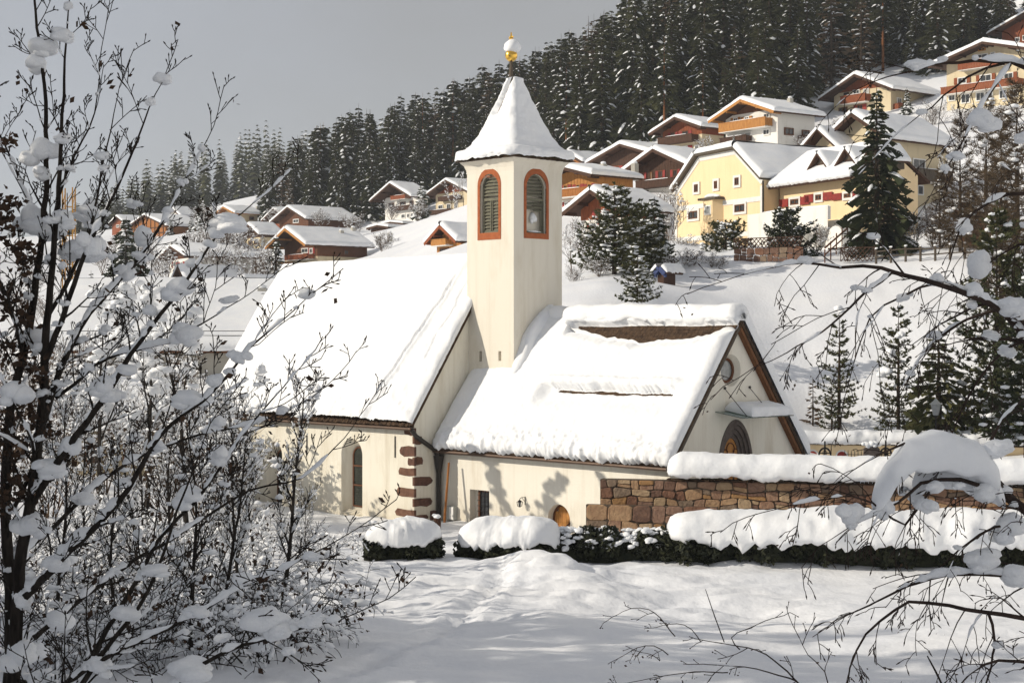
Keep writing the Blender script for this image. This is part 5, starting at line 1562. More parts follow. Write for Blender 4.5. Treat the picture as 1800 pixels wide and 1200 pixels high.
h = pxhouse('narrow steep orange gable with a bright chimney beyond the large roof', 191, -50, 313, 331, 512, 492, 472, L=7, wall='ochre_plaster', over=(0.7, 0.6), snow=0.5)
h.chimney(1.8, 4, 0.6, 0.6, 'ochre_plaster')
h = pxhouse('ochre house with wide boarded gable among the snowy bushes at left', 116, -52, 189, 228, 612, 560, 523, side=258, wall='ochre_plaster', upper='wood_orange', usplit=556, over=(0.9, 0.9), snow=0.6, verge='wood_dark')
h.win(210, 220, 571, 580, frame='trim_white'); h.win(238, 247, 570, 580, side=True, frame='trim_white')

# large low building with the broad snowy roof
C = Vector((-31, 117, gz(-25, 106)))
h = House('broad low building under one vast snowy roof left of the nave', C, math.radians(-88), 23, 22, 7.0 - C.z, 11.3 - C.z, 'grey_plaster', None, None, name='apartment_building', cat='building', over=(0.8, 0.6), snow=0.55, roofmat='wood_brown', verge='wood_brown')
h.auto_side(6, 1, 7.0 - C.z - 2.2, 2.6, 1.3, 1.4, frame='wood_brown')
mb = MB()
for y in (4, 11, 18):
    mb.box(11.5, 11.56, y - 1.2, y + 1.2, 0.4, 7.0 - C.z - 0.7)
mb2 = h.balcony(2, 14, 7.0 - C.z - 3.4, 7.0 - C.z - 2.5, 'wood_brown', 1.3, meters=True, side=True)
for k, (y, dz) in enumerate([(0.6, 0.55), (0.6, 0.9), (0.6, 1.2)]):
    x = 11.2; z = h.ha - (x - 0.0) * h.sl
    mb = MB(); mb.tube([(x, 1.0, z + dz), (x, 20, z + dz)], 0.022, 4); mb.build('snow_rail', M['iron'], h.roof)
for y in (5, 9.5, 14, 18.5):
    mb = MB(); z = h.ha - 11.2 * h.sl; mb.tube([(11.2, y, z - 0.2), (11.2, y, z + 1.25)], 0.025, 4); mb.build('rail_post', M['iron'], h.roof)
h.chimney(2.5, 13.2, 1.0, 0.6); 
y = 16.5; z = h.ha - 6.2 * h.sl
mb = MB(); mb.box(5.8, 6.9, y - .6, y + .9, z - 0.2, z + 0.7); vb = mb.build('roof_vent', M['grey_plaster'], h.roof)
clump(vb, (6.2, y + 0.6, z + 0.75), 0.95, rng, (1, 1.2, .55)); clump(vb, (6.0, y + 1.5, z + 0.55), 0.7, rng, (1, 1.4, .5))
# low cream house behind the saplings
C = P(140, 0, 86); C.z = gz(C.x + 3, 84) - 0.5
h = House('low cream house with snowy roof glimpsed through the saplings', C, math.radians(-84), 6.0, 4.2, 3.0, 4.6, 'beige_plaster', None, None, name='house', over=(0.6, 0.6), snow=0.6)
h.auto_side(2, 1, 1.0, 2.6, 0.8, 1.1, frame='wood_brown')

# --- the yellow house: clipped gable, bay window, dormered wing with arcaded terrace
yaw = math.radians(-62); C = P(1264, 430, 150); ca, sa = math.cos(yaw), math.sin(yaw)
yh = thing('yellow_house', 'large yellow house with clipped gable, white bands and a dormered wing', 'house', C, yaw)
class HF: pass
hf = HF(); hf.C = C; hf.ca = ca; hf.sa = sa; hf.root = yh
fx = lambda px: ((px - 900) / F * C.y - C.x) / (ca - (px - 900) / F * sa)
fz = lambda py, x: CAMZ - (py - HOR) / F * (C.y + x * sa) - C.z
xl, xr = fx(1187), fx(1342)
pl = [(xl, -3), (xr, -3), (xr, fz(316, xr)), (fx(1294), fz(262, fx(1294))), (fx(1228), fz(275, fx(1228))), (xl, fz(337, xl))]
LY_ = 12
mb = MB(); mb.prism(pl, lambda a, b: (a, 0, b), lambda a, b: (a, LY_, b)); mb.build('wall', M['yellow_plaster'], yh)
tw = lambda a, b, d: (a, d, b)
# white bands and corner strips
for q in (358, 415):
    za = (fz(q + 12, xl) + fz(q - 12 * 1.0, xr)) / 2
    mb = MB(); mb.box(xl, xr, -0.06, -0.002, za - 0.22, za + 0.22); mb.build('band', M['trim_white'], yh)
for x0, x1, zt in ((xl - 0.01, xl + 0.4, fz(337, xl)), (xr - 0.4, xr + 0.01, fz(318, xr))):
    mb = MB(); mb.box(x0, x1, -0.07, -0.003, -3, zt - 0.4); mb.build('corner_strip', M['trim_white'], yh)
top = pl[2:]
for i in range(3):
    a, b = Vector((top[i][0], 0, top[i][1])), Vector((top[i + 1][0], 0, top[i + 1][1]))
    d_ = (b - a); nn = Vector((-d_.z, 0, d_.x)).normalized() * -1
    if nn.z < 0 and abs(d_.x) > 0.1: nn = -nn
    mb = MB(); mb.obox(a - nn * 0.5 + Vector((0, -0.05, 0)), d_, nn * 0.45, (0, 0.045, 0)); mb.build('band', M['trim_white'], yh)
    mb = MB(); mb.obox(a + Vector((0, -0.45, 0)), d_, nn * 0.2, (0, LY_ + 0.8, 0)); rf = mb.build('roof', M['wood_grey'], yh)
    L_ = LY_ + 0.9
    if d_.x < 0: aa, bb = a, b
    roof_snow('snow_cover', rf, a + nn * 0.2 + Vector((0, -0.5, 0)), (0, L_, 0), d_ * (1.0), 0.55, 20, 12, 0.3, 0.04, 0.1, 340 + i, None, False) if i == 0 else \
        roof_snow('snow_cover', rf, b + nn * 0.2 + Vector((0, L_ - 0.5, 0)), (0, -L_, 0), -d_ * 1.0, 0.55, 20, 12, 0.3, 0.04, 0.1, 340 + i, None, False)
def ywin(p0, p1, q0, q1, y=0.0, frame='trim_white', glass='glass_dark', shut=None):
    a0, a1 = fx(p0), fx(p1); m = (a0 + a1) / 2; z1, z0 = fz(q0, m), fz(q1, m)
    t3 = lambda a, b, d: (a, y + d, b)
    mb = MB(); rect_frame(mb, t3, a0, a1, z0, z1, 0.22, -0.12, 0)
    o = mb.build('window', M[frame], yh)
    mb = MB(); rect_frame(mb, t3, a0 + 0.23, a1 - 0.23, z0 + 0.23, z1 - 0.23, 0.1, -0.10, -0.02)
    cm = (a0 + a1) / 2; mb.box(cm - 0.05, cm + 0.05, y - 0.09, y - 0.03, z0 + 0.3, z1 - 0.3); mb.build('sash', M['wood_brown'], o)
    mb = MB(); mb.add([t3(a0 + .2, z0 + .2, -0.05), t3(a1 - .2, z0 + .2, -0.05), t3(a1 - .2, z1 - .2, -0.05), t3(a0 + .2, z1 - .2, -0.05)], [(0, 1, 2, 3)]); mb.build('pane', M[glass], o)
for a in [(1219, 1231, 320, 342), (1254, 1265, 314, 336), (1290, 1303, 308, 330), (1209, 1230, 367, 389), (1290, 1313, 355, 377)]: ywin(*a)
# bay window with snowy cap
a0, a1 = fx(1245), fx(1272); m = (a0 + a1) / 2; z0, z1 = fz(388, m), fz(352, m)
mb = MB(); mb.prism([(a0, 0), (a0 + 0.5, -0.9), (a1 - 0.5, -0.9), (a1, 0)], lambda a, b: (a, b, z0), lambda a, b: (a, b, z1)); mb.prism([(a0, 0), (a0 + 0.5, -0.9), (a1 - 0.5, -0.9), (a1, 0)], lambda a, b: ((a - m) * .3 + m, b * .3, z0 - 0.7), lambda a, b: (a, b, z0 - 0.001))
bay = mb.build('bay_window', M['yellow_plaster'], yh)
mb = MB(); rect_frame(mb, lambda a, b, d: (a, -0.9 + d, b), a0 + 0.7, a1 - 0.7, z0 + 0.5, z1 - 0.5, 0.12, -0.05, 0.0); mb.build('frame', M['trim_white'], bay)
mb = MB(); mb.box(a0 + .75, a1 - .75, -0.93, -0.905, z0 + .55, z1 - .55); mb.build('pane', M['glass_pale'], bay)
mb = MB(); mb.box(a0 - 0.15, a1 + 0.15, -1.1, 0, z1, z1 + 0.2); mb.build('cornice', M['wood_grey'], bay)
clump(bay, (m, -0.5, z1 + 0.3), 0.7, rng, ((a1 - a0) * 0.62, 0.9, 0.6)).rotation_euler = (0, 0, 0)
# downpipe
mb = MB(); mb.tube([(xr + 0.1, -0.12, fz(318, xr)), (xr + 0.1, -0.12, -2)], 0.1, 6); mb.build('downpipe', M['metal_dark'], yh)
# wing
wx0, wx1 = xr + 0.3, fx(1482)
wy = 1.6; wzE = fz(322, wx0) - 0.2; 
zr_ = wzE - 0.35 + 2.85
mb = MB(); mb.prism([(wy, -3), (wy + 6.5, -3), (wy + 6.5, zr_ - 3.2 * 3.0 / 4.4), (wy + 3.3, zr_), (wy, wzE + 0.25)], lambda p, q: (wx0, p, q), lambda p, q: (wx1, p, q)); mb.build('wing_wall', M['yellow_plaster'], yh)
a = Vector((wx0 - 0.2, wy - 1.1, wzE - 0.35)); up = Vector((0, 4.4, 3.0))
mb = MB(); nn = Vector((0, -3.0, 4.4)).normalized(); mb.obox(a, (wx1 - wx0 + 0.6, 0, 0), up, nn * 0.2); wr = mb.build('wing_roof', M['wood_dark'], yh)
roof_snow('snow_cover', wr, a + nn * 0.2, (wx1 - wx0 + 0.6, 0, 0), up * 1.02, 0.5, 60, 20, 0.35, 0.05, 0.15, 350, None, False)
mb = MB(); mb.obox(a + Vector((0, 8.8, 0)), (wx1 - wx0 + 0.35, 0, 0), Vector((0, -4.4, 3.0)), Vector((0, 3.0, 4.4)).normalized() * 0.2); mb.build('wing_roof', M['wood_dark'], yh)
for px, py in ((1399, 291), (1447, 280), (1492, 271)):
    t = None
    x = fx(px) + 1.2; 
    yy = 1.3; zb = a.z + 3.0 * (yy) / 4.4; by = a.y + yy
    mb = MB(); mb.prism([(-0.8, 0), (0.8, 0), (0.8, 0.9), (0, 1.7), (-0.8, 0.9)], lambda p, q: (x + p, by, zb + q - 0.1), lambda p, q: (x + p, by + 2.4, zb + q - 0.1)); dm = mb.build('dormer', M['wood_grey'], yh)
    mb = MB(); rect_frame(mb, lambda p, q, d: (x + p, by + d, zb + q), -0.5, 0.5, 0.15, 0.95, 0.1, -0.05, -0.003); mb.build('frame', M['wood_dark'], dm)
    mb = MB(); mb.box(x - .45, x + .45, by - .03, by - .004, zb + .2, zb + .9); mb.build('pane', M['glass_dark'], dm)
    for sg in (-1, 1):
        e = Vector((x + sg * 1.35, by - 0.5, zb + 0.35)); r_ = Vector((x, by - 0.5, zb + 1.7)); n2 = Vector((sg * 1.35, 0, 1.35)).normalized()
        mb = MB(); mb.obox(e, r_ - e, (0, 3.0, 0), n2 * 0.14); d2 = mb.build('roof', M['wood_dark'], dm)
        if sg == 1: roof_snow('snow_cover', d2, e + n2 * .14, (0, 3, 0), (r_ - e) * 1.05, 0.35, 8, 6, 0.25, 0.04, 0.08, 360, None, False)
        else: roof_snow('snow_cover', d2, e + n2 * .14 + Vector((0, 3, 0)), (0, -3, 0), (r_ - e) * 1.05, 0.35, 8, 6, 0.25, 0.04, 0.08, 361, None, False)
def wwin(p0, p1, q0, q1, shut=True):
    t0, t1 = fx(p0) , fx(p1)
    # on plane y = wy: solve again
    f2 = lambda px: (((px - 900) / F) * (C.y + wy * ca) - C.x + wy * sa) / (ca - (px - 900) / F * sa)
    a0, a1 = f2(p0), f2(p1); m = (a0 + a1) / 2; dd = C.y + m * sa + wy * ca
    z1, z0 = CAMZ - (q0 - HOR) / F * dd - C.z, CAMZ - (q1 - HOR) / F * dd - C.z
    t3 = lambda a, b, d: (a, wy + d, b)
    mb = MB(); rect_frame(mb, t3, a0, a1, z0, z1, 0.2, -0.12, -0.002); o = mb.build('window', M['trim_white'], yh)
    mb = MB(); rect_frame(mb, t3, a0 + .2, a1 - .2, z0 + .2, z1 - .2, 0.12, -0.08, -0.004); cm = (a0 + a1) / 2; mb.box(cm - .06, cm + .06, wy - .07, wy - .005, z0 + .2, z1 - .2); mb.build('sash', M['wood_brown'], o)
    mb = MB(); mb.add([t3(a0 + .2, z0 + .2, -0.03), t3(a1 - .2, z0 + .2, -0.03), t3(a1 - .2, z1 - .2, -0.03), t3(a0 + .2, z1 - .2, -0.03)], [(0, 1, 2, 3)]); mb.build('pane', M['glass_dark'], o)
    if shut:
        for b0, b1 in ((a0 - 1.3, a0 - .05), (a1 + .05, a1 + 1.3)):
            mb = MB(); mb.box(b0, b1, wy - .16, wy - .1, z0 + .1, z1 - .1); mb.build('shutter', M['shutter_red'], yh)
wwin(1388, 1408, 346, 364); wwin(1432, 1448, 338, 356); wwin(1482, 1500, 336, 352); wwin(1348, 1356, 352, 368, False)
# terrace with arches
ty = -1.6; tz1 = fz(372, fx(1400)) ; 
mb = MB(); hol = []
for px in (1443, 1469, 1495):
    x = fx(px); o_ = arch(x - 1.0, x + 1.0, -1.2, tz1 - 1.7); hol.append((o_, o_, 1.0))
holed_face(mb, [(wx0 - 0.5, -3), (wx1, -3), (wx1, tz1), (wx0 - 0.5, tz1)], hol, lambda p, q, d: (p, ty + d, q))
mb.box(wx0 - 0.5, wx1, ty + 1.05, wy - 0.01, -3, tz1 - 1.1); mb.box(wx0 - 0.5, wx1, ty + 0.003, ty + 0.3, tz1 - 1.1, tz1 - 0.003)
ter = mb.build('terrace', M['white_plaster'], yh)
clump(ter, ((wx0 + wx1) / 2, ty + 0.15, tz1 + 0.05), 0.3, rng, ((wx1 - wx0) * 1.4, 0.9, 0.6)).rotation_euler = (0, 0, 0)

# garden retaining wall, lattice fence, pole fence, hut with blue edge
gw = thing('garden_wall', 'low dark stone garden wall below the yellow house', 'garden wall', (0, 0, 0))
g0, g1 = P(1290, 0, 122.5), P(1412, 0, 119.5)
wall_stones(gw, (g0.x, g0.y), (g1.x, g1.y), gz(g0.x, g0.y) - 0.2, gz(g0.x, g0.y) + 0.85, 2, 0.35, 0.8, 18, (3, 4, 6, 6, 6))
lf = thing('lattice_fence', 'dark lattice fence on the garden wall below the yellow house', 'fence', (0, 0, 0))
def fence_lattice(root, A, B, z0, h, step):
    mb = MB(); A = Vector(A); B = Vector(B); L = (B - A).length; n = int(L / step)
    for k in range(n):
        p = A.lerp(B, k / n); q = A.lerp(B, min(1, (k + h / step * 0.8) / n)); q2 = A.lerp(B, max(0, (k - h / step * 0.8) / n))
        mb.bar(p + Vector((0, 0, z0)), q + Vector((0, 0, z0 + h)), 0.05); mb.bar(p + Vector((0, 0.03, z0)), q2 + Vector((0, 0.03, z0 + h)), 0.05)
    o = mb.build('lattice', M['wood_dark'], root); o['kind'] = 'stuff'
    mb = MB(); mb.bar(A + Vector((0, 0, z0 + h)), B + Vector((0, 0, z0 + h)), 0.07); mb.build('rail', M['wood_dark'], root)
fence_lattice(lf, (g0.x, g0.y + 0.1, gz(g0.x, g0.y)), (g1.x, g1.y + 0.1, gz(g0.x, g0.y)), 0.8, 0.8, 0.3)
a_, b_ = P(1478, 0, 118.5), P(1540, 0, 117.5)
lf2 = thing('lattice_fence', 'short dark lattice fence panel below the tall spruce', 'fence', (0, 0, 0))
fence_lattice(lf2, (a_.x, a_.y, gz(a_.x, a_.y)), (b_.x, b_.y, gz(b_.x, b_.y)), 0.1, 1.0, 0.3)
pf = thing('pole_fence', 'wooden post and rail fence crossing the snow field at right', 'fence', (0, 0, 0))
pp = []
for k in range(8):
    q = P(1540 + 26 * k, 0, 117 - 0.6 * k); pp.append(Vector((q.x, q.y, gz(q.x, q.y))))
for q in pp:
    mb = MB(); mb.tube([q + Vector((0, 0, -0.3)), q + Vector((0, 0, 1.05))], 0.09, 6); po = mb.build('post', M['wood_grey'], pf); clump(po, q + Vector((0, 0, 1.08)), 0.12, rng, (1, 1, .8))
for i in range(len(pp) - 1):
    for zz in (0.45, 0.85):
        mb = MB(); mb.tube([pp[i] + Vector((-.1, -.05, zz)), pp[i + 1] + Vector((.1, -.05, zz + .03))], 0.05, 5); mb.build('rail', M['wood_grey'], pf)
st0, st1 = P(1450, 0, 119), P(1490, 0, 124)
stair = thing('stair_rail', 'brown wooden handrail climbing to the yellow house terrace', 'handrail', (0, 0, 0))
za, zb = gz(st0.x, st0.y) + 0.2, gz(st1.x, st1.y) + 1.8
mb = MB(); mb.bar((st0.x, st0.y, za + .9), (st1.x, st1.y, zb), 0.1); mb.bar((st0.x, st0.y, za + .4), (st1.x, st1.y, zb - .5), 0.08); mb.build('rail', M['wood_brown'], stair)
for k in range(5):
    q = st0.lerp(st1, k / 4); zz = za + (zb - za) * k / 4
    mb = MB(); mb.tube([(q.x, q.y, zz - 0.8), (q.x, q.y, zz + 0.8)], 0.05, 5); mb.build('post', M['wood_brown'], stair)
# yellow lattice mast behind the left tree
c = P(121, 0, 135); zb = gz(c.x, c.y); zt = CAMZ - (330 - HOR) / F * 135
cm = thing('crane_mast', 'slim yellow lattice crane mast rising behind the snowy tree at left', 'crane mast', (c.x, c.y, zb))
hw_ = 0.42
for sx in (-1, 1):
    for sy in (-1, 1):
        mb = MB(); mb.bar((sx * hw_, sy * hw_, -0.5), (sx * hw_, sy * hw_, zt - zb), 0.09); mb.build('chord', M['crane_yellow'], cm)
mb = MB(); z = 0; k = 0
while z < zt - zb - 1.2:
    for sy in (-1, 1):
        mb.bar((-hw_, sy * hw_, z), (hw_, sy * hw_, z), 0.05); s_ = 1 if k % 2 else -1
        mb.bar((-hw_ * s_, sy * hw_, z), (hw_ * s_, sy * hw_, z + 1.2), 0.05); mb.bar((sy * hw_, -hw_ * s_, z), (sy * hw_, hw_ * s_, z + 1.2), 0.05)
    z += 1.2; k += 1
o = mb.build('lattice', M['crane_yellow'], cm); o['kind'] = 'stuff'

# ================================================================== TREES
def conifer_meshes(seed, H, R, levels, per, droop, npairs, tw, snowp, needle, trunk='bark', low=0.05, up=0.0, shape=1.0, snow_w=0.30, bare=0.0, hang=True):
    """crown, trunk and snow meshes of one conifer; branches are sprays of small needle faces"""
    r = random.Random(seed)
    cv, cf, sv, sf = [], [], [], []
    for li in range(levels):
        q = (li + r.uniform(-0.3, 0.3)) / levels
        z0 = H * (low + (1 - low - 0.02) * q)
        ln = R * ((1 - q) ** shape) * r.uniform(0.78, 1.12) + 0.10 * R * (1 - q) + 0.12
        n = max(3, int(per * (0.55 + 0.6 * (1 - q))))
        a0 = r.uniform(0, 6.28)
        for b in range(n):
            if r.random() < bare: continue
            a = a0 + 6.283 * b / n + r.uniform(-0.35, 0.35)
            l = ln * r.uniform(0.62, 1.15)
            dx, dy = math.cos(a), math.sin(a)
            zb = z0 + r.uniform(-0.35, 0.35) * H / levels
            up0 = (0.35 + 0.5 * q) * (1 if up == 0 else 1) + up
            dr = droop * r.uniform(0.7, 1.3)
            def pos(t):
                return (dx * l * t, dy * l * t, zb + l * (up0 * t * 0.55 - dr * t * t))
            np_ = max(2, int(npairs * (0.45 + 0.55 * l / R)))
            for k in range(np_ + 1):
                t = 0.12 + 0.88 * (k + r.uniform(0, .6)) / (np_ + 0.6)
                if t > 1: t = 1
                p = pos(t)
                wl_ = tw * (1.15 - 0.65 * t) * r.uniform(0.7, 1.3) * (0.6 + 0.4 * l / R)
                for s in (-1, 1):
                    fw = r.uniform(0.35, 0.75)
                    tx = dx * fw - dy * s; ty = dy * fw + dx * s
                    hang = r.uniform(0.1, 0.75) - up * 0.8
                    tip = (p[0] + tx * wl_, p[1] + ty * wl_, p[2] - hang * wl_)
                    hw_ = wl_ * 0.24
                    bi = len(cv)
                    m = (p[0] + tx * wl_ * 0.5, p[1] + ty * wl_ * 0.5, p[2] - hang * wl_ * 0.35)
                    cv += [p, (m[0] + dx * hw_, m[1] + dy * hw_, m[2] + hw_ * .2), tip, (m[0] - dx * hw_, m[1] - dy * hw_, m[2] - hw_ * .9)]
                    cf.append((bi, bi + 1, bi + 2, bi + 3))
            # hanging spray under the branch end
            if hang:
                p = pos(0.8); bi = len(cv)
                cv += [pos(0.45), pos(1.0), (p[0], p[1], p[2] - l * 0.28), ]
                cf.append((bi, bi + 1, bi + 2))
            if r.random() < snowp:
                t0 = r.uniform(0.2, 0.6); t1 = min(1.05, t0 + r.uniform(0.25, 0.6)); w = snow_w * r.uniform(0.5, 1.3) * (0.5 + 0.5 * l / R)
                bi = len(sv)
                for k in range(4):
                    t = t0 + (t1 - t0) * k / 3
                    p = pos(t); ww = w * (0.5, 1.0, 0.9, 0.4)[k] * r.uniform(0.7, 1.2); hh = w * (0.15, 0.5, 0.45, 0.1)[k]
                    sv += [(p[0] - dy * ww, p[1] + dx * ww, p[2] - 0.02), (p[0], p[1], p[2] + hh + 0.04), (p[0] + dy * ww, p[1] - dx * ww, p[2] - 0.02)]
                for k in range(3):
                    for j in range(2):
                        c = bi + k * 3 + j
                        sf.append((c, c + 3, c + 4, c + 1))
                sf.append((bi, bi + 1, bi + 2)); sf.append((bi + 9, bi + 11, bi + 10))
    tm = MB(); tm.tube([(0, 0, -1.0), (0, 0, H * 0.3), (0, 0, H * 0.7), (0, 0, H * 1.0)], [R * 0.085 + 0.03, R * 0.065 + 0.02, R * 0.03 + 0.01, 0.015], 6)
    def mk(n, v, f, m, sm):
        me = bpy.data.meshes.new(n); me.from_pydata(v, [], f); me.materials.append(m)
        if sm: me.polygons.foreach_set('use_smooth', [True] * len(f))
        me.update(); return me
    return mk('crown', cv, cf, M[needle], False), mk('trunk', tm.v, tm.f, M[trunk], True), mk('snow_cover', sv, sf, M['snow_dust'], True) if sf else None

def pine_meshes(seed, H, R, levels, per, tufts, snowp, needle, shape=0.75, ts=0.2, trunk='bark', low=0.06, tw=0.17):
    r = random.Random(seed); cv, cf = [], []; sn = MB(); wd = MB()
    wd.tube([(0, 0, -1.0), (0, 0, H * 0.4), (0.03, 0, H * 0.75), (0, 0, H * 0.99)], [R * 0.06 + 0.03, R * 0.05 + 0.02, 0.03, 0.012], 6)
    w1, f1 = lump_arrays(seed, 1, 0.3, 0.8)
    def tuft(p, d, s):
        for k in range(9):
            a = Vector((d.x + r.gauss(0, .7), d.y + r.gauss(0, .7), d.z + r.gauss(0, .6) + 0.15)).normalized()
            b = a.orthogonal().normalized(); b = Matrix.Rotation(r.uniform(0, 6.28), 3, a) @ b
            l = s * r.uniform(0.7, 1.25); w = l * tw; q = p - a * l * 0.25; bi = len(cv)
            m = q + a * l * 0.6; e = q + a * l * 1.2
            cv.extend([tuple(q), tuple(m + b * w), tuple(e), tuple(m - b * w)]); cf.append((bi, bi + 1, bi + 2, bi + 3))
    for li in range(levels):
        q = (li + r.uniform(-.35, .35)) / levels; z0 = H * (low + (0.97 - low) * q)
        ln = R * (1 - q) ** shape + 0.12
        a0 = r.uniform(0, 6.28)
        for b in range(max(3, int(per * (0.5 + 0.6 * (1 - q)) + r.uniform(-.5, .5)))):
            a = a0 + 6.283 * b / per + r.uniform(-.5, .5); l = ln * r.uniform(0.55, 1.25)
            d = Vector((math.cos(a), math.sin(a), 0.10 + 0.35 * q)).normalized()
            p0 = Vector((0, 0, z0)); sag = r.uniform(0.05, 0.22)
            pt = lambda t: p0 + d * (l * t) + Vector((0, 0, -sag * l * t * (1 - t) * 2 + 0.12 * l * t * t))
            wd.tube([pt(0), pt(.5), pt(1)], [0.02 + 0.008 * l, 0.014, 0.006], 3, False)
            n = max(2, int(tufts * (0.4 + 0.6 * l / R)))
            for k in range(n):
                t = 0.25 + 0.75 * (k + 0.6) / n
                pp = pt(min(t, 1)); side = Vector((-d.y, d.x, 0)) * r.choice((-1, 1)) * (1 - 0.5 * t) * l * 0.28 * r.random()
                tuft(pp + side, (d + side * 0.8 + Vector((0, 0, .25))).normalized(), ts * r.uniform(.75, 1.25))
                if r.random() < snowp:
                    sc_ = ts * r.uniform(0.3, 0.8); sn.add((w1 * sc_ * np.array([1.3, 1.3, .8]) + np.array(tuple(pp + side + Vector((0, 0, ts * .45))))).tolist(), f1)
    tuft(Vector((0, 0, H)), Vector((0, 0, 1)), ts)
    def mk(n, v, f, m, sm):
        me = bpy.data.meshes.new(n); me.from_pydata(v, [], f); me.materials.append(m)
        if sm: me.polygons.foreach_set('use_smooth', [True] * len(f))
        me.update(); return me
    return mk('crown', cv, cf, M[needle], False), mk('trunk', wd.v, wd.f, M[trunk], True), mk('snow_cover', sn.v, sn.f, M['snow_dust'], True) if sn.f else None

def tree_from(meshes, name, label, cat, loc, rz=0.0, sx=1.0, sz=1.0, group=None):
    t = thing(name, label, cat, loc, rz, group)
    t.scale = (sx, sx, sz)
    for me in meshes:
        if me is not None:
            nm_ = me.name.split('.')[0]
            ob_ = link(bpy.data.objects.new(nm_, me), t)
            if nm_ in ('snow_cover', 'dry_leaves', 'branches'): ob_['kind'] = 'stuff'
    return t

def at_px(px, d):
    x = (px - 900) / F * d
    return Vector((x, d, gz(x, d)))

def place_conifer(meshes, baseH, name, label, cat, px, d, hpx, wscale=1.0, base=None, group=None, rz=None):
    p = at_px(px, d)
    if base is not None: p.z = CAMZ - (base - HOR) / F * d
    h = hpx / F * d
    s = h / baseH
    return tree_from(meshes, name, label, cat, p, rz if rz is not None else (px * 0.37) % 6.28, s * wscale, s, group)

# individual conifers
SP_BIG = conifer_meshes(1, 13.0, 3.1, 36, 8, 0.55, 20, 0.5, 0.26, 'needle', shape=0.85, snow_w=0.26, hang=False)
place_conifer(SP_BIG, 13.0, 'spruce', 'tall dark spruce standing in front of the beige double gabled house', 'spruce tree', 1541, 122, 305, 1.0, 452)
PN_A = pine_meshes(2, 7.5, 1.35, 21, 6, 6, 0.05, 'needle_pine', 0.7, 0.19)
PN_B = pine_meshes(3, 9.0, 1.6, 25, 7, 7, 0.06, 'needle_pine', 0.6, 0.21)
SP_C = conifer_meshes(4, 6.5, 1.9, 24, 8, 0.42, 16, 0.32, 0.16, 'needle_pine', shape=0.8, snow_w=0.22, hang=False)
t = place_conifer(PN_A, 7.5, 'pine', 'slim open pine with a snow ball on its tip behind the chapel gable', 'pine tree', 1475, 92, 205, 1.15, 748)
clump(t, (0, 0, 7.5), 0.30, rng)
t = place_conifer(PN_B, 9.0, 'pine', 'middle pine of the row with white snow clumps on its left side', 'pine tree', 1579, 90, 250, 1.0, 775)
for q in [(-0.9, -0.9, 5.6, .42), (-1.2, -0.6, 4.4, .45), (-0.3, -1.1, 6.7, .3)]: clump(t, q[:3], q[3], rng)
place_conifer(SP_C, 6.5, 'spruce', 'broad small spruce just behind the street lamp', 'spruce tree', 1650, 87.5, 205, 1.12, 775)
t = place_conifer(pine_meshes(5, 12.0, 2.6, 34, 9, 10, 0.12, 'needle_pine', 0.45, 0.26), 12.0, 'pine', 'large bushy snow flecked pine at the right edge', 'pine tree', 1752, 88, 440, 1.0, 800)
place_conifer(conifer_meshes(6, 3.0, 0.5, 9, 4, 0.1, 3, 0.3, 0.1, 'twig_brown', shape=0.9, bare=0.3), 3.0, 'larch_sapling', 'tiny bare larch sapling left of the slim open pine', 'sapling', 1429, 92.5, 85, 1.0, 748)
place_conifer(pine_meshes(7, 2.4, 0.55, 10, 5, 4, 0.05, 'needle_pine', 0.7, 0.14), 2.4, 'pine', 'young pine hugging the foot of the slim open pine', 'pine tree', 1462, 91.6, 80, 1.0, 756)
PN_BUSH = pine_meshes(8, 4.0, 2.3, 15, 11, 9, 0.20, 'needle_pine', 0.35, 0.27)
PN_BUSH2 = pine_meshes(9, 4.2, 2.2, 17, 12, 9, 0.16, 'needle', 0.35, 0.27)
place_conifer(PN_BUSH, 4.0, 'dwarf_pine', 'olive green dwarf pine at the left front of the yellow house', 'dwarf pine', 1275, 130, 85, 1.0, 475)
place_conifer(PN_BUSH2, 4.2, 'dwarf_pine', 'dark green dwarf pine below the white terrace arches', 'dwarf pine', 1388, 124, 100, 1.0, 472)
place_conifer(pine_meshes(10, 4.2, 1.3, 14, 7, 6, 0.28, 'needle_pine', 0.7, 0.22), 4.2, 'pine', 'small snow laden pine poking up behind the chapel ridge', 'pine tree', 1120, 97, 108, 1.15, 535)
place_conifer(pine_meshes(11, 6.5, 2.3, 20, 10, 9, 0.17, 'needle_pine', 0.5, 0.27), 6.5, 'pine', 'bushy snow covered pine in the cluster right of the tower', 'pine tree', 1080, 117, 158, 1.2, 482)
place_conifer(conifer_meshes(12, 5.5, 1.5, 20, 8, 0.5, 8, 0.4, 0.7, 'needle', shape=0.8, snow_w=0.42), 5.5, 'spruce', 'slim spruce with drooping white boughs beside the yellow house corner', 'spruce tree', 1150, 124, 125, 1.2, 470)
place_conifer(conifer_meshes(13, 9, 3.2, 26, 9, 0.5, 10, 0.55, 0.6, 'needle', shape=0.75, snow_w=0.42), 9.0, 'spruce', 'broad snow dusted spruce seen between branches left of the barn', 'spruce tree', 222, 190, 135, 1.0, 515)
SP_S = conifer_meshes(14, 6, 1.5, 18, 7, 0.5, 7, 0.4, 0.5, 'needle', shape=0.85, snow_w=0.35)
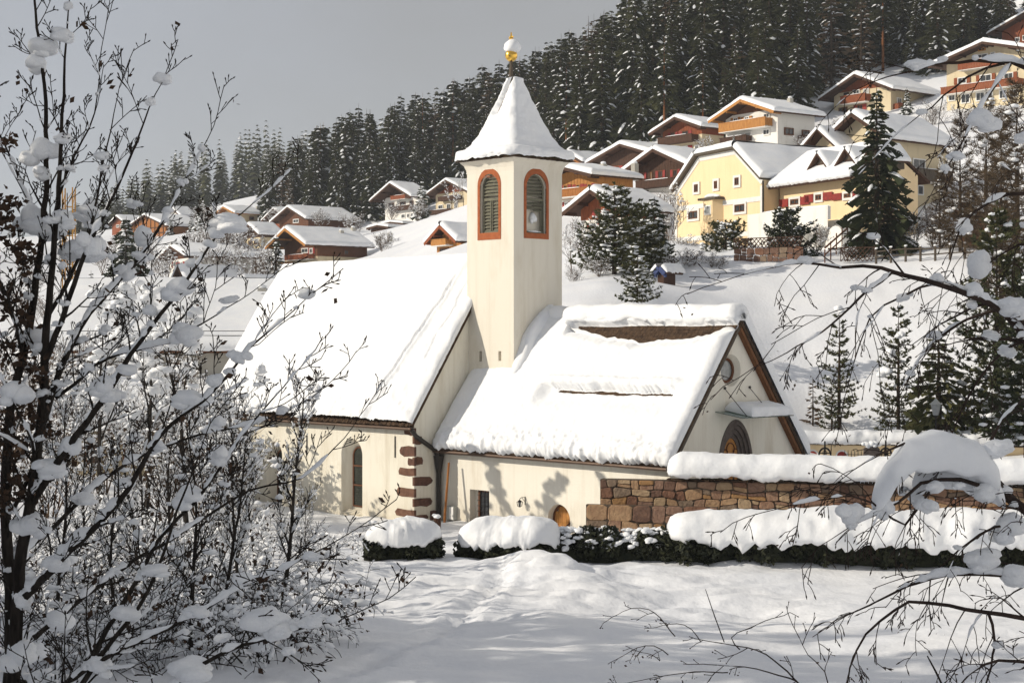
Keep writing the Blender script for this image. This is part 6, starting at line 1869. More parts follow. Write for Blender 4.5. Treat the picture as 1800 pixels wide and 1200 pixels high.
for lab, px, d, hp, base in (('small spruce in front of the tall white far house', 300, 340, 38, 420), ('small spruce right of the tall white far house', 336, 340, 40, 420), ('slender spruce right of the far village white house', 352, 335, 70, 425), ('spruce left of the many chimneyed brown chalet', 486, 214, 90, 500),
                             ('dark spruce between the two white chalets under the forest', 742, 268, 78, 392), ('little spruce on the balcony side of the white chalet', 1290, 190, 26, 262), ('slim spruce beside the shaded wall of the white chalet', 1441, 190, 62, 275), ('slim spruce against the shaded wall of the beige chalet', 1594, 215, 55, 208),
                             ('lone faint spruce in the distant valley at far left', 16, 600, 34, 436), ('snowy spruce behind the ochre house roof', 160, 160, 70, 545), ('little spruce in the meadow by the timber barn', 270, 330, 26, 430)):
    place_conifer(SP_S, 6.0, 'spruce', lab, 'spruce tree', px, d, hp, 1.0, base)

LARCH = [pine_meshes(80 + i, 11.0, 2.2, 30, 7, 9, 0.025, 'larch_twig', 0.6, 0.42, 'bark', 0.05, 0.035) for i in range(2)]
for i, (lab, px, d, hp, base, ws) in enumerate([('tall brown larch left of the pair at the right edge', 1688, 117, 245, 445, 1.0), ('tall brown larch in the middle of the right edge trees', 1733, 112, 290, 450, 1.0), ('tall brown larch closest to the right picture edge', 1788, 108, 330, 455, 1.05), ('smaller brown larch below the beige chalet', 1652, 119, 150, 440, 1.0), ('brown larch behind the big bushy pine', 1760, 100, 360, 560, 0.9)]):
    place_conifer(LARCH[i % 2], 11.0, 'larch', lab, 'larch tree', px, d, hp, ws, base)
place_conifer(pine_meshes(15, 9.0, 2.2, 26, 9, 9, 0.1, 'needle', 0.5, 0.27), 9.0, 'pine', 'dark pine overlapping the right picture edge', 'pine tree', 1805, 82, 330, 1.0, 800)
place_conifer(pine_meshes(16, 5.5, 2.0, 18, 9, 9, 0.16, 'needle_pine', 0.5, 0.27), 5.5, 'pine', 'second bushy pine between the tower and the yellow house', 'pine tree', 1128, 121, 125, 1.1, 478)
# ---- the forest on the slope
FV = [conifer_meshes(30 + i, 22.0, (3.4, 3.0, 3.7, 2.8, 3.3, 3.0)[i], (30, 32, 28, 30, 26, 30)[i], (8, 8, 9, 7, 8, 8)[i], (0.62, 0.7, 0.55, 0.65, 0.75, 0.6)[i], 8, (1.0, 0.9, 1.05, 0.95, 1.0, 0.95)[i], (0.40, 0.28, 0.48, 0.36, 0.55, 0.30)[i], 'needle_far', shape=(0.8, 0.75, 0.85, 0.9, 0.7, 0.8)[i], snow_w=0.36) for i in range(6)]
FV += [conifer_meshes(46, 22.0, 4.6, 26, 9, 0.8, 9, 1.15, 0.55, 'needle_far', shape=0.7, snow_w=0.55), conifer_meshes(47, 22.0, 4.0, 30, 8, 0.75, 9, 1.05, 0.35, 'needle_far', shape=0.95, snow_w=0.5),
       conifer_meshes(48, 22.0, 3.2, 22, 6, 0.35, 5, 0.8, 0.35, 'larch_twig', shape=0.75, snow_w=0.4, bare=0.15, hang=False), conifer_meshes(49, 22.0, 3.0, 18, 7, 0.5, 9, 1.1, 0.45, 'needle_far', trunk='bark_orange', shape=0.55, snow_w=0.6, low=0.45, bare=0.15)]
fr = random.Random(99)
front = ([470, 520, 600, 660, 740, 830, 900, 1000, 1100, 1170, 1260, 1330, 1450, 1560, 1640, 1760, 1830], [335, 325, 300, 300, 298, 305, 284, 244, 234, 226, 222, 217, 240, 244, 240, 252, 258])
cand = []
for row in range(25):
    off = row * 7.0
    px = 466.0 + fr.uniform(0, 30)
    while px < 1850:
        d = np.interp(px, front[0], front[1]) + off + fr.uniform(-2.5, 2.5)
        cand.append((row, px + fr.uniform(-8, 8), d))
        px += (4.5 + 0.12 * row) * F / d * fr.uniform(0.75, 1.3)
fx_ = np.array([(c[1] - 900) / F * c[2] for c in cand]); fy_ = np.array([c[2] for c in cand]); fz__ = ground_z(fx_, fy_)
kept = []
for (row, px, d), x, y, z in zip(cand, fx_, fy_, fz__):
    topy = HOR - (z + 21 - CAMZ) / d * F; basey = HOR - (z - CAMZ) / d * F
    if basey < -10 or px < 462: continue
    kept.append((topy, row, px, d, x, y, z))
print('forest candidates', len(kept))
kept.sort(key=lambda k: k[1] + (0 if k[0] < 250 else 1) * 0.3)
GR = 'spruces of the dense forest on the slope'
forest_roots = []
protos = {}
rest = []
for i, (topy, row, px, d, x, y, z) in enumerate(kept):
    v = fr.choice((0, 1, 2, 3, 4, 5, 0, 2, 4, 6, 6, 7, 7, 8, 9))
    sz = fr.uniform(0.62, 1.12) * (0.72 + 0.28 * min(1, row / 2.5)) * np.interp(px, [470, 620, 800, 1100, 1800], [0.85, 0.96, 1.0, 1.06, 1.22]); sx = sz * fr.uniform(0.95, 1.3)
    sky_y = np.interp(px, [466, 540, 600, 680, 760, 830, 900, 1000, 1100, 1130], [262, 226, 204, 172, 150, 130, 104, 58, 4, -60]) + fr.uniform(-12, 10)
    top_ = HOR - (z - 0.3 + 22 * sz - CAMZ) / d * F
    if top_ < sky_y:                       # the wood gets lower towards its upper edge
        s_ = ((HOR - sky_y) / F * d + CAMZ - z + 0.3) / 22
        if s_ < 0.38: continue
        sx *= (s_ / sz) ** 0.7; sz = s_
    if len(forest_roots) < 285:
        if v not in protos:
            t = tree_from(FV[v], 'forest_spruce', {8: 'brownish bare larch standing among the dark forest spruces', 9: 'tall pine with bare orange trunk among the dark forest spruces'}.get(v, 'snow dusted dark spruce standing in the dense forest on the slope'), 'larch tree' if v == 8 else 'pine tree' if v == 9 else 'spruce tree', (x, y, z - 0.3), fr.uniform(0, 6.28), sx, sz, GR)
            protos[v] = t
        else:
            t = copy_tree(protos[v]); t.location = (x, y, z - 0.3); t.rotation_euler = (0, 0, fr.uniform(0, 6.28)); t.scale = (sx, sx, sz)
        forest_roots.append(t)
    else:
        rest.append((x, y, z, v, sx, sz))
# the wood farther off at left, and the hidden back rows: one mass each
def low_conifer(seed, H, R):
    r = random.Random(seed); v, f = [], []
    for li in range(15):
        q = li / 15; z = H * (0.06 + 0.92 * q); l = R * (1 - q) ** 0.8 + 0.2
        for b in range(7):
            a = 6.283 * b / 7 + r.uniform(-.4, .4) + li; ll = l * r.uniform(0.7, 1.2); w = ll * 0.34
            dx, dy = math.cos(a), math.sin(a); bi = len(v)
            v += [(0, 0, z + ll * .25), (dx * ll * .6 - dy * w, dy * ll * .6 + dx * w, z - ll * .18), (dx * ll, dy * ll, z - ll * .45), (dx * ll * .6 + dy * w, dy * ll * .6 - dx * w, z - ll * .18)]
            f.append((bi, bi + 1, bi + 2)); f.append((bi, bi + 2, bi + 3))
    return np.array(v), f
def low_snow(seed, H, R):
    r = random.Random(seed); v, f = [], []
    for k in range(48):
        q = r.random() * 0.9; z = H * (0.06 + 0.92 * q); l = (R * (1 - q) ** 0.8 + 0.2) * r.uniform(.5, 1.05); a = r.uniform(0, 6.28); w = r.uniform(.25, .6)
        dx, dy = math.cos(a), math.sin(a); z = z - l * .25; bi = len(v)
        v += [(dx * (l - w * 1.3), dy * (l - w * 1.3), z + w * .7), (dx * l - dy * w, dy * l + dx * w, z), (dx * (l + w), dy * (l + w), z - w * .5), (dx * l + dy * w, dy * l - dx * w, z)]
        f.append((bi, bi + 1, bi + 2)); f.append((bi, bi + 2, bi + 3))
    return np.array(v), f
LC_ = [low_conifer(60 + i, 22, 3.4) for i in range(4)]; LS_ = [low_snow(70 + i, 22, 3.5) for i in range(4)]
def mass(name, label, places):
    V, Fc, nb, SV, SF, sb = [], [], 0, [], [], 0
    for (x, y, z, v, sx, sz) in places:
        for (src, VV_, FF_, which) in ((LC_[v % 4], V, Fc, 0), (LS_[v % 4], SV, SF, 1)):
            a = (x * 3.1 + y) % 6.28; c, s = math.cos(a), math.sin(a)
            vv = src[0]; w = np.stack([(vv[:, 0] * c - vv[:, 1] * s) * sx + x, (vv[:, 0] * s + vv[:, 1] * c) * sx + y, vv[:, 2] * sz + z], 1)
            b = nb if which == 0 else sb
            VV_.extend(w.tolist()); FF_.extend([tuple(i + b for i in q) for q in src[1]])
            if which == 0: nb += len(vv)
            else: sb += len(vv)
    o = mesh_obj(name, V, Fc, M['needle_far'], None); tag(o, label, None, None, 'stuff')
    s = mesh_obj('snow_cover', SV, SF, M['snow_dust'], o); s['kind'] = 'stuff'
    return o
mass('forest_backdrop', 'rear rows of the dense spruce forest on the slope', rest)
far = []
for row in range(9):
    px = 120 + fr.uniform(0, 20)
    while px < 500:
        d = 500 + row * 11 + fr.uniform(-5, 5) + max(0, (px - 360)) * 0.25
        x = (px - 900) / F * d
        if not (375 < px and d < 525 + (px - 375) * 0.35):
            far.append((x, d, gz(x, d) - 0.5, fr.randrange(4), fr.uniform(0.8, 1.2), fr.uniform(0.7, 1.15) * np.interp(px, [120, 250, 350, 500], [0.5, 0.85, 1.05, 1.15])))
        px += 5.5 * F / d * fr.uniform(0.7, 1.4)
mass('distant_wood', 'hazy distant spruce wood beyond the far village', far)

# ---- bare and snowy broadleaf growth
def grow(out, start, direc, length, r0, depth, rng, droop=0.0, seg=5, wob=0.25, ratio=0.62, kids=4, spread=0.7, up=0.15, tips=None, minr=0.004):
    p = Vector(start); d = Vector(direc).normalized(); pts = [p.copy()]; rad = [r0]
    for i in range(seg):
        d = (d + Vector((rng.gauss(0, wob), rng.gauss(0, wob), rng.gauss(0, wob) + up - droop * (i + 1) / seg)) * 0.35).normalized()
        p = p + d * (length / seg); pts.append(p.copy()); rad.append(max(minr, r0 * (1 - 0.8 * (i + 1) / seg)))
    out.append((pts, rad, depth))
    if tips is not None and depth == 0: tips.append((pts[-1], d))
    if depth > 0:
        for k in range(kids):
            t = 0.25 + 0.75 * (k + rng.random()) / kids
            i = min(seg - 1, int(t * seg)); q = pts[i].lerp(pts[i + 1], t * seg - i)
            dd = (pts[i + 1] - pts[i]).normalized()
            side = Vector((rng.gauss(0, 1), rng.gauss(0, 1), rng.gauss(0, 0.6))); side = (side - dd * side.dot(dd)).normalized()
            grow(out, q, dd * (1 - spread * 0.5) + side * spread + Vector((0, 0, up)), length * ratio * rng.uniform(0.6, 1.15) * (1.15 - 0.5 * t), max(minr, rad[i] * 0.6), depth - 1, rng, droop, max(3, seg - 1), wob, ratio, max(2, kids - 1), spread, up, tips, minr)
    return pts

def snow_on(mb, pts, rad, rng, w=1.6, chance=0.6, base=0.02, hmul=1.0):
    """ridges of snow lying on stretches of a branch"""
    run = []
    n = len(pts)
    fine = []
    for i in range(n - 1):
        for k in range(3):
            t = k / 3; fine.append((pts[i].lerp(pts[i + 1], t), rad[i] * (1 - t) + rad[i + 1] * t))
    fine.append((pts[-1], rad[-1]))
    on = rng.random() < chance; i = 0; cur = []
    while i < len(fine):
        if on: cur.append(fine[i])
        if rng.random() < 0.22 or i == len(fine) - 1:
            if len(cur) > 2: run.append(cur)
            cur = []; on = rng.random() < chance
        i += 1
    for c in run:
        P_ = [q[0] for q in c]; m = len(P_)
        steep = abs((P_[-1] - P_[0]).normalized().z)
        if steep > 0.9: continue
        k = 1 - 0.5 * steep
        rr = []
        for j in range(m):
            e = min(1, 0.35 + min(j, m - 1 - j) * 0.5)
            rr.append((c[j][1] * w + base) * e * rng.uniform(0.5, 1.5) * k)
        mb.tube([P_[j] + Vector((0, 0, c[j][1] * 0.5 + rr[j] * 0.55 * hmul)) for j in range(m)], rr, 6)

def leaf_quads(mb, tips, rng, n, s=(0.04, 0.09)):
    pts = []
    for (p, d) in tips:
        if rng.random() < n:
            for k in range(rng.randint(1, 3)): pts.append(p + Vector((rng.gauss(0, .05), rng.gauss(0, .05), rng.gauss(0, .05) - .03)))
    leaf_cloud(mb, pts, rng, s)

def broadleaf_meshes(seed, H, stems, depth, kids, trunk_r, snowc, blobs, bs=(0.06, 0.16), wood='bark_dark', leaf=0.0, spread=0.7, up=0.25, lean=0.25, sides=4, droop=0.0, minr=0.006, ratio=0.55, base=0.02):
    r = random.Random(seed)
    out, tips = [], []
    for s in range(stems):
        a = 6.283 * s / max(1, stems) + r.uniform(-.5, .5)
        d = Vector((math.cos(a) * lean * r.uniform(.4, 1.2), math.sin(a) * lean * r.uniform(.4, 1.2), 1)) if stems > 1 else Vector((r.uniform(-.06, .06), r.uniform(-.06, .06), 1))
        grow(out, (r.uniform(-.15, .15) * (stems > 1), r.uniform(-.15, .15) * (stems > 1), -0.3), d, H * r.uniform(0.75, 1.0), trunk_r, depth, r, droop, 7, 0.16, ratio, kids, spread, up, tips, minr)
    mb = MB(); sn = MB(); lv = MB(); spots = []
    for pts, rad, dep in out:
        mb.tube(pts, rad, sides if dep > 0 else 3, False)
        if snowc > 0: snow_on(sn, pts, rad, r, 1.5, snowc * (1.0 if dep < depth else 0.3), base)
        for q in pts[1:]:
            spots.append(q)
    w1, f1 = lump_arrays(seed, 1, 0.3, 0.85); w2, f2 = lump_arrays(seed + 1, 2, 0.35, 0.85)
    for k in range(blobs):
        q = spots[r.randrange(len(spots))]; s = r.uniform(*bs)
        w, f = (w2, f2) if s > 0.12 else (w1, f1)
        sn.add((w * s * np.array([r.uniform(.7, 1.4), r.uniform(.7, 1.4), r.uniform(.6, 1.0)]) + np.array([q.x, q.y, q.z + s * 0.5])).tolist(), f)
    if leaf > 0: leaf_quads(lv, tips, r, leaf)
    def mk(n, m_, mat_, sm):
        me = bpy.data.meshes.new(n); me.from_pydata(m_.v, [], m_.f); me.materials.append(mat_)
        if sm: me.polygons.foreach_set('use_smooth', [True] * len(m_.f))
        me.update(); return me
    res = [mk('branches', mb, M[wood], False)]
    if sn.f: res.append(mk('snow_cover', sn, M['snow'], True))
    if lv.f: res.append(mk('dry_leaves', lv, M['leaf_dry'], False))
    return res

# frosted shrubs and trees between the houses
FB = [broadleaf_meshes(200 + i, 5.0, 6, 2, 8, 0.06, 0.30, 110, (0.07, 0.17), 'twig_brown', 0.3, 0.8, 0.25, 0.5, 3, minr=0.018, base=0.02) for i in range(3)]
FT = [broadleaf_meshes(210 + i, 8.0, 1, 3, 7, 0.13, 0.4, 100, (0.07, 0.18), 'twig_brown', 0, 0.75, 0.25, 0.5, 3, minr=0.014, base=0.02) for i in range(3)]
for i, (px, d, hp, base, wd, kind, lab) in enumerate([
    (400, 225, 85, 480, 1.2, 0, 'frosted leafy tree between the white red shuttered house and the brown chalet'), (440, 222, 70, 490, 1.2, 0, 'frosted bush left below the brown chimneyed chalet'), (375, 235, 70, 470, 1.0, 0, 'frosted bush right of the long sagging snow roof'), (470, 215, 55, 500, 1.0, 0, 'snowy bush against the brown chalet corner'),
    (372, 330, 40, 405, 1.3, 0, 'frosted shrub left of the cream house with orange eaves'), (355, 345, 45, 405, 1.0, 0, 'frosted shrub behind the far white house'), (690, 230, 40, 448, 1.3, 1, 'small snowy apple tree on the slope left of the log hut'), (672, 222, 40, 452, 1.3, 0, 'round snowy bush right of the brown chalet roof'), (735, 250, 32, 418, 1.4, 0, 'snowy bush uphill of the log hut'), (690, 280, 34, 392, 1.2, 0, 'frosted bush before the white chalet under the forest'),
    (795, 262, 70, 395, 0.8, 1, 'frosted birch in front of the beige chalet'), (815, 262, 62, 395, 0.8, 1, 'second frosted birch by the beige chalet near the tower'), (1005, 122, 100, 490, 0.9, 1, 'bare snow flecked fruit tree right beside the tower'), (1030, 128, 80, 470, 1.0, 0, 'frosted bush behind the fruit tree by the tower'),
    (1175, 150, 100, 435, 0.9, 0, 'white frosted bush against the yellow house left corner'), (1200, 135, 40, 460, 2.0, 0, 'snow buried shrub below the yellow house corner'), (1440, 128, 45, 445, 1.3, 0, 'snowy shrub below the terrace arches'), (1465, 185, 50, 268, 1.3, 0, 'frosted shrub beside the white chalet'), (1410, 185, 26, 268, 1.5, 0, 'low frosted shrub at the white chalet wall'),
    (1610, 122, 60, 440, 1.0, 0, 'snow capped shrub right of the tall spruce'), (1640, 124, 65, 438, 1.0, 0, 'brown twiggy shrub on the slope below the red hut'), (1640, 200, 45, 230, 1.4, 0, 'frosted shrub between the beige and cream chalets'), (1700, 190, 50, 240, 1.4, 0, 'frosted hedge bush below the cream chalet'), (1760, 185, 60, 240, 1.4, 0, 'frosted bush under the cream chalet windows'),
    (455, 190, 70, 520, 1.2, 0, 'brown frosted bush behind the small steep pink gable'), (395, 195, 75, 515, 1.2, 0, 'brown frosted bush left of the small steep pink gable'), (365, 205, 70, 505, 1.2, 1, 'frosted tree right of the narrow orange gable'), (420, 240, 60, 470, 1.3, 0, 'brown frosted bush uphill of the pink gable'), (345, 240, 55, 465, 1.2, 0, 'brown frosted bush right of the far white house'), (290, 215, 60, 500, 1.2, 0, 'frosted bush left of the white red shuttered house'), (250, 240, 60, 480, 1.3, 0, 'frosted bush in the village below the timber barn'), (480, 300, 36, 405, 1.3, 0, 'frosted bush below the white field'), (560, 285, 34, 405, 1.4, 0, 'frosted bush right of the dark gabled chalet'), (620, 250, 40, 420, 1.4, 0, 'frosted bush at the forest foot above the chimneyed chalet'), (360, 300, 50, 440, 1.3, 1, 'frosted tree below the far white house'), (210, 300, 45, 440, 1.3, 0, 'frosted bush left of the timber barn'), (500, 330, 40, 392, 1.0, 1, 'bare frosted tree at the low corner of the forest'), (1380, 185, 30, 262, 1.4, 0, 'frosted bush behind the yellow house roof'), (1240, 190, 30, 272, 1.3, 0, 'frosted bush between the boarded gable chalet and the yellow house'), (1655, 150, 60, 330, 1.0, 1, 'bare tree at the shaded wall of the beige house'),
    (1215, 122, 40, 482, 2.0, 0, 'low snow buried shrub above the open field'), (1255, 121, 30, 478, 2.0, 0, 'low snowy shrub left of the garden wall'), (1055, 115, 36, 492, 1.6, 0, 'low snowy bush at the feet of the pine cluster'), (1180, 118, 30, 482, 1.6, 0, 'low snowy bush behind the tiny shed'), (1490, 119, 26, 458, 1.8, 0, 'low snowy shrub under the tall spruce'), (1010, 112, 34, 505, 1.2, 0, 'brown snowy bush right beside the tower foot'),
    (265, 150, 60, 590, 1.4, 0, 'frosted bush behind the ochre house'), (150, 130, 90, 620, 1.2, 0, 'snowy bush left of the ochre house'), (90, 140, 80, 600, 1.3, 0, 'snowy bush left of the crane mast'), (30, 150, 80, 580, 1.4, 0, 'snowy bush at the left edge of the valley'), (60, 220, 50, 520, 1.4, 0, 'snowy bush in the valley by the left trunks'), (180, 250, 45, 480, 1.3, 0, 'snowy bush below the far cottage'), (120, 260, 50, 480, 1.3, 0, 'snowy bush in the valley behind the mast')]):
    ms = (FB if kind == 0 else FT)[i % 3]; H0 = 5.0 if kind == 0 else 8.0
    p = at_px(px, d); s = hp / F * d / H0
    if abs(CAMZ - (base - HOR) / F * d - p.z) < 2.5: p.z = CAMZ - (base - HOR) / F * d
    tree_from(ms, 'frosted_shrub' if kind == 0 else 'bare_tree', lab, 'shrub' if kind == 0 else 'tree', p, i * 1.3, s * wd, s)

# snow balled shrubs in front of the low building, thicket below
SB = [broadleaf_meshes(230 + i, 4.2, 7, 2, 6, 0.045, 0.22, 230, (0.05, 0.13), 'twig_brown', 0.12, 0.7, 0.3, 0.45, 3, minr=0.009, base=0.02) for i in range(3)]
sbr = random.Random(5)
GS = 'snow balled shrubs in the thicket left of the nave'
for i, (px, d, hp) in enumerate([(20, 92, 190), (70, 96, 170), (130, 98, 150), (180, 96, 150), (230, 97, 150), (280, 96, 140), (330, 95, 120), (60, 84, 200), (120, 82, 170), (250, 82, 150), (310, 80, 170), (370, 80, 150), (400, 84, 120), (10, 76, 200), (180, 74, 150), (350, 72, 170), (420, 72, 160), (290, 68, 150), (90, 66, 170)]):
    p = at_px(px, d); s = hp / F * d / 4.2
    tree_from(SB[i % 3], 'snowy_shrub', 'many stemmed shrub dotted with small snow balls in the thicket left of the nave', 'shrub', p, i * 0.9, s * 1.25, s, GS)

FT2 = [broadleaf_meshes(240 + i, 8.0, 1, 3, 8, 0.09, 0.3, 90, (0.08, 0.22), 'bark_dark', 0.1, 0.75, 0.3, 0.5, 4, minr=0.008, ratio=0.42, base=0.03) for i in range(2)]
# straight young saplings in front of the church
SA = [broadleaf_meshes(250 + i, 7.5, 1, 2, 22, 0.07, 0.45, 26, (0.05, 0.15), 'bark_dark', 0.03, 0.75, 0.30, 0.3, 5, minr=0.0075, ratio=0.27, base=0.022) for i in range(4)]
GSA = 'young bare saplings along the left of the church'
for i, (px, d, base, top) in enumerate([(493, 46, 1088, 560), (425, 47, 1065, 640), (390, 44.5, 1115, 660), (335, 42, 1160, 640), (245, 50, 1000, 640), (145, 52, 975, 620), (450, 57, 1000, 640), (300, 56, 980, 640), (200, 46, 1070, 680), (100, 44, 1120, 640), (365, 61, 960, 690), (250, 62, 960, 700), (30, 47, 1060, 600), (545, 50, 1040, 830)]):
    p = at_px(px, d); h = (base - top) / F * d
    s = max(0.4, h / 7.5)
    lab = {0: 'tallest straight sapling in front of the nave wall with snow balls on its tip'}.get(i, 'thin straight bare sapling with clinging snow in the left thicket')
    if i == 13: lab = 'short sapling reaching across the left hedge'
    t = tree_from(SA[i % 4], 'sapling', lab, 'sapling', p, i * 2.1, s * 1.0, s, GSA)
for (px, py, s) in [(503, 686, .19), (545, 707, .17), (565, 775, .30), (590, 770, .2), (520, 780, .22), (530, 795, .18)]:
    q = P(px, py, 46) - Vector((0, 0, 0))
for i, (px, d, h, lab) in enumerate([(330, 66.0, 10.0, 'taller bare tree in the thicket nearest the chapel side wall'), (255, 68.5, 10.5, 'bare tree in the thicket level with the nave window'), (395, 64.5, 6.5, 'low bare tree at the inner edge of the thicket'), (180, 71, 10.0, 'bare tree in the thicket behind the twin stemmed tree')]):
    p = at_px(px, d); ms = FT2[i % 2]; s = h / 8.0
    tree_from(ms, 'bare_tree', lab, 'tree', p, i * 1.7, s * 1.1, s)
# undergrowth of snow covered brush at lower left
UB = [broadleaf_meshes(270 + i, 2.4, 9, 2, 6, 0.02, 0.35, 30, (0.05, 0.15), 'bark_dark', 0.2, 0.85, -0.02, 0.9, 3, droop=0.5, minr=0.006, base=0.03) for i in range(3)]
GU = 'snow laden brush under the left trees'
for i, (px, d, hp) in enumerate([(40, 41, 230), (150, 40, 220), (270, 41, 190), (380, 40.5, 210), (470, 40, 260), (80, 46, 190), (200, 47, 170), (320, 47, 180), (440, 45, 180), (20, 52, 170), (150, 53, 160), (270, 54, 150), (390, 53, 170), (520, 43, 200), (560, 57, 110), (480, 58, 110), (340, 60, 130), (200, 61, 130)]):
    p = at_px(px, d); s = hp / F * d / 2.4
    tree_from(UB[i % 3], 'brush', 'low arching brush loaded with snow under the left trees', 'brush', p, i * 1.1, s, s, GU)

# ================================================================== FOREGROUND TREES
def limb_tree(name, label, cat, limbs, base, seed, twig_len, wood, kids, depth, snow_chance, snow_w, snow_base, droop=0.0, up=0.1, spread=0.75, leaf=0.0, minr=0.004, step=0.35, ratio=0.5, wob=0.25, leaf_size=(0.03, 0.07), clumps=(), seg=5, leaf_mat='leaf_dry', small=0, small_size=0.1, rscale=1.0):
    """limbs: list of (kind, [(px,py,depth)...], r0, r1, twig density, droop)"""
    r = random.Random(seed)
    o0 = Vector(base)
    t = thing(name, label, cat, o0)
    SMS, SPOTS = [], []
    for (kind, pl, r0, r1, dens, dr) in limbs:
        r0 *= rscale
        pts = [P(*q) - o0 for q in pl]
        # smooth (Catmull-Rom)
        sm = []
        for i in range(len(pts) - 1):
            p0 = pts[max(i - 1, 0)]; p1 = pts[i]; p2 = pts[i + 1]; p3 = pts[min(i + 2, len(pts) - 1)]
            n = max(2, int((p2 - p1).length / 0.18))
            for k in range(n):
                u = k / n
                q = 0.5 * ((2 * p1) + (p2 - p0) * u + (2 * p0 - 5 * p1 + 4 * p2 - p3) * u * u + (3 * p1 - p0 - 3 * p2 + p3) * u ** 3)
                sm.append(q + Vector((r.gauss(0, 1), r.gauss(0, 1), r.gauss(0, 1))) * 0.006)
        sm.append(pts[-1])
        n = len(sm); rad = [r0 + (r1 - r0) * i / (n - 1) for i in range(n)]
        mb = MB(); mb.tube(sm, rad, 7)
        limb = mb.build('trunk' if kind == 'trunk' else 'branch', M[wood], t, True)
        SMS.append(sm); SPOTS += [(q, rad[i]) for i, q in enumerate(sm)][::2]
        tw = []; tips = []
        L = sum((sm[i + 1] - sm[i]).length for i in range(n - 1))
        nt = int(L * dens * (1.25 if small > 100 else 1))
        for k in range(nt):
            q = 0.12 + 0.88 * (k + r.random()) / max(1, nt)
            i = min(n - 2, int(q * (n - 1))); p = sm[i]; dd = (sm[i + 1] - sm[i]).normalized()
            side = Vector((r.gauss(0, 1), r.gauss(0, 0.8), r.gauss(0, 0.8))); side = (side - dd * side.dot(dd)).normalized()
            ln = twig_len * r.uniform(0.45, 1.2) * (1.15 - 0.45 * q)
            grow(tw, p, dd * 0.75 + side * spread + Vector((0, 0, up - dr * 0.5)), ln, max(minr * 1.3, min(rad[i] * 0.45, 0.016)), depth, r, dr, seg, wob, ratio, kids, spread, up if dr == 0 else -0.05, tips, minr)
        # tip continues
        grow(tw, sm[-1], (sm[-1] - sm[-3]).normalized(), twig_len * 0.9, max(minr * 1.3, r1 * 0.9), depth, r, dr, seg, wob, ratio, kids, spread, up, tips, minr)
        mb = MB()
        for pts2, rad2, dep in tw:
            mb.tube(pts2, rad2, 4 if dep > 0 else 3, False)
            if dep > 0: SPOTS += [(q, rad2[0]) for q in pts2[1:-1] if rad2[0] > 0.007]
        # buds / catkins at the tips
        for (p, d) in tips:
            mb.tube([p, p + d * 0.022, p + d * 0.045], [minr, minr * 2.1, minr * 0.4], 3, False)
        o = mb.build('twig_spray', M[wood], limb); o['kind'] = 'stuff'
        sn = MB()
        snow_on(sn, sm, rad, r, snow_w, snow_chance, snow_base)
        for pts2, rad2, dep in tw:
            if dep == depth: snow_on(sn, pts2, rad2, r, 1.6, snow_chance * 0.35, snow_base * 0.5)
        if sn.f:
            o = sn.build('snow_cover', M['snow'], limb, True); o['kind'] = 'stuff'
        if leaf > 0:
            lv = MB(); leaf_quads(lv, tips, r, leaf, leaf_size)
            if lv.f:
                o = lv.build('dry_leaves', M[leaf_mat], limb); o['kind'] = 'stuff'
    allp = np.array([tuple(q) for sm_ in SMS for q in sm_])
    if len(allp):
        dep = allp[:, 1] + o0.y; ppx = (allp[:, 0] + o0.x) / dep * F + 900; ppy = HOR - (allp[:, 2] + o0.z - CAMZ) / dep * F
    for (px, py, d, s, sx, sz) in clumps:
        q = P(px, py, d) - o0; sr = s / F * d
        dd = (ppx - px) ** 2 + (ppy - py) ** 2; j = int(np.argmin(dd))
        if dd[j] < 60 ** 2:
            a = Vector(allp[j]); k = min(1.0, 0.45 * s / max(1.0, math.sqrt(dd[j])))
            q2 = a + (P(px, py, allp[j][1] + o0.y) - o0 - a) * k
            q = q2 + Vector((0, 0, sr * 0.25))
        clump(t, q, sr * 0.98, r, (sx ** .7, sx ** .7, min(1.3, sz ** .6)))
    # smaller lumps caught in forks and on the twigs
    for k in range(small):
        j = r.randrange(len(SPOTS)); q, rr = SPOTS[j]
        s = r.uniform(0.25, 1.0) ** 1.5 * small_size
        clump(t, q + Vector((0, 0, s * 0.4)), s, r, (r.uniform(.8, 1.5), r.uniform(.8, 1.3), r.uniform(.7, 1.0)))
    return t

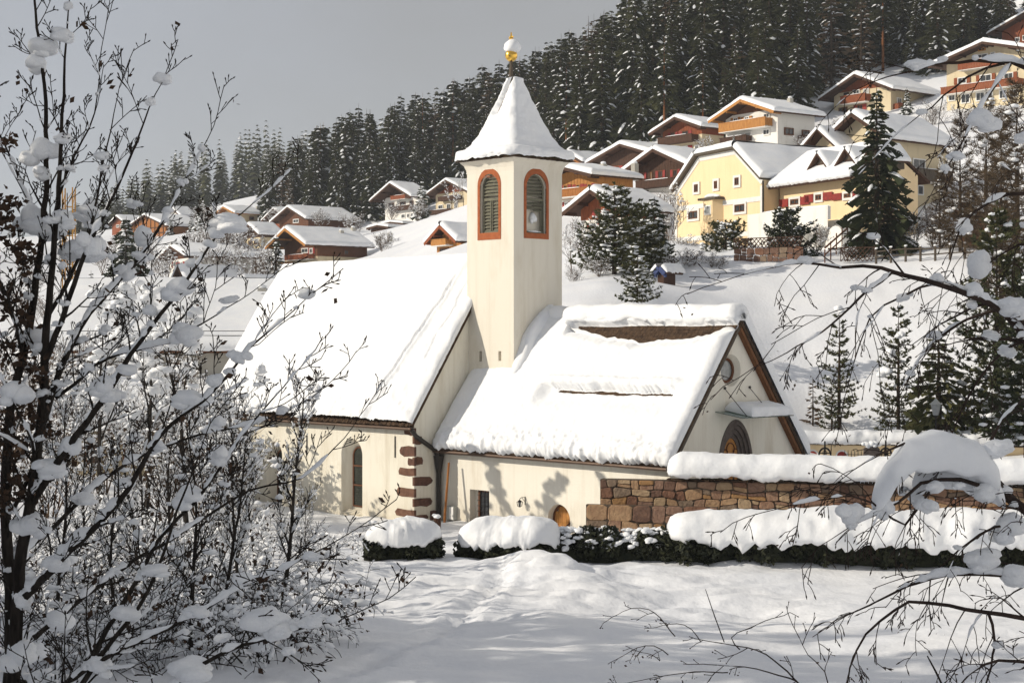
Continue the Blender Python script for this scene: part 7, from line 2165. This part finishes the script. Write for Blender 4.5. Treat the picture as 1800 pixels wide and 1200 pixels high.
D1 = 19.0
gb = P(10, 1400, 19.0); gb.z = gz(gb.x, gb.y)
def lm(*pts): return [p if len(p) == 3 else (p[0], p[1], D1) for p in pts]
LIMBS = [
    ('trunk', [(0, 1500, 19.2), (12, 1300, 19.2), (20, 1100, 19), (10, 900, 19), (18, 725, 19), (47, 600, 19), (75, 400, 19), (82, 260, 19), (78, 150, 19), (62, 20, 19), (58, -60, 19)], 0.125, 0.012, 1.7, 0),
    ('trunk', [(22, 1250, 18.8), (35, 1000, 18.8), (55, 880, 18.7), (75, 725, 18.6), (80, 600, 18.6), (92, 475, 18.6), (105, 300, 18.7), (113, 140, 18.8), (120, 20, 18.9)], 0.115, 0.008, 1.6, 0),
    ('branch', [(78, 640, 18.6), (110, 560, 18.4), (140, 470, 18.2), (178, 385, 18.1), (222, 295, 18.0), (262, 190, 18.0)], 0.05, 0.008, 2.6, 0),
    ('branch', [(75, 740, 18.6), (110, 640, 18.9), (158, 550, 19.2), (222, 480, 19.4), (280, 400, 19.6), (322, 325, 19.7), (354, 265, 19.7)], 0.055, 0.007, 2.4, 0),
    ('branch', [(58, 880, 18.7), (118, 790, 18.2), (182, 700, 17.9), (248, 598, 17.7), (318, 508, 17.6), (383, 412, 17.5), (425, 375, 17.4)], 0.065, 0.008, 2.2, 0),
    ('branch', [(35, 1060, 18.8), (125, 965, 18.3), (210, 880, 18.0), (282, 765, 17.8), (380, 685, 17.6), (440, 610, 17.5), (500, 560, 17.4)], 0.065, 0.008, 2.2, 0),
    ('branch', [(25, 1200, 18.9), (130, 1190, 17.8), (205, 1080, 17.5), (282, 945, 17.3), (340, 885, 17.2), (425, 765, 17.0), (480, 700, 17.0)], 0.06, 0.008, 2.2, 0),
    ('branch', [(40, 1260, 18.5), (130, 1190, 17.2), (215, 1140, 16.9), (322, 1092, 16.7), (428, 1032, 16.6), (502, 998, 16.5), (575, 960, 16.5)], 0.05, 0.007, 2.4, 0),
    ('branch', [(200, 1300, 16.5), (320, 1195, 16.2), (390, 1148, 16.1), (500, 1112, 16.0), (600, 1088, 16.0)], 0.045, 0.007, 2.4, 0.2),
    ('branch', [(80, 1300, 17.5), (180, 1150, 17.0), (260, 1040, 16.8), (310, 900, 16.7), (350, 800, 16.6)], 0.05, 0.007, 2.2, 0),
    ('branch', [(100, 700, 18.8), (190, 630, 18.4), (300, 600, 18.2), (400, 540, 18.0)], 0.03, 0.006, 2.2, 0),
    ('branch', [(82, 560, 18.6), (150, 430, 18.9), (180, 300, 19.1), (200, 200, 19.2)], 0.035, 0.006, 2.4, 0),
    ('branch', [(82, 420, 19), (120, 300, 19.3), (165, 200, 19.5), (175, 110, 19.5)], 0.025, 0.005, 2.6, 0),
    ('branch', [(45, 610, 19), (10, 520, 18.8), (-20, 440, 18.6), (-60, 330, 18.5)], 0.045, 0.008, 2.0, 0),
    ('branch', [(75, 420, 19), (40, 330, 19.3), (5, 250, 19.5), (-30, 180, 19.6)], 0.03, 0.005, 2.6, 0),
    ('branch', [(40, 640, 19), (25, 560, 18.2), (-5, 480, 17.8)], 0.03, 0.006, 2.2, 0),
    ('branch', [(20, 900, 19), (60, 800, 18.5), (20, 700, 18.2), (-40, 600, 18)], 0.035, 0.006, 2.0, 0),
    ('branch', [(10, 1000, 19), (100, 920, 19.6), (200, 830, 20), (330, 770, 20.3), (460, 740, 20.5), (545, 700, 20.6)], 0.04, 0.006, 2.0, 0),
    ('branch', [(60, 1120, 18.6), (200, 1010, 19.4), (330, 930, 19.8), (440, 860, 20), (530, 840, 20), (605, 770, 20.1)], 0.04, 0.006, 2.0, 0),
]
CL = [(75, 90, 19, 30, 1.2, .75), (110, 70, 19, 22, 1, .7), (60, 115, 19, 22, 1, 1), (118, 8, 19, 12, .9, 1), (265, 176, 18, 13, .8, 1.1), (353, 262, 19.6, 10, .8, 1), (70, 275, 19, 32, .8, 1.05), (62, 318, 19, 20, 1, .8), (150, 380, 18.3, 22, 1.4, .6), (115, 382, 18.8, 22, 1, .9),
      (35, 410, 19, 25, 1.2, .7), (75, 410, 18.9, 40, 1.0, .7), (50, 390, 19, 28, .8, 1.1), (135, 450, 18.4, 32, 1.3, .8), (178, 445, 18.2, 24, .9, 1.4), (245, 425, 18.0, 26, 1.0, 1.2), (320, 325, 19.6, 10, .8, 1.1), (400, 402, 17.5, 30, 1.5, .65), (385, 410, 17.5, 20, 1, .9), (230, 495, 18.5, 20, .9, 1.0),
      (285, 470, 18, 15, 1.2, .8), (300, 505, 17.8, 14, 1.2, .7), (318, 515, 17.6, 26, 1.3, .9), (200, 480, 19.2, 17, 1.0, .8), (410, 492, 17.7, 16, 1.3, .6), (306, 568, 18.1, 17, 1.2, .6), (340, 620, 17.8, 30, 1.1, .9), (420, 635, 17.5, 18, 1.0, .9), (375, 665, 17.6, 18, .9, 1.1),
      (240, 665, 17.9, 20, 1.3, .6), (330, 700, 17.8, 30, 1.2, .7), (180, 685, 18, 28, 1.0, 1.2), (195, 705, 18, 22, 1.3, .7), (60, 600, 19, 28, 1.1, 1), (25, 700, 18.8, 30, 1, .9), (65, 700, 19, 17, 1, .7), (130, 790, 18.1, 22, .8, 1.3), (90, 830, 18.4, 28, 1.4, .8), (210, 850, 18, 18, 1.3, .6),
      (60, 930, 18.8, 32, 1.0, 1.1), (40, 980, 18.8, 22, .8, 1.3), (335, 880, 17.2, 26, 1.2, 1.0), (372, 810, 17.1, 25, 1.1, 1.1), (385, 745, 17.1, 22, 1.0, .8), (275, 800, 17.8, 10, 1, 1), (150, 880, 18.2, 22, 1.5, .5), (40, 1060, 18.7, 24, .9, 1.5), (110, 1000, 18.3, 26, 1.2, .8), (270, 1010, 17.3, 25, 1.5, .5), (430, 1020, 16.6, 20, 1.6, .5),
      (220, 1085, 17.2, 28, 1.3, .6), (350, 1080, 16.7, 22, 1.5, .5), (465, 1090, 16.1, 45, 1.3, .7), (490, 1115, 16.1, 30, 1.2, .9), (545, 1100, 16, 22, 1.3, .7), (330, 1185, 16.2, 40, 1.3, .7), (120, 1120, 17.6, 30, 1.2, 1), (40, 1160, 18.4, 34, 1.1, 1), (180, 1180, 16.9, 26, 1.2, .9), (560, 1010, 16.6, 15, 1.5, .6)]
tree1 = limb_tree('snowy_tree', 'large bare twin stemmed tree with snow clumps filling the left edge', 'tree', LIMBS, gb, 11, 0.95, 'bark_dark', 4, 2, 0.72, 1.45, 0.026, up=0.18, leaf=0.04, minr=0.0048, ratio=0.42, clumps=CL, small=170, small_size=0.095, rscale=0.78)
# dark withered leaves on the far left
lv = MB(); rl_ = random.Random(4); pts = []
for (px, py, n, sp) in [(12, 360, 120, 22), (8, 395, 120, 20), (40, 445, 140, 22), (15, 530, 150, 26), (45, 720, 160, 28), (20, 620, 180, 30), (60, 660, 100, 20), (10, 780, 160, 30), (70, 760, 100, 24), (10, 250, 60, 16), (30, 850, 140, 30), (45, 560, 90, 20), (5, 880, 120, 26)]:
    for k in range(int(n * 0.55)):
        q = P(px + rl_.gauss(0, sp * .6), py + rl_.gauss(0, sp * .6), 18.7 + rl_.gauss(0, .25)); pts.append(q - gb)
leaf_cloud(lv, pts, rl_, (0.03, 0.075))
o = lv.build('dry_leaves', M['leaf_dry'], tree1); o['kind'] = 'stuff'

# birches reaching in from the right
gb2 = Vector((6.5, 15, gz(6.5, 15)))
B1 = [
    ('trunk', [(2150, 1500, 15), (2120, 1100, 15), (2060, 860, 14.8), (1960, 720, 14.5), (1880, 650, 14.3)], 0.13, 0.07, 0.5, 0),
    ('branch', [(1900, 665, 14.4), (1830, 625, 14.3), (1790, 580, 14.2), (1758, 545, 14.2), (1718, 522, 14.1), (1662, 502, 14.0), (1592, 484, 13.9), (1550, 470, 13.9), (1476, 470, 13.8), (1412, 463, 13.7), (1360, 470, 13.7)], 0.05, 0.006, 3.2, 0.5),
    ('branch', [(1572, 477, 13.9), (1525, 512, 13.8), (1496, 538, 13.7), (1462, 567, 13.6), (1425, 596, 13.6), (1383, 620, 13.5)], 0.016, 0.005, 4.0, 0.6),
    ('branch', [(1640, 497, 14), (1585, 520, 14.3), (1530, 560, 14.5), (1500, 640, 14.6)], 0.014, 0.005, 4.0, 0.8),
    ('branch', [(1758, 545, 14.2), (1700, 560, 14.6), (1640, 600, 14.9), (1600, 660, 15)], 0.02, 0.005, 4.0, 0.7),
    ('branch', [(1860, 620, 14.4), (1800, 600, 15), (1740, 640, 15.3), (1690, 720, 15.4), (1660, 800, 15.4)], 0.022, 0.005, 4.0, 0.6),
    ('branch', [(1970, 720, 14.5), (1960, 500, 14.4), (1920, 330, 14.2), (1870, 180, 14.0), (1805, 122, 13.9), (1746, 108, 13.8), (1687, 107, 13.8), (1633, 115, 13.7), (1590, 128, 13.7)], 0.055, 0.007, 2.0, 0.35),
    ('branch', [(1775, 112, 13.8), (1730, 180, 13.6), (1700, 240, 13.5), (1660, 300, 13.4)], 0.018, 0.005, 2.6, 0.3),
    ('branch', [(1765, 112, 13.8), (1700, 135, 13.9), (1660, 170, 14), (1620, 200, 14.1)], 0.014, 0.005, 2.6, 0.3),
    ('branch', [(1930, 400, 14.3), (1850, 360, 14.3), (1800, 340, 14.2), (1740, 355, 14.2), (1690, 400, 14.1), (1670, 460, 14.1)], 0.03, 0.005, 2.8, 0.4),
    ('branch', [(1940, 460, 14.3), (1860, 440, 14.6), (1790, 430, 14.8), (1730, 470, 15)], 0.025, 0.005, 2.8, 0.5),
]
C1 = [(1612, 106, 13.7, 17, 1.7, .55), (1650, 98, 13.8, 11, 1.2, .6), (1745, 245, 13.6, 26, 1.2, .9), (1690, 290, 13.4, 14, 1.4, .6), (1720, 470, 14.1, 30, .9, 1.5), (1712, 420, 14.1, 18, .9, 1.0), (1710, 500, 14.1, 20, 1, .9), (1518, 517, 13.8, 10, 1.2, .8), (1705, 305, 13.5, 9, 1, .8), (1600, 555, 14.4, 12, 1.4, .7), (1640, 570, 14.8, 13, 1.5, .6), (1790, 550, 14.2, 30, 1.2, .8), (1770, 640, 14.6, 18, 1.1, .9), (1798, 245, 13.9, 20, 1, .8)]
limb_tree('birch', 'snowy birch whose dark boughs reach in from the upper right edge', 'birch tree', B1, gb2, 21, 0.85, 'bark_birch', 3, 2, 0.35, 1.3, 0.012, up=0.0, spread=0.7, leaf=0.18, minr=0.0034, ratio=0.5, wob=0.3, leaf_size=(0.010, 0.022), clumps=C1, leaf_mat='twig_brown', small=60, small_size=0.07, rscale=0.85)
gb3 = Vector((5.6, 12.5, gz(5.6, 12.5)))
B2 = [
    ('trunk', [(2350, 1900, 12.6), (2250, 1500, 12.6), (2100, 1200, 12.5), (1960, 1020, 12.4), (1800, 896, 12.2), (1768, 868, 12.2)], 0.09, 0.035, 0.6, 0),
    ('branch', [(1800, 896, 12.2), (1755, 850, 12.2), (1700, 815, 12.1), (1640, 790, 12.0), (1590, 780, 11.9), (1545, 800, 11.9)], 0.03, 0.006, 4.0, 0.6),
    ('branch', [(1768, 868, 12.2), (1735, 800, 12.1), (1760, 740, 12.2), (1800, 700, 12.3)], 0.022, 0.006, 3.5, 0.4),
    ('branch', [(1760, 870, 12.2), (1690, 840, 12), (1620, 850, 11.9), (1580, 880, 11.8), (1545, 903, 11.8), (1500, 922, 11.7)], 0.022, 0.005, 4.2, 0.7),
    ('branch', [(1640, 855, 11.9), (1590, 920, 11.9), (1548, 893, 11.8), (1520, 877, 11.8), (1473, 871, 11.7), (1433, 880, 11.7), (1387, 888, 11.6)], 0.012, 0.004, 4.5, 0.6),
    ('branch', [(1980, 1060, 12.4), (1880, 1030, 12.2), (1780, 1010, 12.1), (1667, 1010, 12.0), (1613, 1024, 11.9), (1573, 1040, 11.9), (1530, 1062, 11.8)], 0.03, 0.006, 3.8, 0.6),
    ('branch', [(2000, 1160, 12.3), (1880, 1110, 12), (1800, 1085, 11.8), (1727, 1077, 11.7), (1667, 1063, 11.6), (1600, 1060, 11.6), (1545, 1090, 11.5), (1505, 1140, 11.5), (1490, 1200, 11.5)], 0.028, 0.005, 4.0, 0.6),
    ('branch', [(1740, 1078, 11.7), (1747, 1117, 11.7), (1746, 1150, 11.7), (1733, 1200, 11.7), (1700, 1260, 11.7)], 0.014, 0.005, 3.5, 0.5),
    ('branch', [(1960, 1250, 11.8), (1860, 1180, 11.6), (1790, 1160, 11.5), (1730, 1165, 11.4), (1690, 1200, 11.4)], 0.025, 0.005, 3.5, 0.4),
    ('branch', [(1990, 1050, 12.4), (1900, 960, 12.3), (1840, 930, 12.2), (1780, 920, 12.1), (1720, 940, 12), (1660, 990, 12)], 0.026, 0.005, 4.0, 0.6),
]
C2 = [(1735, 890, 12.4, 26, 1.0, .9), (1560, 900, 11.9, 20, .8, 1.2), (1650, 880, 12.2, 18, 1.2, .9), (1490, 905, 11.8, 24, 1.1, 1.1), (1476, 950, 11.8, 14, .8, 1.4), (1640, 920, 12.1, 22, 1.2, .8), (1735, 975, 12.1, 30, 1.3, .9), (1690, 1002, 12, 14, 1.3, .8), (1780, 960, 12.1, 32, 1.1, 1),
      (1768, 1135, 11.7, 11, 1.2, .8), (1790, 1045, 11.9, 30, 1, .9), (1750, 800, 12.3, 30, 1.2, .8)]
bowed = limb_tree('birch', 'bowed birch with a huge snow cushion at the lower right', 'birch tree', B2, gb3, 33, 0.62, 'bark_birch', 3, 2, 0.22, 1.2, 0.010, up=-0.02, spread=0.75, leaf=0.18, minr=0.0030, ratio=0.5, wob=0.3, leaf_size=(0.008, 0.018), clumps=C2, leaf_mat='twig_brown', small=40, small_size=0.06, rscale=0.85)
def cushion(pl, hw, h, seed):
    pts = [P(*q) - gb3 for q in pl]
    snow_bank('snow_cushion', bowed, [tuple(q) for q in pts], hw, h, seed, 46, 22, 0.03, 0.05, 0.16, 0.75, 0.0, None, 0.3)
cushion([(1538, 900, 11.8), (1556, 855, 11.85), (1592, 815, 11.9), (1650, 800, 12.0), (1700, 812, 12.1), (1738, 850, 12.2), (1765, 885, 12.2)], [.09, .17, .21, .20, .12], [.10, .16, .19, .18, .12], 401)
cushion([(1590, 868, 12.1), (1640, 842, 12.25), (1700, 850, 12.4), (1750, 880, 12.4)], [.12, .18, .12], [.12, .17, .12], 402)
# thin shrub at the bottom right, poking out of the snow
gb4 = P(1380, 1230, 34); gb4.z = gz(gb4.x, gb4.y)
B3 = [('branch', [(1430, 1230, 34), (1395, 1190, 34), (1360, 1160, 34), (1330, 1142, 34), (1270, 1130, 34)], 0.022, 0.008, 1.6, 0.1), ('branch', [(1400, 1196, 34), (1350, 1180, 34), (1310, 1172, 34), (1260, 1168, 34)], 0.018, 0.007, 1.8, 0.1), ('branch', [(1300, 1140, 34.5), (1285, 1120, 34.5), (1310, 1105, 34.5), (1335, 1095, 34.5)], 0.014, 0.006, 1.6, 0.1), ('branch', [(1460, 1230, 34), (1450, 1180, 34), (1420, 1150, 34), (1405, 1120, 34)], 0.016, 0.006, 1.5, 0)]
limb_tree('shrub', 'thin bare shrub poking out of the shaded snow at lower right', 'shrub', B3, gb4, 41, 0.8, 'bark_birch', 2, 1, 0.1, 1.0, 0.01, minr=0.008, leaf=0.2, leaf_size=(0.02, 0.05))
for (pl, lab, rr) in [([(1240, 1035, 42), (1256, 1082, 42), (1273, 1128, 41.5)], 'lone dark stick leaning out of the snow above the thin shrub', 0.015),
                      ([(1630, 1152, 30), (1645, 1180, 30), (1662, 1215, 30)], 'short dark stick in the snow below the birch twigs', 0.02)]:
    q0 = P(*pl[0]); o = MB().tube([P(*q) for q in pl], [rr * .6, rr, rr], 5).build('stick', M['bark_dark']); tag(o, lab, 'stick')
gb5 = P(1160, 1150, 36); gb5.z = gz(gb5.x, gb5.y)
B4 = [('branch', [(1186, 1118, 39), (1160, 1085, 39), (1140, 1070, 39), (1110, 1068, 39), (1085, 1080, 39)], 0.014, 0.006, 2.2, 0.15), ('branch', [(1232, 1128, 38.5), (1215, 1105, 38.5), (1190, 1095, 38.5), (1160, 1100, 38.5)], 0.013, 0.006, 1.2, 0.1), ('branch', [(1175, 1150, 37.5), (1150, 1135, 37.5), (1120, 1138, 37.5), (1095, 1152, 37.5)], 0.013, 0.006, 2.6, 0.2), ('branch', [(1160, 1160, 37.5), (1145, 1150, 37.5), (1128, 1146, 37.5)], 0.012, 0.006, 3, 0.3), ('branch', [(1280, 1182, 36), (1220, 1180, 36), (1150, 1190, 36), (1100, 1200, 36)], 0.014, 0.006, 1.5, 0.1)]
limb_tree('shrub', 'small half buried shrub with arching stems on the open snow', 'shrub', B4, gb5, 43, 0.45, 'bark_birch', 2, 1, 0.0, 1.0, 0.01, minr=0.007, leaf=0.5, leaf_size=(0.02, 0.05))

ORD = ['first', 'second', 'third', 'fourth', 'fifth', 'sixth', 'seventh', 'eighth', 'ninth', 'tenth', 'eleventh', 'twelfth', 'thirteenth', 'fourteenth', 'fifteenth', 'sixteenth', 'seventeenth', 'eighteenth', 'nineteenth']
for grp, text in ((GSA, 'thin bare sapling with clinging snow, %s from the left in the thicket'), (GS, 'shrub dotted with small snow balls, %s from the left behind the saplings'), (GU, 'low arching snow loaded brush, %s from the left under the big tree')):
    ob = [o for o in COL.objects if o.parent is None and o.get('group') == grp and 'tallest' not in o['label'] and 'short' not in o['label']]
    ob.sort(key=lambda o: o.location.x / o.location.y)
    for i, o in enumerate(ob): o['label'] = text % ORD[i]
# some forest trees can be told apart by what they stand over
fo = [o for o in COL.objects if o.parent is None and o.get('group') == GR and o.name.startswith('forest_spruce') and o['category'] == 'spruce tree']
used_ = set()
def px_of(o): return 900 + o.location.x / o.location.y * F
def top_of(o): return HOR - (o.location.z + 22 * o.scale.z - CAMZ) / o.location.y * F
for px, lab, mode in ((700, 'forest spruce directly behind the white chalet under the forest', 0), (790, 'forest spruce directly behind the beige chalet left of the tower', 0), (480, 'leftmost front row spruce at the corner of the dense forest', 0), (560, 'front row spruce above the many chimneyed brown chalet', 0), (620, 'front row spruce above the dark sheds', 0), (1060, 'front row spruce above the round snow capped roofs right of the tower', 0), (1190, 'front row spruce right above the chalet with orange boarded gable', 0), (1340, 'front row spruce just above the roof of the white chalet', 0),
                      (1480, 'front row spruce left above the beige chalet with red balcony', 0), (1560, 'front row spruce behind the ridge of the beige chalet', 0), (1640, 'front row spruce left of the large cream chalet', 0), (870, 'skyline spruce just left of the golden ball on the spire', 1), (935, 'skyline spruce just right of the golden ball on the spire', 1), (1020, 'tall skyline spruce high above the spire on its right', 1), (760, 'skyline spruce halfway down the slope left of the spire', 1), (670, 'skyline spruce above the left white chalet', 1), (520, 'skyline spruce at the low left end of the dense forest', 1), (1110, 'skyline spruce where the slope leaves the top of the picture', 1)):
    c = [o for o in fo if o.name not in used_ and abs(px_of(o) - px) < 26]
    if not c: continue
    o = min(c, key=lambda o: o.location.y) if mode == 0 else min(c, key=top_of)
    used_.add(o.name); o['label'] = lab
# spruces standing left of the view; their shade lies over the foreground
SHV = conifer_meshes(90, 26.0, 4.2, 26, 8, 0.6, 7, 1.3, 0.3, 'needle_far', shape=0.6, snow_w=0.5)
shade = random.Random(8)
proto = None
for (x, y, s) in [(-27, 4, 1.0), (-31, 8, 1.1), (-27, 12, 1.0), (-33, 15, 1.15), (-28, 18, 1.05), (-32, 22, 1.0), (-28, 25, .95), (-34, 28, 1.0), (-29, 31, .85), (-34, 34, .95), (-30, 37, .8), (-36, 40, .85), (-31, 42.5, .6)]:
    if proto is None:
        proto = tree_from(SHV, 'shade_spruce', 'tall spruce in the belt just outside the left picture edge', 'spruce tree', (x, y, gz(x, y)), 0, s, s, 'spruce belt beyond the left edge')
    else:
        t = copy_tree(proto); t.location = (x, y, gz(x, y)); t.rotation_euler = (0, 0, shade.uniform(0, 6.28)); t.scale = (s * 1.1, s * 1.1, s)

# ================================================================== AIR
zmin, zmax = float(GZ.min()) - 1.0, float(GZ.max()) + 32.0
hz = MB().box(float(gx[0]) - 5, float(gx[-1]) + 5, float(gy[0]) - 5, float(gy[-1]) + 5, zmin, zmax)
hm = bpy.data.materials.new('haze'); hm.use_nodes = True
hn = hm.node_tree.nodes; hn.clear()
ho = hn.new('ShaderNodeOutputMaterial'); hv = hn.new('ShaderNodeVolumePrincipled')
hv.inputs['Color'].default_value = (0.88, 0.93, 1.0, 1)
hv.inputs['Density'].default_value = 0.00015
hm.node_tree.links.new(hv.outputs[0], ho.inputs['Volume'])
o = hz.build('haze', hm); tag(o, 'thin winter haze over the valley', None, None, 'stuff')
